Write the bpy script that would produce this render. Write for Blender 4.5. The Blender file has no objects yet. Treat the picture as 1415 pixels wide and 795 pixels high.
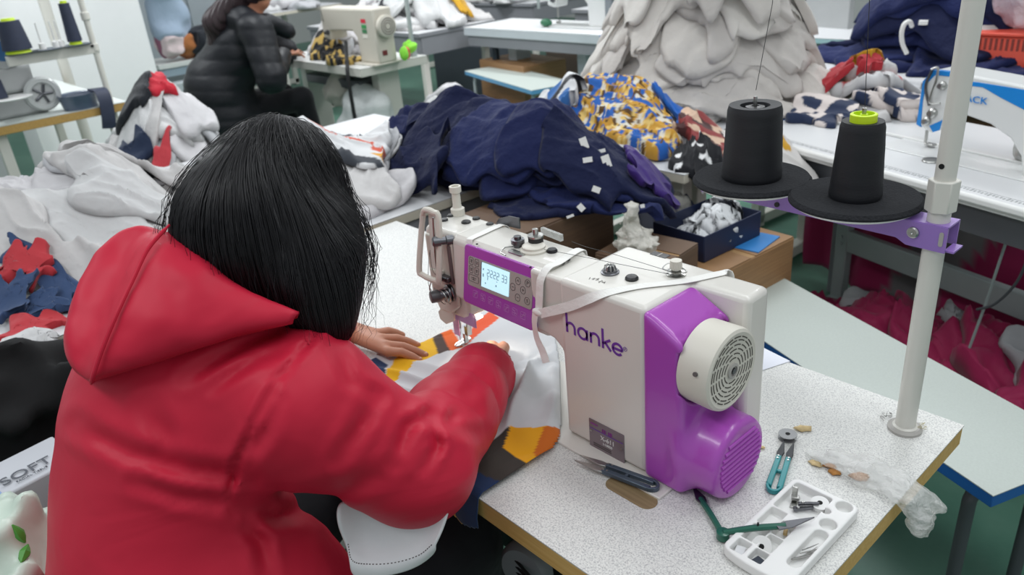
import bpy, bmesh, math, random
import numpy as np
from mathutils import Vector, Matrix, Euler

# ------------------------------------------------------------------ camera, sky, lamps, exposure
T = 0.76                                    # height of the work table above the floor
F = 1077.766
CAM = np.array([0.293434, -0.514973, 0.740882])      # measured from the table top
ROT = (1.129145, 0.081035, 0.826875)
sc = bpy.context.scene
COL = sc.collection
cd = bpy.data.cameras.new('camera')
cam = bpy.data.objects.new('camera', cd)
COL.objects.link(cam)
cam.location = (CAM[0], CAM[1], CAM[2] + T)
cam.rotation_euler = ROT
cd.sensor_width = 36.0
cd.lens = F / 1415 * 36.0
cd.clip_start = 0.02
cd.clip_end = 60
cd.dof.use_dof = True
cd.dof.focus_distance = 1.05
cd.dof.aperture_fstop = 7.0
sc.camera = cam
vs = sc.view_settings
vs.view_transform = 'Standard'
vs.look = 'None'
vs.exposure = -0.08
vs.gamma = 1.0
vs.use_curve_mapping = False
wd = bpy.data.worlds.new('daylight')
sc.world = wd
wd.use_nodes = True
wd.node_tree.nodes['Background'].inputs[0].default_value = (0.90, 0.96, 1.0, 1)
wd.node_tree.nodes['Background'].inputs[1].default_value = 0.50


def area(loc, size, sy, power, color=(0.95, 0.98, 1.0), rot=(0, 0, 0)):
    d = bpy.data.lights.new('ceiling_tube_light', 'AREA')
    d.shape = 'RECTANGLE'
    d.size = size
    d.size_y = sy
    d.energy = power
    d.color = color
    o = bpy.data.objects.new('ceiling_tube_light', d)
    o.location = loc
    o.rotation_euler = rot
    COL.objects.link(o)
    return o


# rows of fluorescent tubes under the (unseen) ceiling
for lx, ly, p in ((0.1, 0.9, 16), (-0.6, -1.3, 16), (-2.2, 1.2, 13), (-3.9, 1.6, 40), (-1.4, 3.4, 38), (-3.6, 4.2, 50),
                  (-5.8, 0.2, 52), (-6.0, 3.4, 46), (-2.0, -1.2, 11), (0.9, 0.1, 9)):
    area((lx, ly, 2.85), 1.6, 0.35, p)


# ------------------------------------------------------------------ helpers
def raydir(px, py):
    d = Euler(ROT).to_matrix() @ Vector(((px - 707.5) / F, -(py - 397.5) / F, -1))
    return np.array(d)


def at(px, py, axis, v):
    """the point of the sight line through a photo pixel on the plane axis = v (table-top frame)"""
    d = raydir(px, py)
    k = 'xyz'.index(axis)
    return CAM + d * ((v - CAM[k]) / d[k])


def atd(px, py, dist):
    d = raydir(px, py)
    return CAM + d / np.linalg.norm(d) * dist


def lin(h):
    h = h.lstrip('#')
    c = [int(h[i:i + 2], 16) / 255 for i in (0, 2, 4)]
    return tuple(x / 12.92 if x <= 0.04045 else ((x + 0.055) / 1.055) ** 2.4 for x in c) + (1,)


class N:
    """small node helper"""
    def __init__(s, name):
        s.m = bpy.data.materials.new(name)
        s.m.use_nodes = True
        s.t = s.m.node_tree
        s.b = s.t.nodes['Principled BSDF']

    def new(s, typ, **k):
        n = s.t.nodes.new(typ)
        for a, v in k.items():
            if a.startswith('i_'):
                key = a[2:].replace('_', ' ')
                n.inputs[int(key) if key.isdigit() else key].default_value = v
            else:
                setattr(n, a, v)
        return n

    def link(s, a, b):
        s.t.links.new(a, b)

    def coord(s, kind='Object', scale=(1, 1, 1)):
        tc = s.new('ShaderNodeTexCoord')
        mp = s.new('ShaderNodeMapping')
        mp.inputs['Scale'].default_value = scale
        s.link(tc.outputs[kind], mp.inputs[0])
        return mp.outputs[0]

    def noise(s, vec, scale, detail=3, rough=0.5):
        n = s.new('ShaderNodeTexNoise')
        n.inputs['Scale'].default_value = scale
        n.inputs['Detail'].default_value = detail
        n.inputs['Roughness'].default_value = rough
        s.link(vec, n.inputs['Vector'])
        return n.outputs[0]

    def ramp(s, fac, stops, interp='LINEAR'):
        r = s.new('ShaderNodeValToRGB')
        r.color_ramp.interpolation = interp
        e = r.color_ramp.elements
        while len(e) < len(stops):
            e.new(0.5)
        for x, (p, c) in zip(e, stops):
            x.position = p
            x.color = lin(c) if isinstance(c, str) else (c, c, c, 1)
        s.link(fac, r.inputs[0])
        return r.outputs[0]

    def bump(s, h, strength, dist=0.01):
        b = s.new('ShaderNodeBump')
        b.inputs['Strength'].default_value = strength
        b.inputs['Distance'].default_value = dist
        s.link(h, b.inputs['Height'])
        s.link(b.outputs[0], s.b.inputs['Normal'])
        return b

    def mix(s, fac, a, b, mode='MIX'):
        n = s.new('ShaderNodeMix', data_type='RGBA', blend_type=mode)
        for i, v in ((0, fac), (6, a), (7, b)):
            if isinstance(v, (int, float)):
                n.inputs[i].default_value = v
            elif isinstance(v, (tuple, str)):
                n.inputs[i].default_value = lin(v) if isinstance(v, str) else v
            else:
                s.link(v, n.inputs[i])
        return n.outputs[2]


def simple(name, hexc, rough=0.5, metal=0.0, var=0.06, scale=12, bump=0.0, bscale=80, spec=0.5, coat=0.0, sheen=0.0):
    n = N(name)
    v = n.coord()
    c = lin(hexc)
    nz = n.noise(v, scale, 4)
    lo = tuple(max(0, x * (1 - var)) for x in c[:3]) + (1,)
    hi = tuple(min(1, x * (1 + var)) for x in c[:3]) + (1,)
    n.link(n.mix(nz, lo, hi), n.b.inputs['Base Color'])
    n.b.inputs['Roughness'].default_value = rough
    n.b.inputs['Metallic'].default_value = metal
    n.b.inputs['Specular IOR Level'].default_value = spec
    n.b.inputs['Coat Weight'].default_value = coat
    n.b.inputs['Sheen Weight'].default_value = sheen
    if bump:
        n.bump(n.noise(v, bscale, 3), bump, 0.004)
    return n.m


def fabric(name, hexc, rough=0.85, wr=0.35, wscale=9, weave=0.12, var=0.07, sheen=0.15, spec=0.2):
    n = N(name)
    v = n.coord()
    c = lin(hexc)
    nz = n.noise(v, 5, 4)
    lo = tuple(max(0, x * (1 - var)) for x in c[:3]) + (1,)
    hi = tuple(min(1, x * (1 + var)) for x in c[:3]) + (1,)
    n.link(n.mix(nz, lo, hi), n.b.inputs['Base Color'])
    n.b.inputs['Roughness'].default_value = rough
    n.b.inputs['Sheen Weight'].default_value = sheen
    n.b.inputs['Specular IOR Level'].default_value = spec
    big = n.noise(v, wscale, 3, 0.55)
    fine = n.noise(v, 420, 1)
    ad = n.new('ShaderNodeMath', operation='MULTIPLY_ADD')
    n.link(fine, ad.inputs[0])
    ad.inputs[1].default_value = weave * 0.06
    n.link(big, ad.inputs[2])
    n.bump(ad.outputs[0], wr, 0.03)
    return n.m


class MB:
    """collects shapes into one mesh; coordinates are in the table-top frame unless the part is built about its thing's origin"""
    def __init__(s):
        s.v = []
        s.f = []
        s.M = Matrix.Identity(4)

    def add(s, vs, fs):
        o = len(s.v)
        for p in vs:
            s.v.append(tuple(s.M @ Vector(p)))
        for f in fs:
            s.f.append(tuple(i + o for i in f))
        return s

    def box(s, c, d, rz=0.0, R=None):
        h = [x / 2 for x in d]
        m = (R or Matrix.Rotation(rz, 3, 'Z'))
        vs = [Vector(c) + m @ Vector((sx * h[0], sy * h[1], sz * h[2])) for sz in (-1, 1) for sy in (-1, 1) for sx in (-1, 1)]
        return s.add(vs, [(0, 2, 3, 1), (4, 5, 7, 6), (0, 1, 5, 4), (2, 6, 7, 3), (0, 4, 6, 2), (1, 3, 7, 5)])

    def frame(s, a):
        a = Vector(a).normalized()
        u = a.cross(Vector((0, 0, 1)))
        if u.length < 1e-4:
            u = Vector((1, 0, 0))
        u.normalize()
        return u, a.cross(u)

    def cyl(s, p0, p1, r0, r1=None, n=24, cap=True, off=0.0):
        r1 = r0 if r1 is None else r1
        p0, p1 = Vector(p0), Vector(p1)
        u, w = s.frame(p1 - p0)
        vs = []
        for p, r in ((p0, r0), (p1, r1)):
            for i in range(n):
                t = 2 * math.pi * i / n + off
                vs.append(p + u * (r * math.cos(t)) + w * (r * math.sin(t)))
        fs = [(i, (i + 1) % n, n + (i + 1) % n, n + i) for i in range(n)]
        if cap:
            fs += [tuple(range(n - 1, -1, -1)), tuple(range(n, 2 * n))]
        return s.add(vs, fs)

    def lathe(s, p0, axis, prof, n=32):
        """prof: (radius, height along axis) pairs"""
        p0 = Vector(p0)
        ax = Vector(axis).normalized()
        u, w = s.frame(ax)
        vs = []
        for r, h in prof:
            for i in range(n):
                t = 2 * math.pi * i / n
                vs.append(p0 + ax * h + u * (r * math.cos(t)) + w * (r * math.sin(t)))
        fs = []
        for k in range(len(prof) - 1):
            for i in range(n):
                j = (i + 1) % n
                fs.append((k * n + i, k * n + j, (k + 1) * n + j, (k + 1) * n + i))
        if prof[0][0] > 1e-6:
            fs.append(tuple(range(n - 1, -1, -1)))
        if prof[-1][0] > 1e-6:
            fs.append(tuple(range((len(prof) - 1) * n, len(prof) * n)))
        return s.add(vs, fs)

    def tube(s, pts, r, n=8, closed=False):
        pts = [Vector(p) for p in pts]
        rs = r if isinstance(r, (list, tuple)) else [r] * len(pts)
        m = len(pts)
        vs = []
        u = None
        for i, p in enumerate(pts):
            if closed:
                d = pts[(i + 1) % m] - pts[i - 1]
            else:
                d = pts[min(i + 1, m - 1)] - pts[max(i - 1, 0)]
            d.normalize()
            if u is None:
                u, w = s.frame(d)
            else:
                u = (u - d * u.dot(d))
                u.normalize()
                w = d.cross(u)
            for k in range(n):
                t = 2 * math.pi * k / n
                vs.append(p + (u * math.cos(t) + w * math.sin(t)) * rs[i])
        fs = []
        for i in range(m if closed else m - 1):
            j = (i + 1) % m
            for k in range(n):
                l = (k + 1) % n
                fs.append((i * n + k, i * n + l, j * n + l, j * n + k))
        if not closed:
            fs += [tuple(range(n - 1, -1, -1)), tuple(range((m - 1) * n, m * n))]
        return s.add(vs, fs)

    def prism(s, poly, o, ex, ey, ez, depth):
        """2-D outline in the plane (ex, ey) at o, pushed along ez by depth"""
        o, ex, ey, ez = (Vector(x) for x in (o, ex, ey, ez))
        n = len(poly)
        vs = [o + ex * a + ey * b for a, b in poly] + [o + ex * a + ey * b + ez * depth for a, b in poly]
        fs = [(i, (i + 1) % n, n + (i + 1) % n, n + i) for i in range(n)]
        fs += [tuple(range(n - 1, -1, -1)), tuple(range(n, 2 * n))]
        return s.add(vs, fs)

    def ribbon(s, pts, nrm, width, thick):
        """flat band along pts, lying against surfaces with normals nrm"""
        pts = [Vector(p) for p in pts]
        m = len(pts)
        vs = []
        for i, p in enumerate(pts):
            d = (pts[min(i + 1, m - 1)] - pts[max(i - 1, 0)]).normalized()
            nn = Vector(nrm[i] if isinstance(nrm[0], (tuple, list, Vector)) else nrm).normalized()
            sd = d.cross(nn).normalized() * (width / 2)
            for a, b in ((-1, 0), (1, 0), (1, 1), (-1, 1)):
                vs.append(p + sd * a + nn * (thick * b))
        fs = []
        for i in range(m - 1):
            for k in range(4):
                l = (k + 1) % 4
                fs.append((i * 4 + k, i * 4 + l, i * 4 + 4 + l, i * 4 + 4 + k))
        fs += [(3, 2, 1, 0), tuple(range(m * 4 - 4, m * 4))]
        return s.add(vs, fs)

    def ball(s, c, r, n=16, m=10, sc=(1, 1, 1)):
        prof = [(r * math.sin(math.pi * i / m), -r * math.cos(math.pi * i / m)) for i in range(m + 1)]
        prof[0] = (0.0, -r)
        prof[-1] = (0.0, r)
        t = MB().lathe((0, 0, 0), (0, 0, 1), prof, n)
        return s.add([(c[0] + a * sc[0], c[1] + b * sc[1], c[2] + d * sc[2]) for a, b, d in t.v], t.f)


def rrect(w, h, r, n=5):
    """rounded rectangle outline centred on 0"""
    out = []
    for cx, cy, a0 in ((w / 2 - r, h / 2 - r, 0), (-w / 2 + r, h / 2 - r, 90), (-w / 2 + r, -h / 2 + r, 180), (w / 2 - r, -h / 2 + r, 270)):
        for i in range(n + 1):
            t = math.radians(a0 + 90 * i / n)
            out.append((cx + r * math.cos(t), cy + r * math.sin(t)))
    return out


def spline(pts, n=8):
    """Catmull-Rom through pts"""
    P = [np.array(p, float) for p in pts]
    P = [2 * P[0] - P[1]] + P + [2 * P[-1] - P[-2]]
    out = []
    for i in range(1, len(P) - 2):
        for k in range(n):
            t = k / n
            a, b, c, d = P[i - 1], P[i], P[i + 1], P[i + 2]
            out.append(0.5 * ((2 * b) + (c - a) * t + (2 * a - 5 * b + 4 * c - d) * t * t + (3 * b - a - 3 * c + d) * t ** 3))
    out.append(P[-2])
    return [tuple(x) for x in out]


def tag(o, label=None, cat=None, group=None, kind=None):
    if label:
        o['label'] = label
    if cat:
        o['category'] = cat
    if group:
        o['group'] = group
    if kind:
        o['kind'] = kind
    return o


def thing(name, label, cat, loc, group=None, rz=0.0):
    """an Empty at the thing's base (table-top frame) that parents its parts"""
    o = bpy.data.objects.new(name, None)
    COL.objects.link(o)
    o.empty_display_size = 0.05
    o.location = (loc[0], loc[1], loc[2] + T)
    o.rotation_euler = (0, 0, rz)
    return tag(o, label, cat, group)


def wloc(o):
    p = Vector((0, 0, 0))
    while o is not None:
        p += Vector(o.location)
        o = o.parent
    return p


def part(name, mb, mat, parent=None, bevel=0.0, smooth=35, local=False, seg=2, sub=0, label=None):
    """links mb as one mesh object; local=True: mb is built about the parent's origin"""
    me = bpy.data.meshes.new(name)
    off = Vector((0, 0, 0)) if local else Vector((0, 0, T)) - (wloc(parent) if parent else Vector((0, 0, 0)))
    if isinstance(mb, tuple):
        V, Fc = mb
        V = np.asarray(V, float) + np.array(off)
        me.from_pydata(V.tolist(), [], [tuple(f) for f in Fc])
    else:
        me.from_pydata([tuple(Vector(p) + off) for p in mb.v], [], mb.f)
    me.validate()
    bm = bmesh.new()
    bm.from_mesh(me)
    bmesh.ops.recalc_face_normals(bm, faces=bm.faces)
    bm.to_mesh(me)
    bm.free()
    for p in me.polygons:
        p.use_smooth = True
    if smooth < 180:
        me.set_sharp_from_angle(angle=math.radians(smooth))
    if mat is not None:
        for m in (mat if isinstance(mat, (list, tuple)) else [mat]):
            me.materials.append(m)
    o = bpy.data.objects.new(name, me)
    COL.objects.link(o)
    if parent:
        o.parent = parent
    if bevel:
        b = o.modifiers.new('bevel', 'BEVEL')
        b.width = bevel
        b.segments = seg
        b.limit_method = 'ANGLE'
        b.angle_limit = math.radians(40)
    if sub:
        b = o.modifiers.new('sub', 'SUBSURF')
        b.levels = sub
        b.render_levels = sub
    if label:
        o['label'] = label
    return o


def solo(name, mb, mat, label, cat, group=None, **k):
    return tag(part(name, mb, mat, None, **k), label, cat, group)


def struct(name, mb, mat, **k):
    return tag(part(name, mb, mat, None, **k), kind='structure')


def copytree(o, parent=None):
    c = o.copy()
    COL.objects.link(c)
    if parent:
        c.parent = parent
    for ch in list(o.children):
        copytree(ch, c)
    return c


def surfnet(f, lo, hi, h):
    """surface nets: the zero level of f as quads"""
    lo = np.array(lo, float)
    n = np.ceil((np.array(hi) - lo) / h).astype(int) + 1
    X, Y, Z = np.meshgrid(*[lo[i] + h * np.arange(n[i]) for i in range(3)], indexing='ij')
    D = f(X, Y, Z)
    D = np.where(np.abs(D) < 1e-9, 1e-9, D)
    m = n - 1
    acc = np.zeros(tuple(m) + (3,))
    cnt = np.zeros(tuple(m))

    def corner(i, j, k):
        return D[i:i + m[0], j:j + m[1], k:k + m[2]]
    for ax in range(3):
        o1, o2 = [a for a in range(3) if a != ax]
        for b1 in (0, 1):
            for b2 in (0, 1):
                c0 = [0, 0, 0]
                c0[o1], c0[o2] = b1, b2
                c1 = list(c0)
                c1[ax] = 1
                a, b = corner(*c0), corner(*c1)
                x = (a < 0) != (b < 0)
                t = np.where(x, a / np.where(x, a - b, 1), 0)
                cnt += x
                acc[..., ax] += np.where(x, t, 0)
                acc[..., o1] += x * b1
                acc[..., o2] += x * b2
    mask = cnt > 0
    idx = -np.ones(tuple(m), int)
    idx[mask] = np.arange(mask.sum())
    ijk = np.argwhere(mask)
    V = lo + h * (ijk + acc[mask] / cnt[mask][:, None])
    Fc = []
    for ax in range(3):
        o1, o2 = [a for a in range(3) if a != ax]
        sl0 = [slice(None)] * 3
        sl1 = [slice(None)] * 3
        sl0[ax] = slice(0, -1)
        sl1[ax] = slice(1, None)
        x = (D[tuple(sl0)] < 0) != (D[tuple(sl1)] < 0)
        e = np.argwhere(x)
        ok = (e[:, o1] > 0) & (e[:, o2] > 0) & (e[:, o1] < m[o1]) & (e[:, o2] < m[o2])
        e = e[ok]
        q = []
        for b1, b2 in ((1, 1), (0, 1), (0, 0), (1, 0)):
            g = e.copy()
            g[:, o1] -= b1
            g[:, o2] -= b2
            q.append(idx[g[:, 0], g[:, 1], g[:, 2]])
        Fc.append(np.stack(q, 1))
    return V, np.concatenate(Fc)


def cone(a, b, ra, rb, X, Y, Z, sq=None):
    """tapered capsule distance; sq = (direction, factor) flattens it"""
    a, b = np.array(a, float), np.array(b, float)
    d = b - a
    px, py, pz = X - a[0], Y - a[1], Z - a[2]
    t = np.clip((px * d[0] + py * d[1] + pz * d[2]) / (d @ d + 1e-12), 0, 1)
    qx, qy, qz = px - t * d[0], py - t * d[1], pz - t * d[2]
    if sq is not None:
        w = np.array(sq[0], float)
        w /= np.linalg.norm(w)
        s = (qx * w[0] + qy * w[1] + qz * w[2]) * (sq[1] - 1)
        qx, qy, qz = qx + s * w[0], qy + s * w[1], qz + s * w[2]
    return np.sqrt(qx * qx + qy * qy + qz * qz) - (ra + (rb - ra) * t)


def ell(c, r, X, Y, Z, R=None):
    p = np.stack([X - c[0], Y - c[1], Z - c[2]], -1)
    if R is not None:
        p = p @ np.array(R)
    r = np.array(r, float)
    k0 = np.sqrt(((p / r) ** 2).sum(-1))
    k1 = np.sqrt(((p / r ** 2) ** 2).sum(-1)) + 1e-9
    return k0 * (k0 - 1) / k1


def smin(a, b, k):
    h = np.clip(0.5 + 0.5 * (b - a) / k, 0, 1)
    return b * (1 - h) + a * h - k * h * (1 - h)


def smax(a, b, k):
    return -smin(-a, -b, k)


def vnoise(x, y, z=None, seed=0):
    """smooth value noise, -1..1"""
    z = np.zeros_like(x) if z is None else z
    xi, yi, zi = np.floor(x).astype(np.int64), np.floor(y).astype(np.int64), np.floor(z).astype(np.int64)
    fx, fy, fz = x - xi, y - yi, z - zi
    fx, fy, fz = (f * f * f * (f * (f * 6 - 15) + 10) for f in (fx, fy, fz))

    def hsh(i, j, k):
        n = (i * 374761393 + j * 668265263 + k * 1274126177 + seed * 974634391) & 0xffffffff
        n = ((n ^ (n >> 13)) * 1274126177) & 0xffffffff
        n = (n ^ (n >> 16)) & 0xffff
        return n / 32767.5 - 1
    r = 0
    for i in (0, 1):
        for j in (0, 1):
            for k in (0, 1):
                r = r + hsh(xi + i, yi + j, zi + k) * (fx if i else 1 - fx) * (fy if j else 1 - fy) * (fz if k else 1 - fz)
    return r


# ------------------------------------------------------------------ materials
def m_laminate():
    n = N('white speckled laminate')
    v = n.coord()
    a = n.noise(v, 420, 2, 0.7)
    c = n.ramp(a, [(0.34, '#adadad'), (0.50, '#d6d6d2'), (0.64, '#e0e0dc')])
    n.link(c, n.b.inputs['Base Color'])
    n.b.inputs['Roughness'].default_value = 0.42
    n.bump(a, 0.12, 0.001)
    return n.m


def m_wood(name, c1, c2, scale=(3, 60, 60)):
    n = N(name)
    v = n.coord('Object', scale)
    n.link(n.ramp(n.noise(v, 3, 5, 0.6), [(0.3, c1), (0.7, c2)]), n.b.inputs['Base Color'])
    n.b.inputs['Roughness'].default_value = 0.55
    return n.m


def m_clear(name, tint='#ffffff', rough=0.15, alpha=0.35, bump=1.0):
    n = N(name)
    v = n.coord()
    n.b.inputs['Base Color'].default_value = lin(tint)
    n.b.inputs['Roughness'].default_value = rough
    n.b.inputs['Specular IOR Level'].default_value = 1.0
    n.b.inputs['Alpha'].default_value = alpha
    n.bump(n.noise(v, 90, 3, 0.6), bump, 0.01)
    return n.m


def m_emit(name, hexc, strength):
    n = N(name)
    n.b.inputs['Base Color'].default_value = lin(hexc)
    n.b.inputs['Emission Color'].default_value = lin(hexc)
    n.b.inputs['Emission Strength'].default_value = strength
    return n.m


LAM = m_laminate()
WOODEDGE = m_wood('pale wood edge band', '#c9a05a', '#d8b472')
CREAM = simple('cream enamel', '#d9d6cf', 0.32, var=0.03, coat=0.25)
CREAMD = simple('cream plastic', '#d2cec3', 0.45, var=0.03)
PURPLE = simple('purple plastic', '#a64bb2', 0.28, var=0.04, coat=0.3)
PURPLEM = simple('light purple painted steel', '#9473bd', 0.35, var=0.04, coat=0.2)
PINTEXT = simple('purple print', '#6a3a9c', 0.5)
STEEL = simple('brushed steel', '#b9b9b6', 0.28, 1.0, var=0.12, scale=60)
STEELD = simple('dark steel', '#6f7074', 0.35, 1.0, var=0.15, scale=60)
BLACK = simple('black plastic', '#17181a', 0.4, var=0.1)
DARKHOLE = simple('deep black', '#0b0b0c', 0.8)
GREY = simple('grey plastic', '#a7a49f', 0.45, var=0.04)
GREYD = simple('grey icon print', '#55504f', 0.6)
WHITEPL = simple('white plastic', '#e6e6e4', 0.38, var=0.03)
WHITEPAINT = simple('white painted steel', '#d6d4cc', 0.35, var=0.04)
TAPE = fabric('white cotton tape', '#e9e8e4', 0.8, wr=0.1, wscale=60)
GREENFLOOR = None


def m_floor():
    n = N('green painted concrete')
    v = n.coord()
    a = n.noise(v, 1.7, 5, 0.6)
    b = n.noise(v, 14, 5, 0.7)
    c = n.mix(b, '#3a6656', '#4f7d6a')
    c2 = n.mix(n.ramp(a, [(0.45, 0.0), (0.75, 1.0)]), c, '#5d8673')
    n.link(c2, n.b.inputs['Base Color'])
    n.b.inputs['Roughness'].default_value = 0.4
    n.bump(b, 0.05, 0.004)
    return n.m


def m_thread(name, hexc):
    n = N(name)
    v = n.coord('Object', (1, 1, 1))
    w = n.new('ShaderNodeTexWave', wave_type='BANDS', bands_direction='Z')
    w.inputs['Scale'].default_value = 160
    w.inputs['Distortion'].default_value = 1.2
    w.inputs['Detail'].default_value = 2
    n.link(v, w.inputs[0])
    c = lin(hexc)
    n.link(n.mix(n.noise(v, 30, 3), tuple(x * 0.8 for x in c[:3]) + (1,), tuple(x * 1.25 for x in c[:3]) + (1,)), n.b.inputs['Base Color'])
    n.b.inputs['Roughness'].default_value = 0.6
    n.bump(w.outputs[1], 0.15, 0.001)
    return n.m


BTHREAD = m_thread('black thread', '#101218')
NTHREAD = m_thread('dark navy thread', '#2c3348')

# ------------------------------------------------------------------ the setting
fl = MB().box((-4.5, 2.5, -T - 0.05), (14, 13, 0.1))
struct('floor', fl, m_floor())
WALLM = simple('off white wall paint', '#c9cac8', 0.8, var=0.03, scale=2)
struct('wall_back', MB().box((-4.5, 9.05, 0.74), (14, 0.1, 3.0)), WALLM)
struct('wall_left', MB().box((-11.55, 2.5, 0.74), (0.1, 13, 3.0)), WALLM)

# ------------------------------------------------------------------ the operator's table
tb = thing('sewing_table', 'white speckled sewing table with a pale wood edge under the purple and cream machine', 'table', (-0.745, 0.3, -T))
part('table_top', MB().box((-0.745, 0.3, -0.0185), (1.488, 0.598, 0.033)), WOODEDGE, tb, bevel=0.001, label='pale wood edge of the table top')
part('laminate', MB().box((-0.745, 0.3, -0.001), (1.49, 0.60, 0.002)), LAM, tb, label='white speckled table surface')
for sx in (-1.30, -0.2):
    for sy in (0.17, 0.46):
        part('leg', MB().box((sx, sy, -T / 2 - 0.018), (0.06, 0.04, T - 0.036)), WHITEPAINT, tb, bevel=0.004)
    part('foot_rail', MB().box((sx, 0.315, -T + 0.03), (0.06, 0.5, 0.05)), WHITEPAINT, tb, bevel=0.004)
part('cross_bar', MB().box((-0.75, 0.46, -0.5), (1.1, 0.03, 0.06)), WHITEPAINT, tb, bevel=0.003)
part('machine_recess', MB().prism([(x, y) for x, y in rrect(0.085, 0.03, 0.0149, 8)], (-0.272, 0.152, -0.0005), (1, 0, 0), (0, 1, 0), (0, 0, 1), 0.0012),
     m_wood('brown wooden recess', '#7d6a4c', '#94805e'), tb, label='oval brown cut-out beside the machine bed')

# ------------------------------------------------------------------ the sewing machine
sm = thing('sewing_machine', 'cream and purple lockstitch sewing machine with a lit display in front of the red jacket', 'sewing machine', (-0.5, 0.26, 0.0))
bed = MB().box((-0.548, 0.254, 0.0015), (0.63, 0.178, 0.005))
part('bed', bed, CREAM, sm, bevel=0.0015)
body = MB().prism([(-0.436, 0.193), (-0.277, 0.193), (-0.277, 0.297), (-0.19, 0.297), (-0.19, 0.348), (-0.436, 0.348)], (0, 0, 0.004), (1, 0, 0), (0, 1, 0), (0, 0, 1), 0.268)
part('body', body, CREAM, sm, bevel=0.009, seg=3)
neck = MB().prism([(-0.44, 0.15), (-0.425, 0.07), (-0.42, 0.268), (-0.50, 0.268), (-0.50, 0.163), (-0.475, 0.165), (-0.455, 0.162)][::1], (0, 0.197, 0), (1, 0, 0), (0, 0, 1), (0, 1, 0), 0.092)
part('neck', neck, CREAM, sm, bevel=0.006, seg=3)
arm = MB().prism([(0.198, 0.160), (0.290, 0.155), (0.292, 0.268), (0.285, 0.272), (0.216, 0.272), (0.206, 0.264)], (-0.698, 0, 0), (0, 1, 0), (0, 0, 1), (1, 0, 0), 0.23)
part('arm', arm, CREAM, sm, bevel=0.006, seg=3)
head = MB().prism([(-0.785, 0.265), (-0.775, 0.2708), (-0.690, 0.2708), (-0.682, 0.118), (-0.70, 0.108), (-0.765, 0.104), (-0.785, 0.125)], (0, 0.213, 0), (1, 0, 0), (0, 0, 1), (0, 1, 0), 0.08)
part('head', head, CREAM, sm, bevel=0.008, seg=3)
faceplate = MB().prism([(-0.775, 0.258), (-0.70, 0.258), (-0.70, 0.135), (-0.725, 0.115), (-0.758, 0.112), (-0.775, 0.14)], (0, 0.2125, 0), (1, 0, 0), (0, 0, 1), (0, -1, 0), 0.007)
part('face_plate', faceplate, CREAMD, sm, bevel=0.003)


# end cover with its motor bulge
def f_cover(X, Y, Z):
    def rb(c, h, r):
        q = [np.abs(a - b) - (d - r) for a, b, d in zip((X, Y, Z), c, h)]
        o = np.sqrt(sum(np.maximum(k, 0) ** 2 for k in q))
        return o + np.minimum(np.maximum(np.maximum(q[0], q[1]), q[2]), 0) - r
    b = rb((-0.247, 0.243, 0.1375), (0.034, 0.0545, 0.1345), 0.010)
    mot = np.maximum(np.sqrt((Y - 0.247) ** 2 + (Z - 0.060) ** 2) - 0.060, np.maximum(X + 0.163, -0.224 - X))
    mot = smax(np.sqrt((Y - 0.247) ** 2 + (Z - 0.060) ** 2) - 0.060, np.maximum(X + 0.160, -0.224 - X), 0.012)
    d = smin(b, mot, 0.022)
    d = smax(d, 0.001 - Z, 0.002)
    rim = np.sqrt((Y - 0.243) ** 2 + (Z - 0.197) ** 2) - 0.0605
    d = smax(d, -np.maximum(rim, -0.2225 - X), 0.004)
    for yy, zz in ((0.207, 0.252), (0.28, 0.252)):
        d = np.maximum(d, -np.maximum(np.sqrt((Y - yy) ** 2 + ((Z - zz) / 1.4) ** 2) - 0.0052, -0.225 - X))
    # the top slants down towards the end face
    d = smax(d, ((X + .280) * .50 + (Z - .273)) / 1.118, .012)
    return d


V, Fq = surfnet(f_cover, (-0.286, 0.174, -0.002), (-0.155, 0.314, 0.28), 0.0022)
ec = part('end_cover', (V, Fq), PURPLE, sm, smooth=180, label='purple plastic end cover with a round motor housing')
g = MB()
for k in range(10):
    zz = -0.036 + k * 0.008
    hw = math.sqrt(max(0.0, 0.0475 ** 2 - zz ** 2))
    g.cyl((-0.1603, 0.247 - hw, 0.060 + zz), (-0.1603, 0.247 + hw, 0.060 + zz), 0.0028, n=8)
part('motor_grille', g, PURPLE, sm)
# hand wheel
wy, wz = 0.241, 0.197
hw = part('hand_wheel', MB().lathe((-0.222, wy, wz), (1, 0, 0), [(0.048, 0), (0.0565, 0.001), (0.0575, 0.04), (0.056, 0.0455), (0.052, 0.0475), (0.049, 0.0465), (0.0, 0.0465)], 56), CREAMD, sm, label='round cream hand wheel with ring slots')
sl = MB()
for k, (r, nseg) in enumerate(((0.0175, 6), (0.0235, 8), (0.0295, 10), (0.0355, 12), (0.0415, 14), (0.046, 16))):
    for i in range(nseg):
        a0 = 2 * math.pi * (i + 0.1) / nseg
        a1 = 2 * math.pi * (i + 0.9) / nseg
        pts = [(-0.1754, wy + r * math.cos(a0 + (a1 - a0) * t / 6), wz + r * math.sin(a0 + (a1 - a0) * t / 6)) for t in range(7)]
        sl.ribbon(pts, (1, 0, 0), 0.0015, 0.0004)
part('vent_slot', sl, simple('slot shade', '#4d4a44', .8), hw)
part('hub', MB().lathe((-0.1755, wy, wz), (1, 0, 0), [(0.011, 0), (0.011, 0.002), (0.007, 0.003), (0.007, 0.001), (0.0, 0.001)], 24), GREY, hw, label='grey hub of the hand wheel')
part('hub_screw', MB().cyl((-0.1745, wy, wz), (-0.1722, wy, wz), 0.0045, n=6), STEELD, hw)
part('set_screw', MB().cyl((-0.192, wy - 0.055, wz + 0.014), (-0.192, wy - 0.0585, wz + 0.0155), 0.003, n=10), GREYD, hw)

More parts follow.
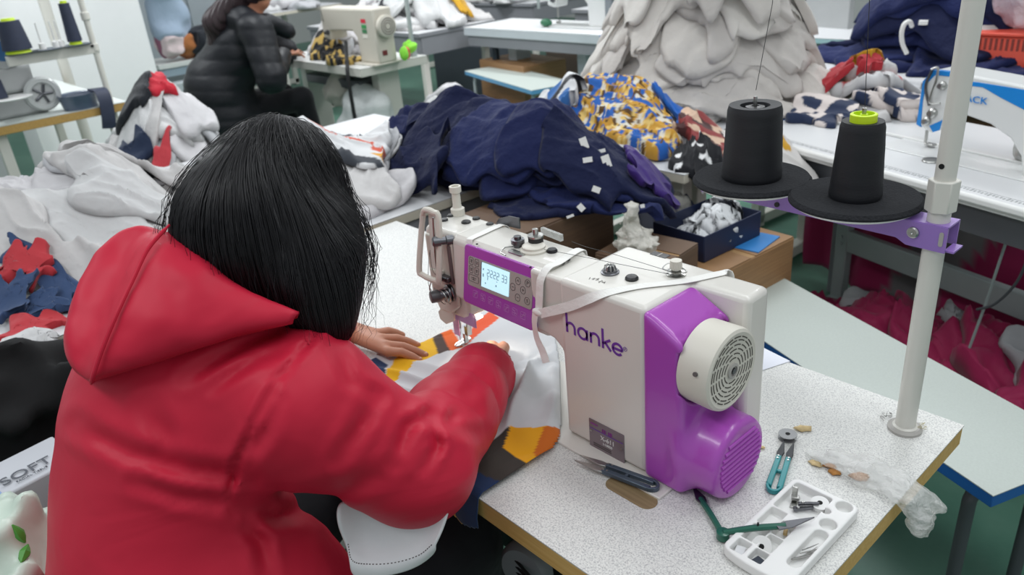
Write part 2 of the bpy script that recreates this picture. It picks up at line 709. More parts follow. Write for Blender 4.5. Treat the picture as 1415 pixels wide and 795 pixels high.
# drive box and knee lifter under the table
part('drive_box', MB().box((-.60, .30, -.17), (.42, .30, .26)), BLACK, sm, bevel=.01, label='black drive box under the table top')
kp = at(716, 790, 'y', .06)
kl = part('knee_lifter', MB().lathe((kp[0], .09, kp[2]), (.25, -1, .1), [(.038, 0), (.045, .008), (.045, .02), (.038, .03), (.0, .032)], 28), simple('grey rubber pad', '#6f7276', .5), sm, label='grey ribbed knee lifter pad')
for k in range(5):
    part('pad_rib', MB().cyl((kp[0] - .03 + .006 * k - .005, .062, kp[2] - .02 + .01 * k), (kp[0] + .02 + .004 * k, .055, kp[2] - .024 + .01 * k), .0025, n=8), BLACK, kl)
part('lifter_rod', MB().cyl((kp[0] + .015, .10, kp[2]), (kp[0] + .015, .12, -.03), .008, n=12), STEEL, sm)
# name plate
npl = MB().prism(rrect(0.068, 0.050, 0.001), (-0.3515, 0.1929, 0.029), (1, 0, 0), (0, 0, 1), (0, -1, 0), 0.0012)
plate = part('name_plate', npl, simple('grey metal plate', '#8b8087', 0.35, 0.6, var=0.05), sm, label='grey metal name plate')
ln = MB()
ln.box((-0.3515, 0.1914, 0.0385), (0.064, 0.0006, 0.0009))
part('plate_line', ln, PINTEXT, plate)
tx = MB()
for k, (a, w) in enumerate(((0, .0015), (.004, .006), (.012, .0015), (.016, .006))):
    tx.box((-0.3585 + a, 0.1914, 0.0445), (w, 0.0006, 0.0012)); tx.box((-0.3585 + a, 0.1914, 0.0415), (w, 0.0006, 0.0012)); tx.box((-0.3585 + a, 0.1914, 0.043), (0.0012, 0.0006, 0.006))
tx.box((-0.375, 0.1914, 0.0475), (0.014, 0.0006, 0.0016))
part('plate_print', tx, simple('magenta print', '#8a2f8e', 0.5), plate)


def text(name, body, size, o, ex, ey, mat, parent, extrude=0.0004, align='CENTER', sx=1.0):
    """lettering as a mesh in the plane (ex, ey) through o (table-top frame)"""
    cu = bpy.data.curves.new(name, 'FONT')
    cu.body = body
    cu.size = size
    cu.extrude = extrude
    cu.align_x = align
    cu.align_y = 'CENTER'
    to = bpy.data.objects.new('tmp_text', cu)
    COL.objects.link(to)
    dg = bpy.context.evaluated_depsgraph_get()
    me = bpy.data.meshes.new_from_object(to.evaluated_get(dg))
    COL.objects.unlink(to)
    bpy.data.objects.remove(to)
    ex, ey = Vector(ex).normalized(), Vector(ey).normalized()
    ez = ex.cross(ey)
    b = MB()
    b.add([Vector(o) + ex * (p.co.x * sx) + ey * p.co.y + ez * p.co.z for p in me.vertices], [tuple(q.vertices) for q in me.polygons])
    return part(name, b, mat, parent)


text('plate_lettering', 'X-611', 0.011, (-0.349, 0.1914, 0.0285), (1, 0, 0), (0, 0, 1), WHITEPL, plate)
text('plate_lettering', 'I-10000', 0.006, (-0.349, 0.1914, 0.0195), (1, 0, 0), (0, 0, 1), WHITEPL, plate)
b = MB()
for zz in (0.013, 0.0095):
    b.box((-0.36, 0.1914, zz), (0.035, 0.0006, 0.0012))
part('plate_rule', b, GREYD, plate)
for xx in (-0.381, -0.322):
    part('plate_screw', MB().cyl((xx, 0.192, 0.034 if xx < -0.35 else 0.028), (xx, 0.190, 0.034 if xx < -0.35 else 0.028), 0.0018, n=10), STEEL, plate)


# maker's lettering in thin round strokes on the front of the body
def stroke_arc(cx, cz, r, a0, a1, n=14):
    return [(cx + r * math.cos(math.radians(a0 + (a1 - a0) * i / n)), cz + r * math.sin(math.radians(a0 + (a1 - a0) * i / n))) for i in range(n + 1)]


lets = []
s = 1.0
x = 0.0
lets += [[(x, 1.75), (x, 0)], stroke_arc(x + .42, .55, .42, 180, 0) + [(x + .84, 0)]]            # h
x = 1.22
lets += [stroke_arc(x + .46, .47, .47, 0, 360, 24), [(x + .93, .95), (x + .93, 0)]]               # a
x = 2.55
lets += [[(x, .95), (x, 0)], stroke_arc(x + .42, .55, .42, 180, 0) + [(x + .84, 0)]]              # n
x = 3.78
lets += [[(x, 1.75), (x, 0)], [(x, .45), (x + .75, .97)], [(x + .22, .6), (x + .8, 0)]]           # k
x = 4.78
lets += [stroke_arc(x + .46, .47, .47, 0, 320, 24), [(x, .45), (x + .93, .47)]]                   # e
hl = MB()
X0, Z0, UX, UZ = -0.4215, 0.189, 0.0183, 0.0178
for L in lets:
    pts = [(X0 + a * UX, 0.1928, Z0 + b * UZ - 0.0005 * a) for a, b in L]
    hl.ribbon(pts, (0, -1, 0), 0.0038, 0.0006)
part('maker_lettering', hl, PINTEXT, sm, label='purple maker lettering in rounded strokes')
rg = MB()
rg.ribbon([(-0.312 + 0.003 * math.cos(t / 16 * 2 * math.pi), 0.1928, 0.2 + 0.003 * math.sin(t / 16 * 2 * math.pi)) for t in range(17)], (0, -1, 0), 0.0006, 0.0004)
rg.box((-0.3125, 0.1926, 0.2), (0.0006, 0.0004, 0.0028)); rg.box((-0.3115, 0.1926, 0.2008), (0.0016, 0.0004, 0.0006))
part('registered_mark', rg, PINTEXT, sm)

# control panel
PW, PH = 0.171, 0.101
pex = Vector((1, 0, 0))
pey = Vector((0, 0.0165, 0.098)).normalized()
pez = pex.cross(pey)
po = Vector((-0.5755, 0.1985, 0.2165))


def PP(u, v, d=0.0):
    """point on the control panel, u right 0..1, v down 0..1"""
    return po + pex * ((u - 0.5) * PW) + pey * ((0.5 - v) * PH) + pez * d


pn = part('control_panel', MB().prism(rrect(PW, PH, 0.008), po - pez * 0.010, pex, pey, pez, 0.0125), PURPLE, sm, bevel=0.0015, label='purple control panel with a lit display and keys')


def pplate(name, u0, u1, v0, v1, d, mat, parent, r=0.002, th=0.0012, label=None):
    c = PP((u0 + u1) / 2, (v0 + v1) / 2, d)
    return part(name, MB().prism(rrect((u1 - u0) * PW, (v1 - v0) * PH, r), c, pex, pey, pez, th), mat, parent, label=label)


pplate('key_plate', .07, .965, .17, .665, .0022, GREY, pn, 0.005, label='grey key plate')
scr = pplate('display', .275, .66, .20, .60, .0032, m_emit('lit blue white display', '#bfeaf7', 0.75), pn, 0.0005, label='lit pale blue display')
pplate('display_rim', .268, .277, .20, .60, .0033, BLACK, pn, 0.0003)
# seven segment digits 2222 33
dg_ = MB()
SEG = {'2': 'abged', '3': 'abgcd'}
POSN = {'a': (0, 1, 1, 0), 'g': (0, 0, 1, 0), 'd': (0, -1, 1, 0), 'b': (1, .5, 0, 1), 'c': (1, -.5, 0, 1), 'e': (-1, -.5, 0, 1), 'f': (-1, .5, 0, 1)}
for ch, u in zip('222233', (.375, .42, .465, .51, .578, .618)):
    for q in SEG[ch]:
        px_, py_, hx, hy = POSN[q]
        c = PP(u + px_ * 0.014, .335 - py_ * 0.055, .0046)
        dg_.add([tuple(c + pex * (sx * (0.0022 if hx else 0.0005)) + pey * (sy * (0.0005 if hx else 0.0024)) + pez * dz) for dz in (0, .0003) for sx, sy in ((-1, -1), (1, -1), (1, 1), (-1, 1))],
                [(0, 1, 2, 3), (4, 5, 6, 7), (0, 1, 5, 4), (1, 2, 6, 5), (2, 3, 7, 6), (3, 0, 4, 7)])
for u, v, w, h in ((.305, .30, .012, .03), (.305, .40, .012, .05), (.37, .43, .006, .05), (.34, .52, .012, .02), (.49, .50, .012, .03), (.5, .43, .01, .01)):
    c = PP(u, v, .0046)
    dg_.add([tuple(c + pex * (sx * w * PW / 2) + pey * (sy * h * PH / 2) + pez * dz) for dz in (0, .0003) for sx, sy in ((-1, -1), (1, -1), (1, 1), (-1, 1))],
            [(0, 1, 2, 3), (4, 5, 6, 7), (0, 1, 5, 4), (1, 2, 6, 5), (2, 3, 7, 6), (3, 0, 4, 7)])
part('digits', dg_, simple('pale grey digits', '#7f98a4', 0.6), scr)


def outline(name, u, v, w, h, mat, parent, r=0.0015, line=0.0006, d=.0036, extra=()):
    b = MB()
    q = rrect(w, h, r, 3)
    b.ribbon([PP(u, v, d) + pex * a + pey * c for a, c in q + q[:1]], pez, line, 0.0003)
    for (a0, b0, a1, b1) in extra:
        b.ribbon([PP(u, v, d) + pex * (a0 * w) + pey * (b0 * h), PP(u, v, d) + pex * (a1 * w) + pey * (b1 * h)], pez, line * 1.4, 0.0003)
    return part(name, b, mat, parent)


kx = ((-.25, .1, .25, .1), (-.2, -.15, .2, -.15), (0, -.25, 0, .25))
for u, v, w, h in ((.118, .245, .0095, .0115), (.20, .245, .0095, .0115), (.118, .385, .0095, .0115), (.20, .385, .0095, .0115), (.16, .53, .0245, .0115)):
    outline('key', u, v, w, h, GREYD, pn, extra=kx)
for u, v, e in ((.775, .285, ((-.2, -.1, 0, .2), (0, .2, .2, -.1))), (.71, .41, ((-.2, 0, .2, 0),)), (.845, .40, ((-.2, 0, .2, 0), (0, -.2, 0, .2))), (.78, .55, ((-.2, 0, .2, 0),))):
    outline('arrow_key', u, v, .0105, .0115, GREYD, pn, r=.0045, extra=e)
for u, v, e in ((.90, .265, ((-.15, -.25, -.15, .25), (-.15, .25, .15, .2), (.15, .2, .15, .05), (.15, .05, -.15, 0))), (.905, .545, ((.15, .2, -.15, .15), (-.15, .15, .15, -.1), (.15, -.1, -.15, -.2)))):
    outline('round_key', u, v, .0115, .0115, GREYD, pn, r=.0056, extra=e)
LILAC = simple('pale lilac print', '#c08ac9', 0.5)
for i in range(7):
    outline('function_icon', .185 + i * .112, .785 + i * .004, .011, .0115, LILAC, pn, line=.0005, d=.0026,
            extra=((-.4, .3, .4, -.3), (-.4, -.2, .3, -.2), (-.3, .1, .3, .35), (0, -.45, 0, -.1)) if i % 2 else ((-.4, -.3, .4, .3), (-.4, .1, .4, .1), (-.2, -.4, .2, .4)))

# details on the top of the arm
TOPZ = 0.272


def top(px, py, z=TOPZ):
    return at(px, py, 'z', z)


def cap(name, px, py, r, h, mat, parent=sm, prof=None, n=20):
    c = top(px, py)
    return part(name, MB().lathe(c - np.array([0, 0, .001]), (0, 0, 1), prof or [(r, 0), (r, h * .6), (r * .8, h), (0, h * 1.05)], n), mat, parent)


cap('spool_post', 633, 296, .01, .05, CREAMD, prof=[(.0125, 0), (.0125, .012), (.0085, .0145), (.0075, .02), (.0075, .041), (.0105, .043), (.0105, .0535), (.007, .0535), (.007, .050), (0, .05)])
for q in ((623, 298), (614, 304), (644, 307), (658, 302), (677, 310)):
    cap('oil_plug', *q, .0068 if q[0] != 644 else .0085, .0035, BLACK)
cap('rubber_plug', 763, 348, .0085, .006, BLACK)
cap('rubber_plug', 873, 386, .0095, .006, BLACK)
for q in ((777, 363), (784, 359)):
    cap('screw', *q, .0045, .003, BLACK)
for q in ((659, 337), (733, 369)):
    cap('screw_hole', *q, .002, .0012, DARKHOLE)
bw = cap('bobbin_winder', 738, 346, .02, .01, CREAMD, prof=[(.022, 0), (.022, .004), (.0185, .006), (.0185, .009), (.016, .0105), (.0, .0105)], n=36)
c = top(741, 341)
part('winder_spindle', MB().lathe(c + np.array([0, 0, .008]), (0, 0, 1), [(.012, 0), (.012, .009), (.0, .009)], 28), BLACK, bw)
part('winder_cap', MB().lathe(c + np.array([0, 0, .017]), (0, 0, 1), [(.0125, 0), (.0125, .003), (.0045, .0035), (.0045, .013), (0, .0135)], 28), STEEL, bw)
c = top(716, 341)
part('winder_wheel', MB().lathe(c, (0, 0, 1), [(.007, 0), (.007, .006), (.011, .006), (.011, .013), (.006, .014), (.006, .018), (0, .018)], 24), STEELD, bw)
c = top(716, 349)
part('winder_lever', MB().tube(spline([c + np.array(q) for q in ((-.02, .01, .002), (-.026, -.005, .003), (-.015, -.022, .004), (.0, -.026, .004))], 6), .0012, 8), STEEL, bw)
part('winder_plate', MB().prism(rrect(.034, .012, .005), top(714, 350), (1, 0, 0), (0, 1, 0), (0, 0, 1), .0015), STEEL, bw)
tl = top(763, 330)
part('thread_cutter_arm', MB().box((tl[0], tl[1], TOPZ + .008), (.05, .006, .011), rz=-.1), m_clear('clear plastic bracket', '#d8dad6', .2, .6), sm)
a_, b_ = top(690, 312), top(718, 301)
part('lifter_bracket', MB().prism([(0, 0), (.052, 0), (.052, .019), (.03, .019), (.008, .011)], (a_[0] - .014, a_[1] + .004, TOPZ - .001), (1, .15, 0), (0, 0, 1), (0, 1, 0), .0025), STEELD, sm)
tg = cap('thread_guide', 843, 377, .0125, .004, STEELD, prof=[(.0135, 0), (.0135, .003), (.011, .004), (.011, .006), (.006, .006), (.004, .012), (0, .012)])
sp_ = MB()
c = top(843, 377)
for k in range(9):
    t = 2 * math.pi * k / 9
    sp_.tube([c + np.array([.009 * math.cos(t), .009 * math.sin(t), .004]), c + np.array([.0075 * math.cos(t), .0075 * math.sin(t), .011]), c + np.array([.003 * math.cos(t), .003 * math.sin(t), .012])], .0009, 6)
part('spring', sp_, STEEL, tg)
tn = cap('thread_tensioner', 934, 380, .012, .004, STEEL, prof=[(.0135, 0), (.0135, .0025), (.006, .003), (.006, .006), (.0125, .0075), (.006, .009), (.006, .011), (0, .011)], n=28)
c = top(934, 380)
k_ = MB()
for i in range(20):
    t = 2 * math.pi * i / 20
    k_.cyl(c + np.array([.0078 * math.cos(t), .0078 * math.sin(t), .010]), c + np.array([.0072 * math.cos(t), .0072 * math.sin(t), .0225]), .0011, n=6)
k_.lathe(c + np.array([0, 0, .010]), (0, 0, 1), [(.0078, 0), (.0073, .0125), (0, .013)], 20)
part('tension_knob', k_, CREAMD, tn, label='cream ribbed tension knob')
part('wire_loop', MB().tube(spline([c + np.array(q) for q in ((-.012, 0, .003), (-.02, -.004, .006), (-.018, .006, .011), (-.008, .012, .009), (.012, .008, .006), (.015, -.004, .008))], 6), .0009, 6), STEEL, tn)
c = top(912, 352.5)
bs = part('black_sticker', MB().box((c[0], c[1], TOPZ + .0003), (.028, .013, .0008), rz=0), BLACK, sm)
part('sticker_gap', MB().box((c[0], c[1], TOPZ + .0008), (.002, .013, .0004)), GREY, bs)
c = top(825, 388)
ink = MB()
rn = random.Random(4)
for i in range(9):
    q = c + np.array([.0026 * i - .012 + (.004 if i > 4 else 0), rn.uniform(-.003, .003), .0003])
    ink.ribbon([q, q + np.array([rn.uniform(-.003, .003), rn.uniform(.002, .005), 0]), q + np.array([rn.uniform(0, .004), rn.uniform(-.003, .003), 0])], (0, 0, 1), .0006, .0003)
part('pencil_mark', ink, GREYD, sm)

# needle side of the head
gd = MB()
gp = []
for (x_, y_, z_) in ((-.763, .200, .296), (-.752, .199, .308), (-.728, .199, .308), (-.717, .199, .296), (-.714, .182, .20), (-.722, .181, .190), (-.760, .181, .190), (-.770, .182, .203)):
    gp.append((x_, y_, z_))
cl = spline(gp + gp[:2], 4)[:-4]
gd.tube(cl[:len(gp) * 4], .0052, 10, closed=True)
gd_ = part('take_up_guard', gd, CREAMD, sm, label='cream looped guard over the take-up lever')
part('guard_web', MB().box((-.7445, .207, .195), (.03, .02, .008)), CREAMD, gd_, bevel=.002)
part('guard_slat', MB().prism([(-.008, -.05), (.008, -.05), (.010, .05), (-.010, .05)], (-.748, .203, .25), (1, 0, 0), (0, .1, 1), (0, 1, 0), .004), CREAM, gd_)
part('take_up_lever', MB().tube([(-.728, .196, .30), (-.727, .19, .24), (-.726, .188, .2)], .0022, 8), STEEL, sm)
part('take_up_slot', MB().box((-.706, .2045, .215), (.007, .004, .07)), simple('shadowed slot', '#6d5f60', .6), sm)
th = part('thread_take_up_screw', MB().lathe((-.704, .214, .26), (-.45, -.88, .05), [(.0085, 0), (.0085, .012), (.0065, .013), (.0065, .022), (.0085, .022), (.0088, .034), (.006, .036), (0, .036)], 22), STEELD, sm)
tsn = part('tension_disc', MB().lathe((-.715, .207, .16), (-.35, -.93, 0), [(.0145, 0), (.0165, .002), (.0165, .004), (.011, .0055), (.0165, .007), (.0165, .009), (.009, .010), (.010, .024), (.0, .024)], 28), STEELD, sm)
part('tension_nut', MB().lathe((-.7235, .185, .16), (-.35, -.93, 0), [(.0105, 0), (.0115, .003), (.0105, .016), (.008, .017), (0, .017)], 18), simple('grey knurled nut', '#5b5a5c', .45, .4), tsn, label='grey tension nut')
part('check_spring', MB().tube([(-.715 + .014 * math.cos(t * .5), .198 - .0006 * t, .16 + .014 * math.sin(t * .5)) for t in range(30)], .0009, 6), STEEL, tsn)
tgb = part('thread_guide_block', MB().box((-.725, .2, .188), (.034, .012, .010), rz=0), STEELD, sm, bevel=.002)
for xx in (-.733, -.722, -.713):
    part('guide_screw', MB().cyl((xx, .195, .189), (xx, .1925, .189), .003, n=12), BLACK, tgb)
part('thread_hook', MB().tube(spline([(-.762, .198, .172), (-.768, .196, .155), (-.760, .197, .145), (-.752, .198, .150), (-.757, .198, .160)], 6), .0012, 8), STEEL, sm)
part('needle_thread', MB().tube(spline([(-.722, .19, .2), (-.735, .193, .192), (-.745, .192, .20), (-.74, .188, .23), (-.748, .194, .235), (-.757, .192, .2), (-.765, .194, .16), (-.735, .195, .15), (-.72, .2, .14), (-.757, .24, .10), (-.77, .255, .05), (-.786, .262, .02)], 5), .0005, 5), simple('grey thread', '#55504e', .8), sm)
lg = part('lower_guard', MB().prism([(-.745, .13), (-.718, .12), (-.722, .10), (-.748, .085), (-.765, .09), (-.768, .105)], (0, .207, 0), (1, 0, 0), (0, 0, 1), (0, 1, 0), .004), CREAMD, sm, bevel=.0015)
part('needle_bar', MB().cyl((-.762, .252, .115), (-.786, .262, .052), .0038, n=14), STEEL, sm)
part('needle_clamp', MB().cyl((-.783, .261, .058), (-.788, .263, .042), .0055, n=12), STEEL, sm)
part('needle', MB().cyl((-.788, .263, .045), (-.791, .266, .004), .0011, .0006, n=8), STEEL, sm)
part('presser_bar', MB().cyl((-.742, .258, .115), (-.766, .268, .035), .0040, n=14), STEEL, sm)
part('presser_holder', MB().box((-.764, .267, .042), (.010, .011, .020)), STEEL, sm, bevel=.001)
pf = MB()
pf.prism([(-.006, -.016), (-.002, -.022), (-.001, .0), (.001, .0), (.002, -.022), (.006, -.016), (.007, .014), (-.007, .014)], (-.78, .266, .012), (1, 0, 0), (0, 1, .12), (0, -.12, 1), .003)
pf.box((-.774, .267, .022), (.006, .008, .02))
part('presser_foot', pf, STEEL, sm)
fg = part('finger_guard', MB().box((-.737, .222, .088), (.016, .003, .055)), m_clear('pink clear guard', '#d99fcf', .2, .75, .1), sm, bevel=.001, label='pinkish finger guard beside the needle')
part('guard_plate', MB().box((-.700, .2165, .112), (.060, .0025, .026)), m_clear('lilac clear guard', '#c79ad6', .2, .8, .1), sm, bevel=.001, label='lilac guard plate under the head')
LAMPM = m_emit('warm white lamp lens', '#fff3dd', 6.0)
part('needle_lamp', MB().box((-.700, .243, .1035), (.02, .012, .004)), LAMPM, sm, label='lit lamp under the head')
part('needle_plate', MB().box((-.775, .262, .0045), (.09, .03, .001)), STEEL, sm)
ld = bpy.data.lights.new('needle_lamp_light', 'SPOT')
ld.energy = .5
ld.color = (1, .95, .86)
ld.shadow_soft_size = .012
ld.spot_size = math.radians(118)
ld.spot_blend = .7
lo = bpy.data.objects.new('needle_lamp_light', ld)
lo.location = (-.703, .238, .098 + T)
lo.rotation_euler = (math.radians(4), math.radians(-16), 0)
COL.objects.link(lo)

# cotton tape tied round the neck of the machine
tp = thing('cotton_tape', 'white cotton tape tied round the neck of the cream machine, its end hanging', 'tape', (-.46, .2, .2))


def tline(pts):
    return [np.array(q) for q in pts]


zt = TOPZ + .0012
p1 = [(-.478, .2945, .16), (-.478, .2945, .255), (-.479, .286, zt), tuple(top(772, 363, zt)), (-.470, .2085, zt), (-.472, .1945, .259), (-.474, .1915, .235), (-.477, .1905, .208)]
n1 = [(0, 1, 0), (0, 1, 0.3), (0, .3, 1), (0, 0, 1), (0, -.3, 1), (0, -1, .4), (0, -1, 0), (0, -1, 0)]


def tape(name, pts, nrm, w, parent):
    S = spline(pts, 6)
    NN = spline(nrm, 6)
    return part(name, MB().ribbon(S, [tuple(q) for q in NN], w, .0009), TAPE, parent, smooth=60)


tape('neck_loop', p1, n1, .0145, tp)
k0 = np.array([-.4765, .187, .206])
part('knot', MB().ball(k0, 1, 12, 8, (.011, .005, .006)), TAPE, tp, smooth=180)
p2 = [tuple(k0 + np.array([-.004, 0, 0])), (-.484, .186, .185), (-.482, .187, .16), (-.470, .186, .14), (-.462, .184, .125)]
tape('hanging_end', p2, [(0, -1, 0), (-.2, -1, 0), (0, -1, 0.), (.3, -1, .0), (.4, -1, 0)], .013, tp)
q3 = [tuple(k0 + np.array([.006, -.001, 0])), tuple(at(785, 424, 'y', .1905)), tuple(at(814, 413, 'y', .1905)), tuple(top(842, 404, zt)), tuple(top(885, 396, zt)), tuple(top(945, 389, zt)), (-.262, .340, zt), (-.254, .3495, .2715), (-.25, .3505, .2)]
tape('long_band', q3, [(0, -1, 0), (0, -1, .1), (0, -1, .5), (0, -.4, 1), (0, 0, 1), (0, 0, 1), (0, 0, 1), (0, .7, .7), (0, 1, 0)], .0145, tp)
tp2 = thing('cotton_tape', 'white cotton tape lying over the arm left of the purple control panel', 'tape', (-.66, .25, .27))
tape('band', [(-.653, .2085, .262), (-.654, .2105, .2705), (-.655, .2155, .2732), (-.658, .246, zt), (-.660, .272, zt), (-.656, .290, .2722), (-.65, .2955, .25), (-.645, .2955, .18)],
     [(0, -1, .3), (0, -.8, .6), (0, -.4, .9), (0, 0, 1), (0, 0, 1), (0, .6, .8), (0, 1, 0), (0, 1, 0)], .0135, tp2)
# thread from the cones to the machine
solo('thread', MB().tube(spline([tuple(top(934, 378, .282)), tuple(top(850, 352, .279)), tuple(top(812, 342, .278)), tuple(top(790, 334, .279))], 4), .0004, 5), BLACK, 'upper black thread running from the tension knob across the cream machine top', 'thread')
solo('thread', MB().tube(spline([tuple(top(930, 380, .281)), tuple(top(850, 364, .279)), tuple(top(790, 352, .278)), tuple(top(752, 345, .281))], 4), .0004, 5), BLACK, 'lower black thread running from the tension knob to the bobbin winder', 'thread')

# ------------------------------------------------------------------ thread stand
PX, PY = -.0605, .536
ts = thing('thread_stand', 'white pole thread stand with a light purple arm at the table corner', 'thread stand', (PX, PY, 0))
part('base_flange', MB().lathe((PX, PY, 0), (0, 0, 1), [(.024, 0), (.024, .004), (.020, .007), (.018, .007)], 32), GREY, ts, label='grey base washer')
part('pole', MB().lathe((PX, PY, .003), (0, 0, 1), [(.0185, 0), (.0175, .004), (.0142, .006), (.0142, .36), (.013, .361), (.013, 1.1), (0, 1.1)], 28), WHITEPAINT, ts)
part('pole_nut', MB().cyl((PX, PY, .349), (PX, PY, .392), .0195, n=6, off=.3), WHITEPAINT, ts, bevel=.0015, label='white hexagonal pole nut')
part('pole_hole', MB().cyl((PX - .002, PY - .0128, .412), (PX - .002, PY - .0136, .412), .0035, n=14), DARKHOLE, ts)
AY = .536
sa = part('spool_arm', MB().prism([(-.016 + PX, .334), (.02 + PX, .334), (.02 + PX, .2985), (-.03 + PX, .2995), (-.044 + PX, .307), (-.42, .313), (-.42, .336)], (0, AY - .019, 0), (1, 0, 0), (0, 0, 1), (0, 1, 0), .0025), PURPLEM, ts, label='light purple steel arm')
part('arm_web', MB().prism([(-.42, AY - .018), (PX + .02, AY - .018), (PX + .02, AY + .02), (-.42, AY + .02)], (0, 0, .3325), (1, 0, 0), (0, 1, 0), (0, 0, 1), .0025), PURPLEM, ts)
part('arm_flange', MB().prism([(-.42, .31), (PX + .02, .299), (PX + .02, .334), (-.42, .334)], (0, AY + .0185, 0), (1, 0, 0), (0, 0, 1), (0, 1, 0), .0025), PURPLEM, ts)
part('arm_lip', MB().box((PX + .024, AY, .3005), (.012, .03, .0025)), PURPLEM, ts)
part('arm_slot', MB().prism(rrect(.0055, .02, .0027), (PX + .0135, AY - .0192, .317), (1, 0, 0), (0, 0, 1), (0, -1, 0), .0006), GREY, ts)
part('arm_bolt', MB().lathe((PX - .022, AY - .019, .3195), (0, -1, 0), [(.0078, 0), (.0078, .003), (.006, .0045), (.002, .0045), (0, .003)], 18), STEEL, ts)
part('rivet', MB().cyl((-.283, AY - .019, .318), (-.283, AY - .021, .318), .004, n=12), BLACK, ts)
FELT = simple('black felt', '#2a2b2e', .95, var=.35, scale=260, bump=.6, bscale=300, spec=.15)
for nm, x_, r_ in (('disc', -.338, .0885), ('disc', -.173, .0885)):
    d_ = part('spool_disc', MB().lathe((x_, AY - .004, .3355), (0, 0, 1), [(.02, 0), (r_ - .008, .001), (r_ - .002, .005), (r_, .008), (r_ - .001, .010), (0, .010)], 56), WHITEPL, ts, label='white rim of the spool disc')
    part('felt_pad', MB().lathe((x_, AY - .004, .3425), (0, 0, 1), [(r_ + .0008, 0), (r_ + .001, .003), (r_ - .003, .008), (r_ - .03, .006), (0, .005)], 56), FELT, d_, label='black felt pad')
    part('spool_pin', MB().cyl((x_, AY - .004, .345), (x_, AY - .004, .473), .003, n=10), STEEL, ts)
YEL = simple('fluorescent yellow plastic', '#c6e21f', .4, var=.03)


def thread_cone(x_, rb, rt, h, label, core, seed):
    t = thing('thread_cone', label, 'thread cone', (x_, AY - .004, .348), 'black thread cones on the stand' if False else None)
    rr = random.Random(seed)
    prof = [(0.0, 0), (rb * .96, 0), (rb, .004)]
    for i in range(1, 24):
        f = i / 24
        prof.append((rb + (rt - rb) * f + rr.uniform(-.00015, .00015), .004 + (h - .008) * f))
    prof += [(rt - .002, h), (rt * .55, h - .001), (rt * .5, h - .012), (0, h - .012)]
    part('wound_thread', MB().lathe((x_, AY - .004, .348), (0, 0, 1), prof, 48), BTHREAD, t)
    part('core', MB().lathe((x_, AY - .004, .348 + h - .011), (0, 0, 1), core, 32), YEL if len(core) > 4 else BLACK, t, label='yellow cone core' if len(core) > 4 else None)
    return t


thread_cone(-.338, .0455, .0400, .113, 'larger black thread cone without a yellow top, on the inner felt disc', [(.014, 0), (.014, .008), (.006, .009), (.006, .008)], 1)
thread_cone(-.173, .0355, .0290, .108, 'smaller black thread cone with a yellow core on top', [(.0175, 0), (.0175, .020), (.016, .021), (.0135, .021), (.0135, .012), (.005, .011), (.005, .02), (.0, .02)], 2)
solo('thread', MB().tube([(-.338, AY - .004, .482), (-.33, .55, .60), (-.31, .56, 1.0)], .0005, 5), BLACK, 'thin black thread rising from the larger black cone', 'thread')
solo('thread', MB().tube([(-.173, AY - .004, .475), (-.19, .55, .60), (-.23, .56, 1.0)], .0005, 5), BLACK, 'thin black thread rising from the yellow-topped cone', 'thread')
# ------------------------------------------------------------------ the operator in the red jacket
def m_red():
    n = N('red shell fabric')
    v = n.coord()
    n.link(n.mix(n.noise(v, 4, 4), '#b41c35', '#c7263f'), n.b.inputs['Base Color'])
    n.b.inputs['Roughness'].default_value = 0.48
    n.b.inputs['Specular IOR Level'].default_value = 0.22
    v2 = n.coord('Object', (1, 1, 1.6))
    w = n.new('ShaderNodeTexNoise')
    w.inputs['Scale'].default_value = 5
    w.inputs['Detail'].default_value = 2.5
    w.inputs['Distortion'].default_value = 1.3
    n.link(v2, w.inputs[0])
    n.bump(w.outputs[0], 0.16, 0.03)
    return n.m


def m_skin():
    n = N('warm skin')
    v = n.coord()
    n.link(n.mix(n.noise(v, 25, 4), '#a87056', '#bd8468'), n.b.inputs['Base Color'])
    n.b.inputs['Roughness'].default_value = 0.5
    n.b.inputs['Subsurface Weight'].default_value = 0.08
    n.b.inputs['Subsurface Radius'].default_value = (0.01, 0.004, 0.002)
    n.bump(n.noise(v, 160, 3), 0.15, 0.002)
    return n.m


def m_hair(name, h1, h2):
    n = N(name)
    v = n.coord()
    n.link(n.mix(n.noise(v, 60, 3), h1, h2), n.b.inputs['Base Color'])
    n.b.inputs['Roughness'].default_value = 0.40
    n.b.inputs['Specular IOR Level'].default_value = 0.38
    return n.m


RED = m_red()
SKIN = m_skin()
NAIL = simple('finger nail', '#cf9c88', 0.3)
HAIR = m_hair('black hair', '#0b0b0e', '#17161a')
DARKTR = fabric('black trouser cloth', '#17181c', 0.8)

person = thing('person', 'person in a red hooded jacket with long black hair, guiding cloth under the needle', 'person', (-.64, -.40, -T))
# joints, table-top frame
HEAD = np.array([-.596, -.138, .424])
FACE = np.array([-.27, .84, -.46])
FACE = FACE / np.linalg.norm(FACE)
RT = np.cross(FACE, (0, 0, 1))
RT /= np.linalg.norm(RT)
HUP = np.cross(RT, FACE)
HM = np.stack([RT, FACE, HUP], 1)          # columns: right, forward, up of the head
NECK = np.array([-.607, -.205, .325])
CHEST = np.array([-.635, -.285, .16])
PELV = np.array([-.655, -.43, -.22])
SHR = np.array([-.482, -.205, .262])
SHL = np.array([-.755, -.155, .262])
ELR = np.array([-.415, -.10, .124])
WRR = np.array([-.618, .198, .054])
ELL_ = np.array([-1.0, -.06, .10])
WRL = np.array([-.985, .118, .035])


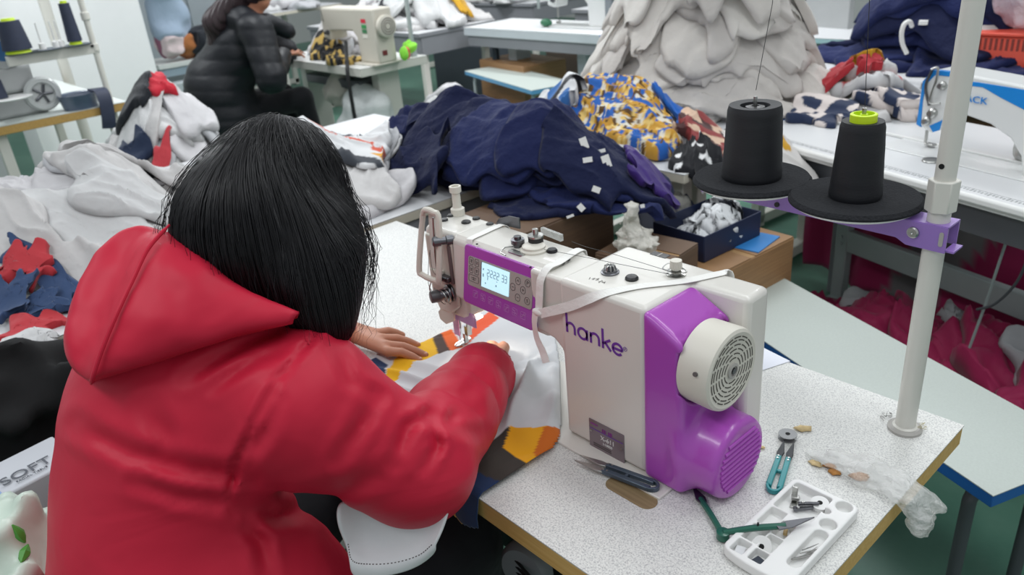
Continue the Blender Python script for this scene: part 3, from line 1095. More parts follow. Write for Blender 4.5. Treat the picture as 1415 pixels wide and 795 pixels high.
def hand(X, Y, Z, wr, knuck, tips, thumb, up):
    """palm and five bent fingers; knuck, tips: four points each, thumb: base, joint, tip"""
    d = 9.0
    kc = np.mean(knuck, 0)
    for k in knuck:
        d = smin(d, cone(np.array(wr) + (np.array(k) - kc) * .45, k, .0125, .0095, X, Y, Z), .010)
    d = smin(d, cone(wr, np.array(wr) + (kc - np.array(wr)) * .3, .021, .019, X, Y, Z, (up, 1.35)), .012)
    for k, t in zip(knuck, tips):
        k, t = np.array(k), np.array(t)
        m1 = k + (t - k) * .46 + np.array(up) * .007
        m2 = k + (t - k) * .76 + np.array(up) * .004
        f = np.minimum(np.minimum(cone(k, m1, .0092, .0083, X, Y, Z), cone(m1, m2, .0083, .0076, X, Y, Z)), cone(m2, t, .0076, .0062, X, Y, Z))
        d = smin(d, f, .003)
    f = np.minimum(cone(thumb[0], thumb[1], .0125, .0098, X, Y, Z), cone(thumb[1], thumb[2], .0098, .0076, X, Y, Z))
    return smin(d, f, .006)


LK = [at(521, 461, 'z', .030), at(527, 468, 'z', .034), at(533, 477, 'z', .034), at(535, 486, 'z', .031)]
LT = [at(556, 463, 'z', .012), at(577, 477, 'z', .012), at(588, 491, 'z', .012), at(580, 498, 'z', .012)]
LTH = [at(500, 500, 'z', .030), at(509, 520, 'z', .022), at(523, 530, 'z', .014)]
RK = [(-.655, .262, .046), (-.672, .250, .048), (-.682, .235, .046), (-.686, .217, .041)]
RTP = [(-.694, .290, .013), (-.716, .272, .013), (-.726, .250, .013), (-.724, .226, .013)]
RTH = [(-.645, .205, .044), (-.668, .192, .028), (-.692, .196, .016)]


def f_body(X, Y, Z):
    # neck and head
    d = ell(HEAD + HUP * .022 - FACE * .008, (.074, .092, .086), X, Y, Z, HM)
    d = smin(d, ell(HEAD - HUP * .045 + FACE * .035, (.056, .058, .062), X, Y, Z, HM), .03)
    nose = HEAD + FACE * .098 - HUP * .022
    d = smin(d, cone(HEAD + FACE * .088 + HUP * .012, nose, .006, .011, X, Y, Z), .010)
    for s in (-1, 1):
        d = smin(d, ell(HEAD + RT * (.033 * s) + FACE * .081 + HUP * .006, (.016, .009, .010), X, Y, Z, HM), .008)
        d = smin(d, ell(HEAD + RT * (.077 * s) - FACE * .008 - HUP * .012, (.008, .018, .030), X, Y, Z, HM), .006)
        d = smax(d, -ell(HEAD + RT * (.083 * s) - FACE * .004 - HUP * .010, (.006, .010, .016), X, Y, Z, HM), .004)
    d = smin(d, ell(HEAD + FACE * .089 - HUP * .056, (.022, .009, .006), X, Y, Z, HM), .006)
    d = smax(d, -ell(HEAD + FACE * .0995 - HUP * .0565, (.02, .006, .0016), X, Y, Z, HM), .002)
    d = smin(d, cone(HEAD - HUP * .05 - FACE * .03, NECK + (0, 0, -.03), .052, .058, X, Y, Z), .03)
    # trunk and limbs under the clothes
    d = smin(d, cone(NECK + (0, 0, -.06), CHEST, .07, .10, X, Y, Z), .05)
    d = smin(d, cone(CHEST, PELV + (0, 0, .03), .10, .115, X, Y, Z), .05)
    for sh, el, wr in ((SHR, ELR, WRR), (SHL, ELL_, WRL)):
        d = smin(d, cone(NECK + (0, 0, -.07), sh, .05, .045, X, Y, Z), .04)
        d = smin(d, cone(sh, el, .045, .038, X, Y, Z), .02)
        d = smin(d, cone(el, wr, .037, .0235, X, Y, Z), .02)
    for s, kn in ((-1, np.array([-.86, .02, -.19])), (1, np.array([-.55, .03, -.19]))):
        hip = PELV + np.array([.085 * s, .03, -.01])
        d = smin(d, cone(hip, kn, .075, .055, X, Y, Z), .03)
    return d


def f_hl(X, Y, Z):
    w = cone(WRL - (WRL - ELL_) * -.0 + (ELL_ - WRL) * .2, WRL, .027, .0235, X, Y, Z)
    return smin(w, hand(X, Y, Z, WRL, LK, LT, LTH, (0, 0, 1)), .012)


def f_hr(X, Y, Z):
    w = cone(WRR + (ELR - WRR) * .2, WRR, .027, .0235, X, Y, Z)
    return smin(w, hand(X, Y, Z, WRR, RK, RTP, RTH, (0, 0, 1)), .012)


def joinmeshes(ms):
    V, Fc, o = [], [], 0
    for v, f in ms:
        V.append(v)
        Fc.append(f + o)
        o += len(v)
    return np.concatenate(V), np.concatenate(Fc)


def f_leg(X, Y, Z):
    d = 9.0
    for s, kn, an in ((-1, np.array([-.86, .02, -.19]), np.array([-.84, .10, -.66])), (1, np.array([-.55, .03, -.19]), np.array([-.54, .14, -.66]))):
        d = np.minimum(d, cone(kn, an, .053, .036, X, Y, Z))
        d = smin(d, cone(an + (0, 0, -.045), an + (0, .15, -.06), .036, .03, X, Y, Z), .03)
    return d


def f_all(X, Y, Z):
    d = f_body(X, Y, Z)
    return np.minimum(d, f_leg(X, Y, Z))


def f_fine(X, Y, Z):
    return np.minimum(f_hl(X, Y, Z), f_hr(X, Y, Z))


# one continuous surface: trunk at 9 mm, and both forearms with hands at 2.4 mm cut out of the same distance field
def f_whole(X, Y, Z):
    return smin(smin(f_all(X, Y, Z), f_hl(X, Y, Z), .006), f_hr(X, Y, Z), .006)


bv, bf = surfnet(f_whole, (-1.09, -.60, -.76), (-.32, .36, .56), .0085)
hv1 = surfnet(f_whole, (-1.03, .045, -.005), (-.78, .235, .085), .0022)
hv2 = surfnet(f_whole, (-.765, .16, -.005), (-.58, .37, .10), .0026)
inb = (lambda c, lo, hi: np.all((c > np.array(lo)) & (c < np.array(hi)), 1))
cen = bv[bf].mean(1)
keep = ~(inb(cen, (-1.028, .047, -.003), (-.782, .233, .083)) | inb(cen, (-.763, .162, -.003), (-.582, .368, .098)))
body_mesh = joinmeshes([(bv, bf[keep]), hv1, hv2])
person_body = part('body', body_mesh, SKIN, person, smooth=180)
for tp_, kn in list(zip(LT, LK)):
    dr = (np.array(tp_) - np.array(kn))
    dr /= np.linalg.norm(dr)
    c = np.array(tp_) - dr * .001 + np.array((0, 0, .0052))
    b = MB()
    sd = np.cross(dr, (0, 0, 1))
    R3 = Matrix((dr, sd, np.cross(sd, dr))).transposed()
    bb = MB().ball((0, 0, 0), 1, 12, 8, (.0062, .0046, .0018))
    b.add([Vector(c) + R3 @ Vector(p) for p in bb.v], bb.f)
    part('finger_nail', b, NAIL, person, smooth=180)


# ---- jacket: trunk and sleeves as one shell
def wr_noise(X, Y, Z, s, seed):
    return vnoise(X * s, Y * s, Z * s, seed)


# where the seams and folds of the jacket run, as traced lines (depth, width, line)
FOLDS = [
    (.005, 4.5, [(455, 455), (425, 492), (390, 535), (355, 588), (330, 640), (318, 690), (322, 720)]),
    (.0065, 11, [(110, 590), (180, 628), (260, 652), (345, 662)]),
    (.005, 9, [(190, 668), (250, 690), (335, 700)]),
    (.006, 9, [(255, 520), (330, 490), (400, 462), (440, 452)]),
    (.005, 8, [(300, 540), (360, 505), (425, 478)]),
    (.007, 8, [(600, 566), (560, 588), (545, 640)]),
    (.008, 7, [(592, 575), (605, 615), (588, 650)]),
    (.008, 8, [(655, 562), (618, 580), (590, 572)]),
    (.006, 8, [(668, 600), (635, 592), (606, 582)]),
    (.006, 8, [(672, 530), (640, 548), (612, 556)]),
    (.007, 9, [(520, 548), (500, 590), (470, 640)]),
    (.006, 8, [(470, 480), (488, 530), (520, 548)]),
    (.006, 9, [(335, 640), (370, 600), (385, 560)]),
    (.005, 10, [(420, 690), (480, 672), (540, 650)]),
    (.006, 10, [(340, 700), (380, 712), (440, 705)]),
    (.007, 9, [(330, 715), (360, 750), (372, 800)]),
    (.005, 12, [(200, 560), (230, 600), (235, 640)]),
]


def f_jacket(X, Y, Z):
    wx = wr_noise(X, Y, Z, 6, 3) * .03
    back = np.array([0, -.03, 0])
    d = ell(CHEST + (-.005, -.03, .02), (.165, .125, .20), X, Y, Z, Matrix.Rotation(-.42, 3, 'X'))
    d = smin(d, ell((-.632, -.385, -.10), (.205, .160, .26), X, Y, Z, Matrix.Rotation(-.25, 3, 'X')), .09)
    d = smin(d, ell((-.635, -.40, -.26), (.225, .19, .15), X, Y, Z), .07)
    d = smin(d, ell((-.545, -.30, -.14), (.14, .15, .23), X, Y, Z), .06)
    # shoulders
    d = smin(d, cone(NECK + (0, -.03, -.07), SHR + (.0, 0, -.015), .085, .085, X, Y, Z), .06)
    d = smin(d, cone(NECK + (0, -.03, -.07), SHL + (.0, 0, -.015), .085, .082, X, Y, Z), .06)
    # sleeves
    for sh, el, wr, side in ((SHR, ELR, WRR, 1), (SHL, ELL_, WRL, -1)):
        ax = (el - sh) / np.linalg.norm(el - sh)
        t = (X - sh[0]) * ax[0] + (Y - sh[1]) * ax[1] + (Z - sh[2]) * ax[2]
        rip = .003 * (1 - 2 * np.abs(np.sin((t + wx * 1.2) * 42)) ** .7) * np.clip((t - .08) * 10, 0, 1)
        up = cone(sh + (0, 0, -.02), el, .085, .073, X, Y, Z) + rip
        ax2 = (wr - el) / np.linalg.norm(wr - el)
        t2 = (X - el[0]) * ax2[0] + (Y - el[1]) * ax2[1] + (Z - el[2]) * ax2[2]
        L = np.linalg.norm(wr - el)
        rip2 = .0038 * (1 - 2 * np.abs(np.sin((t2 + wx * 1.3) * 36)) ** .7) * np.clip(1.15 - np.abs(t2 / L - .42) * 2.4, 0, 1)
        ins = (sh - el) / np.linalg.norm(sh - el) + (wr - el) / np.linalg.norm(wr - el) + np.array([0, 0, .35])
        ins /= np.linalg.norm(ins)
        iw = np.clip(((X - el[0]) * ins[0] + (Y - el[1]) * ins[1] + (Z - el[2]) * ins[2]) / .07, 0, 1) * np.clip(1.25 + 1.2 * wr_noise(X, Y, Z, 11, 21), .15, 1)
        rip2 = rip2 * iw
        up = up - rip + rip * iw
        lo = cone(el, el + (wr - el) * .86, .072, .055, X, Y, Z) + rip2
        lo = smin(lo, cone(el + (wr - el) * .86, el + (wr - el) * 1.03, .055, .046, X, Y, Z), .02)
        arm_ = smin(up, lo, .03)
        # cuff opening
        e = el + (wr - el) * 1.03
        tt = (X - e[0]) * ax2[0] + (Y - e[1]) * ax2[1] + (Z - e[2]) * ax2[2]
        arm_ = np.maximum(arm_, tt)
        arm_ = smax(arm_, -np.maximum(cone(el + (wr - el) * .86, el + (wr - el) * 1.3, .047, .038, X, Y, Z), -tt - .05), .003)
        d = smin(d, arm_, .035)
    d = d + .0022 * wr_noise(X, Y, Z, 14, 5) + .006 * wr_noise(X, Y, Z, 5, 6)
    # sewn seams and soft folds
    near = np.abs(d) < .03
    q = np.stack([X[near], Y[near], Z[near]], 1)
    add = np.zeros(len(q))
    w = 9 * vnoise(q[:, 0] * 9, q[:, 1] * 9, q[:, 2] * 9, 31)
    loc = (q - CAM) @ np.array(Euler(ROT).to_matrix())
    gx, gy = 707.5 + F * loc[:, 0] / -loc[:, 2] + w, 397.5 - F * loc[:, 1] / -loc[:, 2] + w
    for amp, wid, pl in FOLDS:
        dm = np.full(len(q), 1e9)
        for (x0, y0), (x1, y1) in zip(pl[:-1], pl[1:]):
            ex, ey = x1 - x0, y1 - y0
            t = np.clip(((gx - x0) * ex + (gy - y0) * ey) / (ex * ex + ey * ey), 0, 1)
            dm = np.minimum(dm, np.hypot(gx - x0 - t * ex, gy - y0 - t * ey))
        ln_ = np.clip((np.hypot(gx - pl[0][0], gy - pl[0][1]) + 4) / 40, 0, 1) * np.clip((np.hypot(gx - pl[-1][0], gy - pl[-1][1]) + 4) / 40, 0, 1)
        add += amp * ln_ * (np.exp(-(dm / wid) ** 2) - .45 * np.exp(-((dm - 2.2 * wid) / wid) ** 2))
    d[near] += add
    # neck hole
    d = smax(d, -cone(NECK + (0, .01, -.02), NECK + (.01, .03, .2), .062, .08, X, Y, Z), .01)
    # hem
    d = smax(d, -.335 - Z, .01)
    return d


jv = surfnet(f_jacket, (-1.12, -.66, -.36), (-.26, .30, .40), .0052)
jacket = part('jacket', jv, RED, person, smooth=180, label='red padded jacket')

# legs of the trousers
def f_trou(X, Y, Z):
    d = 9.0
    for s, kn, an in ((-1, np.array([-.86, .02, -.19]), np.array([-.84, .10, -.66])), (1, np.array([-.55, .03, -.19]), np.array([-.54, .14, -.66]))):
        hip = PELV + np.array([.085 * s, .03, -.01])
        g_ = smin(cone(hip, kn, .098, .073, X, Y, Z), cone(kn, an + (0, 0, .03), .070, .052, X, Y, Z), .02)
        d = smin(d, g_, .03)
    d = smin(d, ell(PELV, (.185, .15, .12), X, Y, Z), .04)
    return d + .004 * wr_noise(X, Y, Z, 12, 3)


part('trousers', surfnet(f_trou, (-1.0, -.62, -.70), (-.42, .24, -.05), .009), DARKTR, person, smooth=180)
for ax_ in ((-.84, .10), (-.54, .14)):
    b = MB()
    sv = surfnet(lambda X, Y, Z: smax(smin(cone((ax_[0], ax_[1], -.70), (ax_[0], ax_[1] + .14, -.715), .050, .042, X, Y, Z), cone((ax_[0], ax_[1], -.70), (ax_[0], ax_[1], -.64), .047, .047, X, Y, Z), .02), -.757 - Z, .004),
                 (ax_[0] - .08, ax_[1] - .08, -.765), (ax_[0] + .08, ax_[1] + .21, -.58), .007)
    part('shoe', sv, BLACK, person, smooth=180)

# ---- hood hanging down the back: a pouch with a narrow mouth
HT = np.array([-.640, -.372, .300])          # lowest point of the pouch


HG = [
    # back of the rim, rim, inner side, groove, hem, then the outer panel to the shoulder
    [(245, 335, 1.05), (236, 322, 1.03), (240, 325, 1.03), (256, 330, 1.02), (270, 342, 1.0), (295, 368, 1.0), (325, 395, .98), (370, 420, .95), (415, 440, .93)],
    [(205, 312, 1.09), (184, 301, 1.04), (201, 304, 1.03), (222, 310, 1.005), (234, 311, .965), (266, 335, .935), (300, 369, .918), (352, 404, .902), (413, 429, .888)],
    [(150, 350, 1.09), (137, 326, 1.035), (172, 330, 1.025), (190, 344, .995), (205, 343, .945), (243, 360, .917), (292, 386, .903), (347, 414, .893), (412, 433, .885)],
    [(125, 390, 1.08), (110, 358, 1.02), (150, 370, 1.015), (170, 388, .98), (184, 385, .932), (228, 394, .903), (284, 408, .894), (343, 425, .888), (410, 435, .884)],
    [(100, 450, 1.07), (84, 415, 1.0), (122, 420, .995), (148, 437, .965), (161, 434, .922), (210, 436, .897), (270, 440, .890), (338, 438, .886), (408, 438, .884)],
    [(98, 490, 1.06), (81, 465, .985), (108, 470, .98), (130, 482, .955), (142, 480, .925), (196, 475, .903), (262, 466, .893), (332, 451, .888), (406, 442, .885)],
    [(112, 520, 1.05), (92, 508, .98), (106, 510, .975), (120, 516, .955), (130, 515, .935), (187, 503, .915), (255, 485, .903), (328, 460, .895), (405, 446, .888)],
    [(125, 528, 1.04), (116, 530, .98), (118, 531, .97), (122, 532, .96), (126, 531, .950), (184, 516, .933), (251, 494, .922), (326, 466, .913), (404, 449, .90)],
    [(140, 520, 1.06), (132, 528, 1.02), (132, 528, 1.02), (134, 528, 1.01), (138, 526, 1.0), (190, 505, 1.0), (255, 480, .99), (330, 455, .98), (405, 440, .96)]]
hb = MB()
nr, ncol = len(HG), len(HG[0])
hb.add([atd(*q) for r in HG for q in r], [(i * ncol + j, i * ncol + j + 1, (i + 1) * ncol + j + 1, (i + 1) * ncol + j) for i in range(nr - 1) for j in range(ncol - 1)])
hood = part('hood', hb, RED, person, smooth=180, label='red hood hanging down the back')
md = hood.modifiers.new('sub', 'SUBSURF')
md.levels = md.render_levels = 3
tx_ = bpy.data.textures.new('cloth folds', 'CLOUDS')
tx_.noise_scale = .07
tx_.noise_depth = 2
md = hood.modifiers.new('folds', 'DISPLACE')
md.texture = tx_
md.strength = .010
md.mid_level = .5
md.texture_coords = 'LOCAL'
md = hood.modifiers.new('thick', 'SOLIDIFY')
md.thickness = .004
md.offset = -1
hs = [np.array(atd(r[4][0], r[4][1], r[4][2] - .002)) for r in HG[1:8]]
part('hood_seam', MB().tube(spline(hs, 8), [.0014] * 2 + [.0024] * (len(spline(hs, 8)) - 4) + [.0014] * 2, 8), RED, hood)


# ---- long straight hair: an inner mass and the strands lying over it
HC = HEAD + HUP * .018 + FACE * .0
HRAD = np.array([.084, .098, .116])
RLOCK = [HEAD + RT * .060 + FACE * .035 - HUP * .02, np.array(atd(455, 360, .95)), np.array(atd(456, 435, .95))]
LLOCK = [HEAD - RT * .055 + FACE * .02 - HUP * .02, HEAD - RT * .075 + np.array([0, .01, -.11]), HEAD - RT * .08 + np.array([0, .02, -.19])]


def f_hair(X, Y, Z):
    d = ell(HC, HRAD - .006, X, Y, Z, HM)
    # back fall into the hood
    d = smin(d, cone(HC - FACE * .045 - HUP * .03, np.array([-.62, -.205, .335]), .074, .066, X, Y, Z), .04)
    d = smin(d, cone(HC - RT * .03 - FACE * .02 - HUP * .03, np.array([-.655, -.18, .33]), .060, .05, X, Y, Z), .04)
    # the two side falls
    d = smin(d, np.minimum(cone(RLOCK[0], RLOCK[1], .040, .036, X, Y, Z), cone(RLOCK[1], RLOCK[2], .036, .024, X, Y, Z)), .05)
    d = smin(d, cone(HC + RT * .05 - HUP * .04, np.array(atd(420, 385, .955)), .058, .034, X, Y, Z), .04)
    d = smin(d, np.minimum(cone(LLOCK[0], LLOCK[1], .034, .030, X, Y, Z), cone(LLOCK[1], LLOCK[2], .030, .018, X, Y, Z)), .05)
    # face left free
    face = ell(HEAD + FACE * .115 - HUP * .03, (.062, .055, .085), X, Y, Z, HM)
    return smax(d, -face, .015)


hairm = part('hair', surfnet(f_hair, (-.78, -.32, .16), (-.44, .06, .58), .0045), HAIR, person, smooth=180, label='long straight black hair')


def sdf_at(p):
    return float(f_hair(np.array([p[0]]), np.array([p[1]]), np.array([p[2]]))[0])


def strands(nst, seed, f, hc, hr, hm, hup, rng_skip, length, r0, npt=18, fly=0.0, lift=(.0005, .004)):
    """hairs that start round the crown, follow the inner mass and then fall"""
    R = np.random.default_rng(seed)
    ph = R.uniform(0, 2 * np.pi, nst)
    ok = np.abs(((ph - np.pi / 2 + np.pi) % (2 * np.pi)) - np.pi) > rng_skip      # pi/2 is the face side
    ph = ph[ok]
    m = len(ph)
    th0 = R.uniform(.02, 1.0, m) ** 1.0
    loc = np.stack([np.sin(th0) * np.cos(ph), np.sin(th0) * np.sin(ph), np.cos(th0)], 1) * hr
    P = hc + loc @ hm.T
    off = R.uniform(lift[0], lift[1], m)
    L = length * R.uniform(.75, 1.12, m)
    step = L / npt
    pts = [P.copy()]
    tang = np.stack([np.cos(th0) * np.cos(ph), np.cos(th0) * np.sin(ph), -np.sin(th0)], 1) @ hm.T
    vel = tang / np.linalg.norm(tang, axis=1)[:, None]
    side = R.normal(0, 1, (m, 3)) * .014
    for k in range(npt):
        vel = vel * .66 + np.array([0, 0, -1]) * .34 + side * .3
        vel /= np.linalg.norm(vel, axis=1)[:, None]
        P = P + vel * step[:, None]
        e = 2e-3
        d = f(P[:, 0], P[:, 1], P[:, 2])
        gr = np.stack([f(P[:, 0] + e, P[:, 1], P[:, 2]) - d, f(P[:, 0], P[:, 1] + e, P[:, 2]) - d, f(P[:, 0], P[:, 1], P[:, 2] + e) - d], 1)
        gr /= np.linalg.norm(gr, axis=1)[:, None] + 1e-9
        tgt = off + fly * (k / npt) ** 2 * R.uniform(0, 1, m)
        push = np.where(d < tgt, tgt - d, np.where(d < .06, (tgt - d) * .6, 0))
        P = P + gr * push[:, None]
        vel = vel - gr * np.minimum((vel * gr).sum(1), 0)[:, None]
        pts.append(P.copy())
    A = np.stack(pts, 1)                                        # m, npt+1, 3
    D = np.gradient(A, axis=1)
    D /= np.linalg.norm(D, axis=2)[:, :, None] + 1e-9
    U = np.cross(D, np.array([.31, .52, .79]))
    U /= np.linalg.norm(U, axis=2)[:, :, None] + 1e-9
    Wv = np.cross(D, U)
    rad = r0 * np.concatenate([[.8], np.ones(npt - 4), [.85, .6, .35, .12]])
    ring = np.stack([A + (U * math.cos(a) + Wv * math.sin(a)) * rad[None, :, None] for a in (0, 2.0944, 4.18879)], 2)
    V = ring.reshape(-1, 3)
    n1 = npt + 1
    base = (np.arange(m) * n1 * 3)[:, None, None]
    k = np.arange(npt)[None, :, None] * 3
    j = np.arange(3)[None, None, :]
    jn = (j + 1) % 3
    Fq = np.stack([base + k + j, base + k + jn, base + k + 3 + jn, base + k + 3 + j], -1).reshape(-1, 4)
    return V, Fq


def part_fast(name, VF, mat, parent):
    V, Fq = VF
    me = bpy.data.meshes.new(name)
    V = V + np.array((0, 0, T)) - np.array(wloc(parent))
    me.vertices.add(len(V))
    me.vertices.foreach_set('co', V.astype(np.float32).ravel())
    me.loops.add(Fq.size)
    me.loops.foreach_set('vertex_index', Fq.astype(np.int32).ravel())
    me.polygons.add(len(Fq))
    me.polygons.foreach_set('loop_start', np.arange(0, Fq.size, 4, dtype=np.int32))
    me.update(calc_edges=True)
    me.polygons.foreach_set('use_smooth', np.ones(len(Fq), bool))
    me.materials.append(mat)
    o = bpy.data.objects.new(name, me)
    COL.objects.link(o)
    o.parent = parent
    return o


part_fast('hair_strands', strands(5200, 5, f_hair, HC, HRAD, HM, HUP, .62, .37, .00085), HAIR, hairm)
part_fast('loose_hairs', strands(260, 9, f_hair, HC, HRAD, HM, HUP, .5, .31, .00035, fly=.035, lift=(.003, .012)), HAIR, hairm)
# ------------------------------------------------------------------ the piece being sewn
def inpoly(P, poly):
    x, y = P[:, 0], P[:, 1]
    c = np.zeros(len(P), bool)
    n = len(poly)
    for i in range(n):
        x0, y0 = poly[i]
        x1, y1 = poly[(i + 1) % n]
        k = ((y0 > y) != (y1 > y)) & (x < (x1 - x0) * (y - y0) / (y1 - y0 + 1e-12) + x0)
        c ^= k
    return c


def polydist(P, poly):
    d = np.full(len(P), 1e9)
    n = len(poly)
    for i in range(n):
        a, b = np.array(poly[i]), np.array(poly[(i + 1) % n])
        e = b - a
        t = np.clip(((P - a) @ e) / (e @ e + 1e-12), 0, 1)
        d = np.minimum(d, np.linalg.norm(P - a - t[:, None] * e, axis=1))
    return d


def tz(px, py, z=.010):
    p = at(px, py, 'z', z)
    if p[1] > 0:
        return (p[0], p[1])
    p = at(px, py, 'y', -.006)                     # over the front edge: measure down the drop
    return (p[0], p[2] - .006)


OUT = [tz(*q) for q in ((470, 560), (492, 505), (535, 478), (585, 470), (612, 457), (640, 446), (668, 428), (705, 430), (748, 440), (768, 462), (774, 500), (776, 560), (776, 598), (757, 632),
                        (721, 668), (678, 697), (664, 727), (640, 717), (620, 704), (585, 690), (520, 640))]
AREAS = [('#e8a512', [(706, 596), (777, 594), (766, 616), (739, 643), (728, 641), (712, 632), (695, 621)]),
         ('#c9671a', [(752, 596), (778, 592), (766, 618), (744, 640), (738, 626)]),
         ('#3a3530', [(688, 608), (706, 596), (695, 621), (712, 632), (728, 641), (740, 644), (706, 672), (683, 663), (640, 660), (630, 640)]),
         ('#1d3357', [(630, 640), (683, 663), (706, 672), (676, 699), (664, 735), (640, 716), (600, 696), (580, 660)]),
         ('#e0a21a', [(604, 704), (622, 700), (642, 716), (664, 738), (640, 740)]),
         ('#e9b41b', [(528, 530), (545, 500), (575, 478), (596, 462), (606, 490), (572, 506), (548, 528)]),
         ('#4a3a34', [(596, 462), (608, 457), (622, 484), (606, 491)]),
         ('#e2662a', [(608, 457), (622, 452), (640, 478), (622, 485)]),
         ('#263a5c', [(462, 560), (484, 512), (520, 496), (536, 506), (530, 530), (512, 548), (490, 580)]),
         ('#e05a35', [(640, 478), (660, 462), (690, 440), (676, 430), (655, 447)])]
h_ = .003
xs = np.arange(-1.06, -.42, h_)
ys = np.arange(-.085, .40, h_)
GX, GY = np.meshgrid(xs, ys, indexing='ij')
PT = np.stack([GX.ravel(), GY.ravel()], 1)
ins = inpoly(PT, OUT)
ed = polydist(PT, OUT)
edf = np.clip(ed / .012, 0, 1)
wob = vnoise(PT[:, 0] * 14, PT[:, 1] * 14, None, 3)
lift = .0035 + .004 * np.abs(vnoise(PT[:, 0] * 22 + wob, PT[:, 1] * 9, None, 4))
# gathered folds against the pillar
fx = np.exp(-((PT[:, 0] + .545) / .075) ** 2 - ((PT[:, 1] - .23) / .10) ** 2)
cr = np.abs(np.sin((PT[:, 0] * .85 + PT[:, 1] * .5 + .02 * wob) * 62))
lift = lift + fx * (.022 + .034 * (1 - cr) ** 1.4)
fy = np.exp(-((PT[:, 0] + .76) / .08) ** 2 - ((PT[:, 1] - .12) / .06) ** 2)
lift = lift + fy * .012 * (1 - np.abs(np.sin((PT[:, 0] * .4 - PT[:, 1] + .02 * wob) * 60)))
near_needle = np.exp(-((PT[:, 0] + .78) / .05) ** 2 - ((PT[:, 1] - .27) / .05) ** 2)
lift = lift * (1 - .8 * near_needle)
zz = .005 + lift * np.sqrt(edf)
yy = PT[:, 1].copy()
over = yy < .004
# the part past the front edge turns down
zz = np.where(over, .006 + (yy - .004) * 1.0 + 0 * zz, zz)
yy = np.where(over, -.004 - .006 * np.clip(-yy / .03, 0, 1) + .004 * np.sin(PT[:, 0] * 60) * np.clip(-PT[:, 1] / .05, 0, 1), yy)
idn = -np.ones(len(PT), int)
idn[ins] = np.arange(ins.sum())
nx_, ny_ = GX.shape
I = np.arange(nx_ * ny_).reshape(nx_, ny_)
Q = np.stack([I[:-1, :-1], I[1:, :-1], I[1:, 1:], I[:-1, 1:]], -1).reshape(-1, 4)
Q = Q[ins[Q].all(1)]
cv = np.tile(np.array(lin('#cbcdd0'))[None, :3], (len(PT), 1))
for hx, pl in AREAS:
    cv[inpoly(PT, [tz(*q) for q in pl])] = lin(hx)[:3]


def m_vcol(name, rough=.8, bumpw=.1, wscale=20):
    n = N(name)
    a = n.new('ShaderNodeVertexColor', layer_name='print')
    n.link(a.outputs[0], n.b.inputs['Base Color'])
    n.b.inputs['Roughness'].default_value = rough
    n.b.inputs['Sheen Weight'].default_value = .15
    n.b.inputs['Specular IOR Level'].default_value = .2
    n.bump(n.noise(n.coord(), wscale, 3), bumpw, .01)
    return n.m


VCOL = m_vcol('printed jersey cloth')


def vcol(o, cols):
    a = o.data.color_attributes.new('print', 'FLOAT_COLOR', 'POINT')
    c4 = np.ones((len(cols), 4), np.float32)
    c4[:, :3] = cols
    a.data.foreach_set('color', c4.ravel())


jersey = solo('printed_jersey', (np.stack([PT[:, 0], yy, zz], 1)[ins], idn[Q]), VCOL, 'grey white jersey panel with yellow, navy and orange print lying under the needle', 'garment piece', smooth=180)
vcol(jersey, cv[ins])
md = jersey.modifiers.new('thick', 'SOLIDIFY')
md.thickness = .0012
md.offset = 0

# cloth hanging from the lap under the sleeve
WHITECL = fabric('white jersey cloth', '#d3d4d6', .8, wr=.25, wscale=8)


def patch(name, grid, mat, parent=None, sub=3, thick=.003, offset=-1, **k):
    b = MB()
    nr, nc = len(grid), len(grid[0])
    b.add([atd(*q) for r in grid for q in r], [(i * nc + j, i * nc + j + 1, (i + 1) * nc + j + 1, (i + 1) * nc + j) for i in range(nr - 1) for j in range(nc - 1)])
    o = part(name, b, mat, parent, smooth=180, **k)
    m = o.modifiers.new('sub', 'SUBSURF')
    m.levels = m.render_levels = sub
    m = o.modifiers.new('thick', 'SOLIDIFY')
    m.thickness = thick
    m.offset = offset
    return o


G = [[(462, 690, 1.00), (500, 690, 1.03), (545, 690, 1.02), (590, 680, 1.0), (630, 660, .98)],
     [(466, 730, 1.01), (498, 738, 1.055), (545, 730, 1.03), (592, 722, 1.02), (622, 705, .995)],
     [(478, 752, 1.035), (505, 762, 1.05), (548, 757, 1.04), (590, 748, 1.03), (612, 735, 1.005)],
     [(483, 778, 1.03), (510, 785, 1.035), (545, 782, 1.035), (580, 772, 1.03), (602, 754, 1.01)],
     [(487, 797, 1.05), (515, 796, 1.045), (549, 792, 1.045), (580, 780, 1.04), (600, 762, 1.03)]]
lap = patch('jersey_cloth', G, WHITECL)
tag(lap, 'white cloth with a stitched edge hanging below the red sleeve', 'cloth')
st = [np.array(atd(*q)) for q in ((481, 752, 1.018), (487, 775, 1.012), (510, 780, 1.02), (545, 778, 1.02), (578, 768, 1.015), (598, 752, .995))]
b = MB()
sp = spline(st, 14)
for p0, p1 in zip(sp[::2], sp[1::2]):
    b.tube([p0, p1], .0007, 5)
part('stitch_line', b, GREYD, lap)

# ------------------------------------------------------------------ things on the table
TEAL = simple('teal enamel', '#178a8e', .3, coat=.3)
DGREEN = simple('dark green enamel', '#155c4a', .3, coat=.3)
SLATE = simple('slate blue enamel', '#4c5a68', .35, .4, coat=.2)


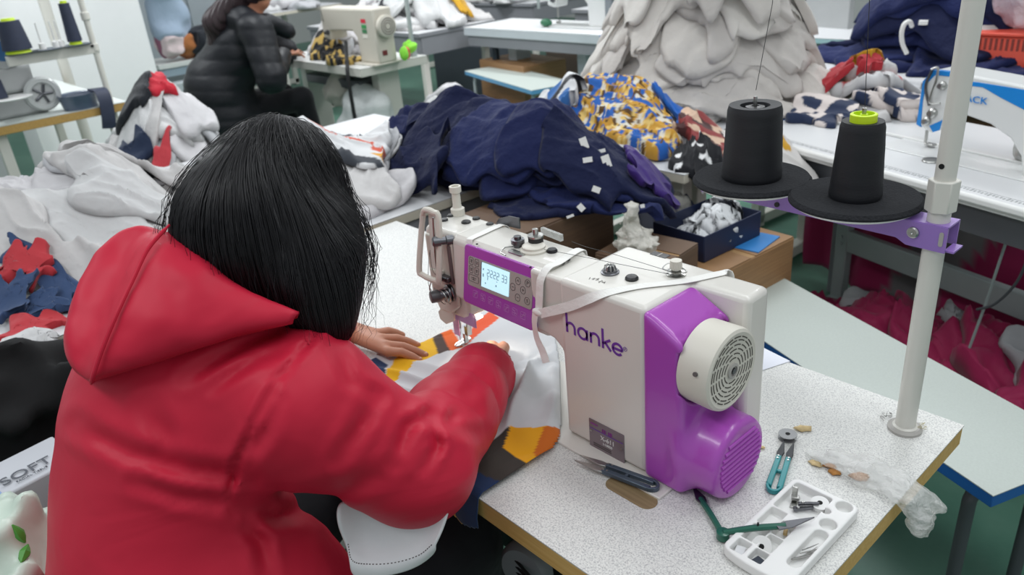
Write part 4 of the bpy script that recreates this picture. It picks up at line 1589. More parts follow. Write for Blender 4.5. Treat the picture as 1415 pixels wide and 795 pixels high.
def snips(label, o, ang, L, mat, open_=0.0, z=.001, blade=STEELD, tilt=0.0):
    """thread snips: a sprung bow at o, two arms and two pointed blades at distance L"""
    t = thing('thread_snips', label, 'thread snips', (o[0], o[1], z), None, ang)
    t.rotation_euler[1] = -tilt
    w = .0115
    arms = []
    for s in (-1, 1):
        a = open_ * s
        M = Matrix.Rotation(a, 4, 'Z')
        b = MB()
        b.M = M
        b.prism([(0, .0035 * s), (.004, w * s), (L * .62, w * .9 * s), (L * .62, w * .22 * s), (L * .12, w * .3 * s), (.01, .0035 * s)], (0, 0, 0), (1, 0, 0), (0, 1, 0), (0, 0, 1), .007)
        ar = part('arm', b, mat, t, bevel=.0012, local=True)
        b = MB()
        b.M = M
        b.prism([(L * .60, w * .9 * s), (L * .70, w * 1.0 * s), (L, w * .62 * s), (L * .72, w * .1 * s), (L * .60, w * .3 * s)], (0, 0, .002), (1, 0, 0), (0, 1, 0), (0, 0, 1), .003)
        bl = part('blade', b, blade, t, bevel=.0006, local=True, label='dark pointed steel blade')
        for k in (.55, .60):
            rb = MB()
            rb.M = M
            rb.cyl((L * k, w * .63 * s, .006), (L * k, w * .63 * s, .0078), .0016, n=10)
            part('rivet', rb, STEEL, ar, local=True)
    b = MB()
    n = 14
    pts = [(.004 - .0125 * math.sin(math.pi * i / n), w * math.cos(math.pi * i / n) * .8, .0035) for i in range(n + 1)]
    b.ribbon([(x_, y_, 0) for x_, y_, _ in pts], (0, 0, 1), .004, .007)
    part('spring_bow', b, mat, t, bevel=.0008, local=True)
    if not open_:
        b = MB()
        b.box((L * .33, 0, .0035), (.005, w * 1.2, .005))
        part('stop_bar', b, mat, t, bevel=.001, local=True)
    return t


a = at(1069, 678, 'z', 0)
c = at(1090, 614, 'z', 0)
snips('teal thread snips lying beside the steel bobbin', a, math.atan2(c[1] - a[1], c[0] - a[0]), .115, TEAL, blade=simple('blackened blade steel', '#26282b', .35, .6))
a = at(894, 684, 'z', 0)
c = at(792, 637, 'z', .006)
snips('slate blue thread snips lying along the machine bed', (a[0], a[1] + .012), math.atan2(c[1] - a[1], c[0] - a[0]) + .04, .125, SLATE, z=.0045, blade=STEEL)
a = at(1000, 738, 'z', .01)
gs = thing('thread_snips', 'dark green thread snips sprung open, one blade resting on the white tray', 'thread snips', (a[0], a[1], .001))
e1, e2 = at(968, 690, 'z', .004), at(1086, 727, 'z', .024)
for e, nm in ((e1, 0), (e2, 1)):
    q = [np.array((a[0], a[1], .006 + .006 * nm)), np.array((a[0], a[1], .006 + .006 * nm)) * .5 + e * .5 + np.array((0, 0, .002)), e]
    part('arm', MB().tube(spline(q, 6), .0042, 8), DGREEN, gs)
tip = at(1126, 717, 'z', .024)
d_ = tip - e2
d_ /= np.linalg.norm(d_)
part('blade', MB().prism([(-.012, -.005), (.006, -.006), (np.linalg.norm(tip - e2), .001), (.004, .006), (-.012, .004)], e2, d_, (-d_[1], d_[0], 0), (0, 0, 1), .0022), STEELD, gs, label='dark pointed steel blade')
d2 = e1 - np.array((a[0], a[1], .008))
d2 /= np.linalg.norm(d2)
part('blade', MB().prism([(-.01, -.005), (.0, -.007), (.03, .0), (.0, .007), (-.01, .004)], e1, d2, (-d2[1], d2[0], 0), (0, 0, 1), .0022), STEELD, gs)
part('spring_bow', MB().lathe((a[0] - .001, a[1], .002), (0, 0, 1), [(.006, 0), (.0085, .001), (.0085, .011), (.006, .012), (0, .012)], 20), DGREEN, gs)
part('arm_peg', MB().cyl(e2 * .55 + np.array((a[0], a[1], .012)) * .45, e2 * .55 + np.array((a[0], a[1], .012)) * .45 + np.array((0, 0, .010)), .0014, n=8), BLACK, gs)


def bobbin(label, c, up, mat, group=None, r=.0108, h=.0095, thread=None):
    t = thing('bobbin', label, 'bobbin', c, group)
    c = np.array(c, float)
    u = np.array(up, float) / np.linalg.norm(up)
    for k in (0, 1):
        part('flange', MB().lathe(c + u * (h - .001) * k, u, [(.0032, 0), (r, 0), (r, .001), (.0032, .001), (.0032, 0)], 32), mat, t)
    part('barrel', MB().lathe(c, u, [(.0032, 0), (.0052 if thread is None else r * .86, .0009), (.0052 if thread is None else r * .86, h - .0009), (.0032, h)], 28), thread or mat, t)
    part('hole', MB().cyl(c + u * (h - .001), c + u * (h + .0003), .0034, n=16), DARKHOLE, t)
    return t


c = at(1088, 606, 'z', 0)
bobbin('steel bobbin standing flat on the table beyond the teal snips', (c[0], c[1], .0005), (0, 0, 1), simple('dull steel', '#8b8c8d', .45, .5), r=.0135, h=.008)

# parts tray
TRX, TRY = -.0685, .222


def rb2(X, Y, cx, cy, hx, hy, r):
    qx, qy = np.abs(X - cx) - (hx - r), np.abs(Y - cy) - (hy - r)
    return np.sqrt(np.maximum(qx, 0) ** 2 + np.maximum(qy, 0) ** 2) + np.minimum(np.maximum(qx, qy), 0) - r


def f_tray(X, Y, Z):
    d2 = smax(rb2(X, Y, TRX, TRY, .0465, .0915, .011), np.sqrt((X - TRX) ** 2 + (Y - .232) ** 2) - .104, .008)
    d = smax(d2, np.abs(Z - .0085) - .0075, .003)
    pk = 9.0
    for cx, cy, hx, hy, r in ((-.0815, .2745, .026, .0305, .004), (-.0955, .222, .011, .019, .002), (-.0955, .183, .011, .016, .002), (-.097, .152, .009, .012, .002), (-.0735, .212, .009, .015, .002),
                              (-.073, .180, .009, .015, .002), (-.0725, .152, .009, .011, .002), (-.036, .203, .0085, .040, .008)):
        pk = np.minimum(pk, rb2(X, Y, cx, cy, hx, hy, r))
    for cx, cy, r in ((-.0385, .3005, .0105), (-.038, .2575, .0105), (-.0515, .2785, .0058)):
        pk = np.minimum(pk, np.sqrt((X - cx) ** 2 + (Y - cy) ** 2) - r)
    return smax(d, -np.maximum(pk, .0035 - Z), .0012)


tr = solo('parts_tray', surfnet(f_tray, (-.119, .118, -.001), (-.018, .318, .019), .00125), WHITEPL, 'white plastic tray with compartments of small sewing parts at the table edge', 'tray', smooth=180)
bobbin('white bobbin lying flat in the far compartment of the tray', (-.0665, .2905, .0045), (.1, -.15, 1), WHITEPL, r=.0115, thread=WHITEPL)
bobbin('white bobbin tilted against a divider at the near end of the tray', (-.083, .178, .0065), (.35, -.75, .6), WHITEPL, r=.0125, h=.010, thread=WHITEPL)
for i, (x0, y0, x1, y1, w) in enumerate(((-.088, .262, -.068, .277, .007), (-.086, .270, -.064, .284, .005))):
    t = thing('machine_foot', ('dark steel machine part lying across the tray beside the blade tip', 'dark steel bar lying behind another in the far tray compartment')[i], 'machine part', ((x0 + x1) / 2, (y0 + y1) / 2, .0045 + .005 * i))
    d3 = np.array([x1 - x0, y1 - y0, .004])
    l3 = np.linalg.norm(d3)
    d3 /= l3
    part('shank', MB().prism([(0, -w / 2), (l3, -w / 2 * .6), (l3, w / 2 * .6), (0, w / 2)], (x0, y0, .0055 + .005 * i), d3, (-d3[1], d3[0], 0), (0, 0, 1), .004), STEELD, t, bevel=.0006)
    part('screw', MB().cyl((x0 + d3[0] * .006, y0 + d3[1] * .006, .009 + .005 * i), (x0 + d3[0] * .006, y0 + d3[1] * .006, .0125 + .005 * i), .0022, n=10), STEEL, t)
t = thing('presser_foot', 'upright steel presser foot standing in the far tray compartment', 'presser foot', (-.096, .280, .004))
part('shank', MB().box((-.098, .283, .015), (.007, .004, .022), rz=.3), STEEL, t, bevel=.0006)
part('sole', MB().box((-.094, .277, .0055), (.009, .022, .003), rz=.3), STEEL, t, bevel=.0006)
part('clamp', MB().box((-.095, .279, .012), (.010, .008, .005), rz=.5), STEEL, t, bevel=.0006)
t = solo('wood_chip', MB().box((-.0735, .2175, .009), (.005, .014, .004), rz=.4), m_wood('pale wood chip', '#b7975c', '#cfb27a'), 'small pale wooden chip in a middle tray compartment', 'wood chip', bevel=.0012)
rn = random.Random(12)
for i in range(7):
    a_ = 1.25 + rn.uniform(-.25, .25)
    cx, cy = -.036 + rn.uniform(-.003, .003), .203 + rn.uniform(-.012, .012)
    L = rn.uniform(.012, .018)
    zz_ = .0048 + .0012 * i
    solo('sewing_needle' if i == 0 else 'sewing_needle.%03d' % i, MB().tube([(cx - L * math.cos(a_), cy - L * math.sin(a_), zz_), (cx + L * .2 * math.cos(a_), cy + L * .2 * math.sin(a_), zz_), (cx + L * math.cos(a_), cy + L * math.sin(a_), zz_ + .001)], [.0009, .0009, .0003], 6),
         STEEL, 'steel sewing needle loose in the long slot of the white tray', 'needle', 'needles in the tray slot')
solo('cloth_scrap', MB().box((-.098, .152, .006), (.012, .016, .004), rz=.3), WHITECL, 'scrap of white cloth in the near corner compartment of the tray', 'scrap', bevel=.001)
solo('dark_chip', MB().box((-.0728, .152, .0055), (.012, .014, .004), rz=-.2), simple('dark blue chip', '#2b3340', .5), 'dark blue chip in the tray compartment beside the tilted bobbin', 'chip', bevel=.001)

# peel and the crumpled bag
PEEL = simple('dry orange peel', '#b9803f', .6, var=.3, scale=90, bump=.3)
PEEL2 = simple('pale dry peel', '#d9c08e', .6, var=.25, scale=90, bump=.3)


def shard(label, px, py, r, mat, seed, up=.4, rz=0):
    c = at(px, py, 'z', 0)
    R_ = np.random.default_rng(seed)
    n = 11
    b = MB()
    vs, fs = [], []
    rim = [r * R_.uniform(.6, 1.1) for _ in range(n)]
    for k, f in enumerate((.0, .5, 1.0)):
        for i in range(n):
            t = 2 * math.pi * i / n
            q = rim[i] * max(f, .02)
            x_, y_ = q * math.cos(t) * 1.3, q * math.sin(t) * .8
            z_ = .0015 + up * r * (1 - f) ** 1.0 * .9 + up * .3 * r * math.sin(2 * t + seed) * f
            vs.append((c[0] + x_ * math.cos(rz) - y_ * math.sin(rz), c[1] + x_ * math.sin(rz) + y_ * math.cos(rz), max(.0008, z_)))
    for k in range(2):
        for i in range(n):
            j = (i + 1) % n
            fs.append((k * n + i, k * n + j, (k + 1) * n + j, (k + 1) * n + i))
    b.add(vs, fs)
    o = solo('peel_shard', b, mat, label, 'peel', smooth=180)
    m = o.modifiers.new('thick', 'SOLIDIFY')
    m.thickness = .0012
    m.offset = 1
    return o


shard('pale curled peel shard behind the steel bobbin', 1109, 594, .011, PEEL2, 1, .5, .6)
shard('orange brown peel shard, the largest, beside the clear bag', 1187, 661, .0125, PEEL, 2, .7, .9)
shard('orange peel shard under the middle of the clear bag', 1154, 655, .009, PEEL, 3, .5, .2)
shard('small pale peel shard at the tip of the clear bag', 1126, 642, .008, PEEL2, 4, .3, .0)
shard('orange peel shard tucked against the clear bag near its narrow tip', 1145, 646, .008, PEEL, 5, .5, .4)
shard('tiny pale peel crumb beside the purple motor housing', 1053, 620, .004, PEEL2, 6, .4, .4)
CLEAR = m_clear('clear crumpled film', '#f4f5f2', .10, .36, .8)


def f_bag(X, Y, Z):
    w = vnoise(X * 22 + 14 * Y, Y * 75, Z * 75, 3)
    ax = [(-.135, .391, .005, .002), (-.10, .390, .009, .008), (-.05, .392, .013, .012), (-.005, .389, .012, .011), (.016, .386, .006, .009), (.028, .384, -.012, .010), (.031, .380, -.028, .010)]
    d = 9.0
    for p, q in zip(ax[:-1], ax[1:]):
        d = smin(d, cone(p[:3], q[:3], p[3] * 1.2, q[3] * 1.2, X, Y, Z, ((0, 1, 0), .62)), .012)
    d = smin(d, cone((-.05, .392, .02), (.045, .40, .0), .012, .005, X, Y, Z), .012)
    d = d + .0055 * np.abs(w) + .003 * vnoise(X * 60, Y * 150, Z * 150, 8) - .002
    tb = np.maximum(np.maximum(X, .0 - 9), Z - .0015)
    return np.maximum(d, -np.maximum(X - .002, Z - .0015) * -1 if False else np.where((X < .003), .0015 - Z, -9))


bag = solo('plastic_bag', surfnet(f_bag, (-.15, .345, -.065), (.07, .435, .05), .0024), CLEAR, 'crumpled clear plastic bag lying over the table edge beside the peel', 'bag', smooth=30)
pp_ = MB().prism([tuple(at(*q, 'z', 0)[:2]) for q in ((1040, 474), (1092, 500), (1040, 517), (1000, 500))], (0, 0, .0004), (1, 0, 0), (0, 1, 0), (0, 0, 1), .0008)
solo('paper_sheet', pp_, simple('bluish white paper', '#e3e6f0', .7, var=.01), 'white sheet of paper sticking out behind the machine', 'paper')
rn = random.Random(3)
for i, (px, py, lb) in enumerate(((1262, 592, 'pale tangle of thread lint against the pole base washer'), (1225, 575, 'wisp of dark thread lint lying left of the pole base'))):
    b = MB()
    c = at(px, py, 'z', .001)
    for k in range(14 if i == 0 else 4):
        p = np.array([rn.uniform(-.012, .012), rn.uniform(-.010, .010), .0012 + .0004 * k])
        q = [c + p + np.array([rn.uniform(-.008, .008), rn.uniform(-.008, .008), 0]) for _ in range(3)]
        b.tube(spline([c + p] + q, 5), .00035, 4)
    tag(solo('thread_lint', b, simple(('pale lint', 'dark lint')[i], ('#b7ad84', '#55534e')[i], .9), lb, 'lint'), kind='stuff')
# ------------------------------------------------------------------ heaps of garments, each draped over those below it
class Field:
    """height of everything already lying in a region"""
    def __init__(s, x0, y0, x1, y1, base, res=.0125):
        s.x0, s.y0, s.res = x0, y0, res
        s.nx, s.ny = int((x1 - x0) / res) + 1, int((y1 - y0) / res) + 1
        X, Y = np.meshgrid(x0 + res * np.arange(s.nx), y0 + res * np.arange(s.ny), indexing='ij')
        s.H = base(X, Y).astype(float)

    def tent(s, k=1.1, n=7):
        H = s.H
        for _ in range(n):
            M = H.copy()
            M[1:] = np.maximum(M[1:], H[:-1] - k * s.res)
            M[:-1] = np.maximum(M[:-1], H[1:] - k * s.res)
            M[:, 1:] = np.maximum(M[:, 1:], H[:, :-1] - k * s.res)
            M[:, :-1] = np.maximum(M[:, :-1], H[:, 1:] - k * s.res)
            H = M
        B = H.copy()
        B[1:-1, 1:-1] = (H[:-2, 1:-1] + H[2:, 1:-1] + H[1:-1, :-2] + H[1:-1, 2:] + 2 * H[1:-1, 1:-1]) / 6
        return np.maximum(B, s.H)

    def samp(s, H, x, y):
        fx = np.clip((x - s.x0) / s.res, 0, s.nx - 1.001)
        fy = np.clip((y - s.y0) / s.res, 0, s.ny - 1.001)
        i, j = fx.astype(int), fy.astype(int)
        a, b = fx - i, fy - j
        return H[i, j] * (1 - a) * (1 - b) + H[i + 1, j] * a * (1 - b) + H[i, j + 1] * (1 - a) * b + H[i + 1, j + 1] * a * b


def drop(fd, name, c, size, ang, t, amp, seed, mat, label, cat, group, n=56, sq=.55, colf=None, dens=1.0, k=1.1):
    """lays one garment on the field and returns it"""
    R_ = np.random.default_rng(seed)
    u = np.linspace(-1, 1, n)
    U, Vv = np.meshgrid(u, u, indexing='ij')
    px = U * np.sqrt(np.maximum(1 - sq * Vv ** 2 * .8, .05))
    py = Vv * np.sqrt(np.maximum(1 - sq * U ** 2 * .8, .05))
    th = np.arctan2(py, px)
    rr = 1 + .13 * np.sin(2 * th + R_.uniform(0, 6)) + .09 * np.sin(3 * th + R_.uniform(0, 6)) + .05 * np.sin(5 * th + R_.uniform(0, 6))
    o1, o2 = R_.uniform(0, 50, 2)
    px, py = px * size[0] * rr, py * size[1] * rr
    px = px + .03 * vnoise(U * 2.3 + o1, Vv * 2.3, None, seed)
    py = py + .03 * vnoise(U * 2.3 + o2, Vv * 2.3, None, seed + 1)
    ca, sa_ = math.cos(ang), math.sin(ang)
    x, y = c[0] + px * ca - py * sa_, c[1] + px * sa_ + py * ca
    H = fd.tent(k)
    Bl = H.copy()
    for _ in range(10):
        Bl[1:-1, 1:-1] = (Bl[:-2, 1:-1] + Bl[2:, 1:-1] + Bl[1:-1, :-2] + Bl[1:-1, 2:] + Bl[1:-1, 1:-1]) / 5
    base = fd.samp(np.maximum(Bl, fd.H - .6 * t), x, y)
    wv = .05 * vnoise(px * 9 + o2, py * 9, None, seed + 5)
    fa = R_.uniform(-.5, .5)
    q1 = (py * math.cos(fa) + px * math.sin(fa) + wv) * (30 * dens) + o1
    q2 = (px * math.cos(fa) - py * math.sin(fa)) * (5 * dens) + o2
    rg = (1 - np.abs(vnoise(q1, q2, None, seed + 2))) ** 2.5
    rg2 = (1 - np.abs(vnoise(q1 * .45 + 3, q2 * .9, None, seed + 7))) ** 2
    f = amp * (.75 * rg + .6 * rg2) + .3 * amp * vnoise(px * 14, py * 14, None, seed + 3)
    e = np.maximum(np.abs(U), np.abs(Vv))
    lip = np.clip((e - .86) / .14, 0, 1)
    z = base + (t + f) * np.sqrt(np.maximum(1 - lip ** 2, .0)) + .0015
    V = np.stack([x, y, z], -1).reshape(-1, 3)
    I = np.arange(n * n).reshape(n, n)
    Q = np.stack([I[:-1, :-1], I[1:, :-1], I[1:, 1:], I[:-1, 1:]], -1).reshape(-1, 4)
    rim = np.concatenate([I[:, 0], I[-1, 1:], I[-2::-1, -1], I[0, -2:0:-1]])
    inner = V[rim] * .9 + np.array([c[0], c[1], 0]) * .1
    inner[:, 2] = V[rim][:, 2] * 1.0 - .004
    m = len(rim)
    S = n * n + np.arange(m)
    sk = np.stack([rim, np.roll(rim, -1), np.roll(S, -1), S], -1)
    V2 = np.concatenate([V, inner])
    # record the new height
    ii = np.clip(np.round((V[:, 0] - fd.x0) / fd.res).astype(int), 0, fd.nx - 1)
    jj = np.clip(np.round((V[:, 1] - fd.y0) / fd.res).astype(int), 0, fd.ny - 1)
    np.maximum.at(fd.H, (ii, jj), V[:, 2])
    o = part(name, (V2, np.concatenate([Q, sk])), mat, None, smooth=180)
    tag(o, label, cat, group)
    if colf is not None:
        cc = colf(np.concatenate([px.ravel(), px.ravel()[rim]]), np.concatenate([py.ravel(), py.ravel()[rim]]), seed)
        vcol(o, cc)
    return o


NAVY = [fabric('navy jersey cloth', h, .82, wr=.4, wscale=18, sheen=.06) for h in ('#182048', '#141b3c', '#1c2550')]
WHITES = [fabric('pale jersey cloth', h, .85, wr=.35, wscale=12) for h in ('#c3c1c0', '#cbcbcb', '#b9babd', '#c6c4c6')]
WARMW = [fabric('off white jersey cloth', h, .85, wr=.35, wscale=12) for h in ('#cdc8c2', '#d3cfc9', '#c4bfba')]


def palette(base, cols, scale, thr, seed0=0):
    """printed cloth: patches of a few inks"""
    def f(px, py, seed):
        out = np.tile(np.array(lin(base))[None, :3], (len(px), 1))
        for i, (h, sx, sy, lo) in enumerate(cols):
            v = vnoise(px * scale * sx + 7 * i, py * scale * sy, None, seed + seed0 + 13 * i)
            out[v > lo] = lin(h)[:3]
        return out
    return f


def worktable(label, x0, x1, y0, y1, top, edge, z=0.0, apron=None, ah=.10, legm=WHITEPAINT, rz=0.0, cat='table', name='work_table', legs=True, thick=.03, o=None):
    """table about its own near left corner (o), turned by rz"""
    o = o or (x0, y0)
    lx, ly = x1 - x0, y1 - y0
    t = thing(name, label, cat, (o[0], o[1], -T), None, rz)
    h = T + z

    def P(n, c, d, m, **k):
        return part(n, MB().box(c, d), m, t, local=True, **k)
    P('table_top', (lx / 2, ly / 2, h - thick / 2 - .002), (lx - .002, ly - .002, thick - .002), edge, bevel=.003)
    P('top_surface', (lx / 2, ly / 2, h - .001), (lx, ly, .002), top)
    if apron:
        P('apron', (lx / 2, .03, h - thick - ah / 2), (lx - .04, .02, ah), apron)
        P('apron', (lx - .02, ly / 2, h - thick - ah / 2), (.02, ly - .06, ah), apron)
    if legs:
        for a in (.07, lx - .07):
            for b_ in (.08, ly - .08):
                P('leg', (a, b_, (h - thick) / 2), (.05, .05, h - thick), legm, bevel=.004)
            P('foot_rail', (a, ly / 2, .04), (.05, ly - .1, .05), legm, bevel=.004)
    return t


GREYTOP = simple('pale grey laminate', '#c9cacc', .4, var=.02)
GREYAP = simple('grey painted steel', '#85878c', .45, var=.05)
CREAMEDGE = simple('cream edge band', '#c9c3b4', .5, var=.04)
BLUEEDGE = simple('blue edge band', '#1f5fa8', .4, var=.03)
BENCHTOP = simple('grey green speckled laminate', '#b9c1bb', .45, var=.1, scale=220)
STEELP = simple('grey green painted steel', '#aab4b4', .42, .2, var=.08)
DARKSTEEL = simple('dark grey painted steel', '#54565b', .4, .2, var=.08)

# ---- long cross table with the heaps
worktable('long pale grey table carrying the white garment heap beyond the red jacket', -2.75, -1.52, -1.05, 1.36, GREYTOP, CREAMEDGE, apron=GREYAP, ah=.12)
worktable('pale grey table under the patterned garments beyond the navy heap', -2.25, -1.07, 1.37, 1.61, GREYTOP, CREAMEDGE, apron=None)

fd = Field(-2.95, -1.1, -.55, 1.95, lambda X, Y: np.where((X < -1.52) & (X > -2.75) & (Y > -1.05) & (Y < 1.36), 0.0, np.where(((X < -1.07) & (Y > 1.12) & (X > -2.4) & (Y < 1.9)) | ((X > -1.6) & (X < -.95) & (Y > .70) & (Y < 1.13)), 0.0, -.10)))
# navy heap: from the left end towards the right, bottom first
rn = random.Random(7)
NAVL = 'navy blue garment folded into the large heap behind the cream machine'
navy = []
spots = []
for k in range(36):
    row = k // 12
    f = min(1, (0, .12, .28, .42)[row] + (1, .88, .72, .58)[row] * (k % 12) / 11)
    cx = -2.22 + 1.06 * f + rn.uniform(-.05, .05)
    cy = 1.04 + .0 * f + rn.uniform(-.11, .10) * (1 - .25 * row) + .02 * row * (1 - f)
    spots.append((cx, cy, row))
for i, (cx, cy, row) in enumerate(spots):
    big = (1.0 if cx > -1.95 else .8) * (1.0 if cx < -1.25 else .8)
    navy.append(drop(fd, 'navy_garment', (cx, cy), (.24 * big * rn.uniform(.8, 1.1), .115 * big * rn.uniform(.75, 1.15)), .55 + rn.uniform(-.5, .5), .006 * big, .017 * big, 100 + i, NAVY[i % 3], NAVL, 'garment', 'navy garments in the heap behind the machine', n=64, dens=1.35))
for i, (cx, cy, a) in enumerate(((-1.62, .98, .5), (-1.40, .97, .3), (-1.24, 1.06, .7), (-1.12, 1.10, .9))):
    navy.append(drop(fd, 'navy_garment', (cx, cy), (.20, .12), a, .006, .016, 180 + i, NAVY[(i + 1) % 3], NAVL, 'garment', 'navy garments in the heap behind the machine'))
ob = drop(fd, 'navy_garment', (-1.66, .80), (.13, .07), .2, .02, .02, 199, NAVY[1], 'navy blue garment poking out low at the near corner of the heap behind the machine', 'garment', 'navy garments in the heap behind the machine')
# white care labels sticking out on the right of the heap


def mind(o, p):
    a = np.zeros(len(o.data.vertices) * 3, np.float32)
    o.data.vertices.foreach_get('co', a)
    return np.linalg.norm(a.reshape(-1, 3) - (p + np.array((0, 0, T))), axis=1).min()


def label_on(px, py, w, h, a, dist):
    p = np.array(atd(px, py, dist))
    best = min(navy, key=lambda o: mind(o, p))
    d = -raydir(px, py)
    d /= np.linalg.norm(d)
    sx = np.cross((0, 0, 1), d)
    sx /= np.linalg.norm(sx)
    sy = np.cross(d, sx)
    e1_, e2_ = sx * math.cos(a) + sy * math.sin(a), -sx * math.sin(a) + sy * math.cos(a)
    b = MB().prism([(-w / 2, -h / 2), (w / 2, -h / 2), (w / 2, h / 2), (-w / 2, h / 2)], p + d * .004, e1_, e2_, d, .001)
    return part('care_label', b, WHITEPL, best, label='white care label')


def hit(px, py):
    """distance along the sight line to what has been built so far"""
    dg = bpy.context.evaluated_depsgraph_get()
    d = Vector(raydir(px, py)).normalized()
    h = sc.ray_cast(dg, Vector((CAM[0], CAM[1], CAM[2] + T)), d)
    return (Vector(h[1]) - Vector((CAM[0], CAM[1], CAM[2] + T))).length if h[0] else 3.0


bpy.context.view_layer.update()
for px, py, w, h, a in ((807, 198, .020, .032, .3), (838, 223, .022, .034, .3), (812, 221, .026, .014, .1), (830, 209, .026, .010, .2), (824, 262, .022, .016, -.4), (803, 287, .016, .020, .7), (788, 299, .02, .007, .3), (888, 286, .012, .014, .2)):
    label_on(px, py, w, h, a, hit(px, py))

# patterned garments beyond the navy heap
GOLD = palette('#2a63b4', [('#c9973a', 1, 1.6, -.12), ('#e2dccd', 1.1, .8, .34), ('#5f4422', 2.2, 2.6, .42), ('#2a63b4', 1.4, 1.2, .42), ('#e8c777', 2.6, 2.2, .5)], 36, 0)
COW = palette('#d9dadb', [('#1b1c22', 1, 1, .22), ('#3c6fae', 1.0, 1.0, .40)], 17, 0)
REDMIX = palette('#8f3a3a', [('#4a2a2a', 1, 1, .1), ('#d8b9a0', 1.6, 1.6, .35)], 24, 0)
DOTS = palette('#15161c', [('#e6e6e6', 1, 1, .60)], 44, 0)
PRINT = m_vcol('printed cloth', .7, .3, 14)
fd.H = np.maximum(fd.H, -9)
g2 = 'patterned garments beyond the navy heap'
# a stool height pile under them
for i in range(7):
    drop(fd, 'pale_garment', (-1.76 + .09 * (i % 5) + rn.uniform(-.05, .05), 1.60 + rn.uniform(-.05, .08)), (.32, .18), rn.uniform(-.3, .3), .010, .014, 230 + i, WHITES[i % 4], 'pale garment lying beneath the blue and gold patterned garments', 'garment', 'pale garments under the patterned ones', n=40)
drop(fd, 'patterned_garment', (-2.06, 1.46), (.07, .08), .3, .014, .02, 255, PRINT, 'red and pale garment end at the tip of the patterned heap', 'garment', g2, colf=palette('#c84a4f', [('#c9d0bf', 1, 1, .0)], 12, 0), n=40)
drop(fd, 'patterned_garment', (-1.74, 1.58), (.40, .17), .05, .014, .022, 251, PRINT, 'blue and gold ornamental garment, the broad lower one on the patterned heap', 'garment', g2, colf=GOLD, n=110)
drop(fd, 'patterned_garment', (-1.46, 1.54), (.24, .14), .1, .02, .03, 252, PRINT, 'blue and gold ornamental garment crumpled on top of the patterned heap', 'garment', g2, colf=GOLD, n=110)
drop(fd, 'patterned_garment', (-1.74, 1.40), (.17, .10), .6, .05, .022, 250, PRINT, 'white garment with black and blue spots at the near side of the patterned heap', 'garment', g2, colf=COW, n=70)
drop(fd, 'blue_garment', (-1.27, 1.68), (.14, .09), -.4, .016, .026, 253, fabric('bright blue cloth', '#2563b8', .75, wr=.3), 'plain bright blue garment at the far end of the patterned heap', 'garment', g2)
drop(fd, 'red_brown_garment', (-1.16, 1.60), (.11, .09), -.6, .018, .022, 254, PRINT, 'red brown printed garment hanging at the end of the patterned heap', 'garment', g2, colf=REDMIX, n=60)
drop(fd, 'purple_garment', (-1.05, 1.17), (.075, .055), -.3, .010, .018, 256, fabric('deep purple satin', '#3b2470', .45, wr=.3), 'deep purple garment tucked under the right side of the navy heap', 'garment', None)
drop(fd, 'spotted_garment', (-1.08, 1.47), (.10, .08), -.9, .016, .02, 257, PRINT, 'black garment with white spots hanging beside the large black thread cone', 'garment', None, colf=DOTS, n=80)

# ---- white heaps on the long table, left and behind the head
wl = 'white garments heaped on the long table'
WL = 'white garment crumpled in the heap on the long table left of the red hood'
for i in range(35):
    s_ = 1 - .4 * i / 34
    cx = -2.10 + rn.uniform(-.36, .40) * s_
    cy = -.04 + rn.uniform(-.42, .44) * s_
    drop(fd, 'white_garment', (cx, cy), (.26 * rn.uniform(.7, 1.2), .085 * rn.uniform(.75, 1.3)), .80 + rn.uniform(-.55, .6), .006, .022, 300 + i, WHITES[i % 4], WL, 'garment', wl, n=64, dens=1.5, k=1.2)
for i, (cx, cy, a, lx, ly) in enumerate(((-1.95, .06, .35, .34, .09), (-1.86, -.14, .9, .26, .09), (-2.05, .22, 1.3, .30, .085), (-1.80, .12, 1.0, .24, .08), (-1.86, -.24, .5, .22, .08))):
    drop(fd, 'white_garment', (cx, cy), (lx, ly), a, .010, .024, 360 - i, WHITES[i % 2], WL, 'garment', wl, n=80, dens=1.3, k=1.2)
NV = fabric('blue grey cloth', '#34486b', .8)
RD = fabric('red cloth', '#b3343c', .75)
for i, (px, py, a, lx, ly, m, lb) in enumerate(((60, 350, .3, .15, .032, NV, 'navy strip of cloth hanging out at the near side of the white heap'),
                                                  (10, 268, .6, .05, .03, RD, 'red cloth peeping from under the white heap'),
                                                  (44, 400, .9, .055, .032, RD, 'upper red cloth piece at the near edge of the long table'),
                                                  (60, 420, .6, .055, .025, NV, 'small navy cloth folded beside the red pieces on the long table'),
                                                  (44, 440, .9, .055, .03, RD, 'lower red cloth piece at the near edge of the long table'),
                                                  (40, 458, .95, .055, .012, WHITES[1], 'narrow white cloth hem at the table edge'),
                                                  (14, 420, 1.0, .055, .05, NV, 'navy blue cloth lying on the red pieces at the table edge'))):
    c = at(px, py, 'z', .03 if i > 1 else .12)
    drop(fd, 'cloth_piece', (c[0], c[1]), (lx, ly), a, .008, .008, 360 + i, m, lb, 'cloth', None, n=36, sq=.1)
WB = 'white garment in the heap on the long table just behind the black hair'
for i in range(12):
    cx = -1.98 + rn.uniform(-.2, .2)
    cy = .62 + rn.uniform(-.14, .14)
    drop(fd, 'white_garment', (cx, cy), (.22 * rn.uniform(.8, 1.1), .15 * rn.uniform(.8, 1.1)), rn.uniform(-1.2, 1.2), .010, .018, 380 + i, WHITES[i % 4], WB, 'garment', 'white garments behind the hair', n=46, dens=.8)
BAND = palette('#d6d7d8', [('#c9553a', .5, 3, .25), ('#3f434a', .5, 3, .42), ('#d99b2a', .5, 3, .52)], 9, 0)
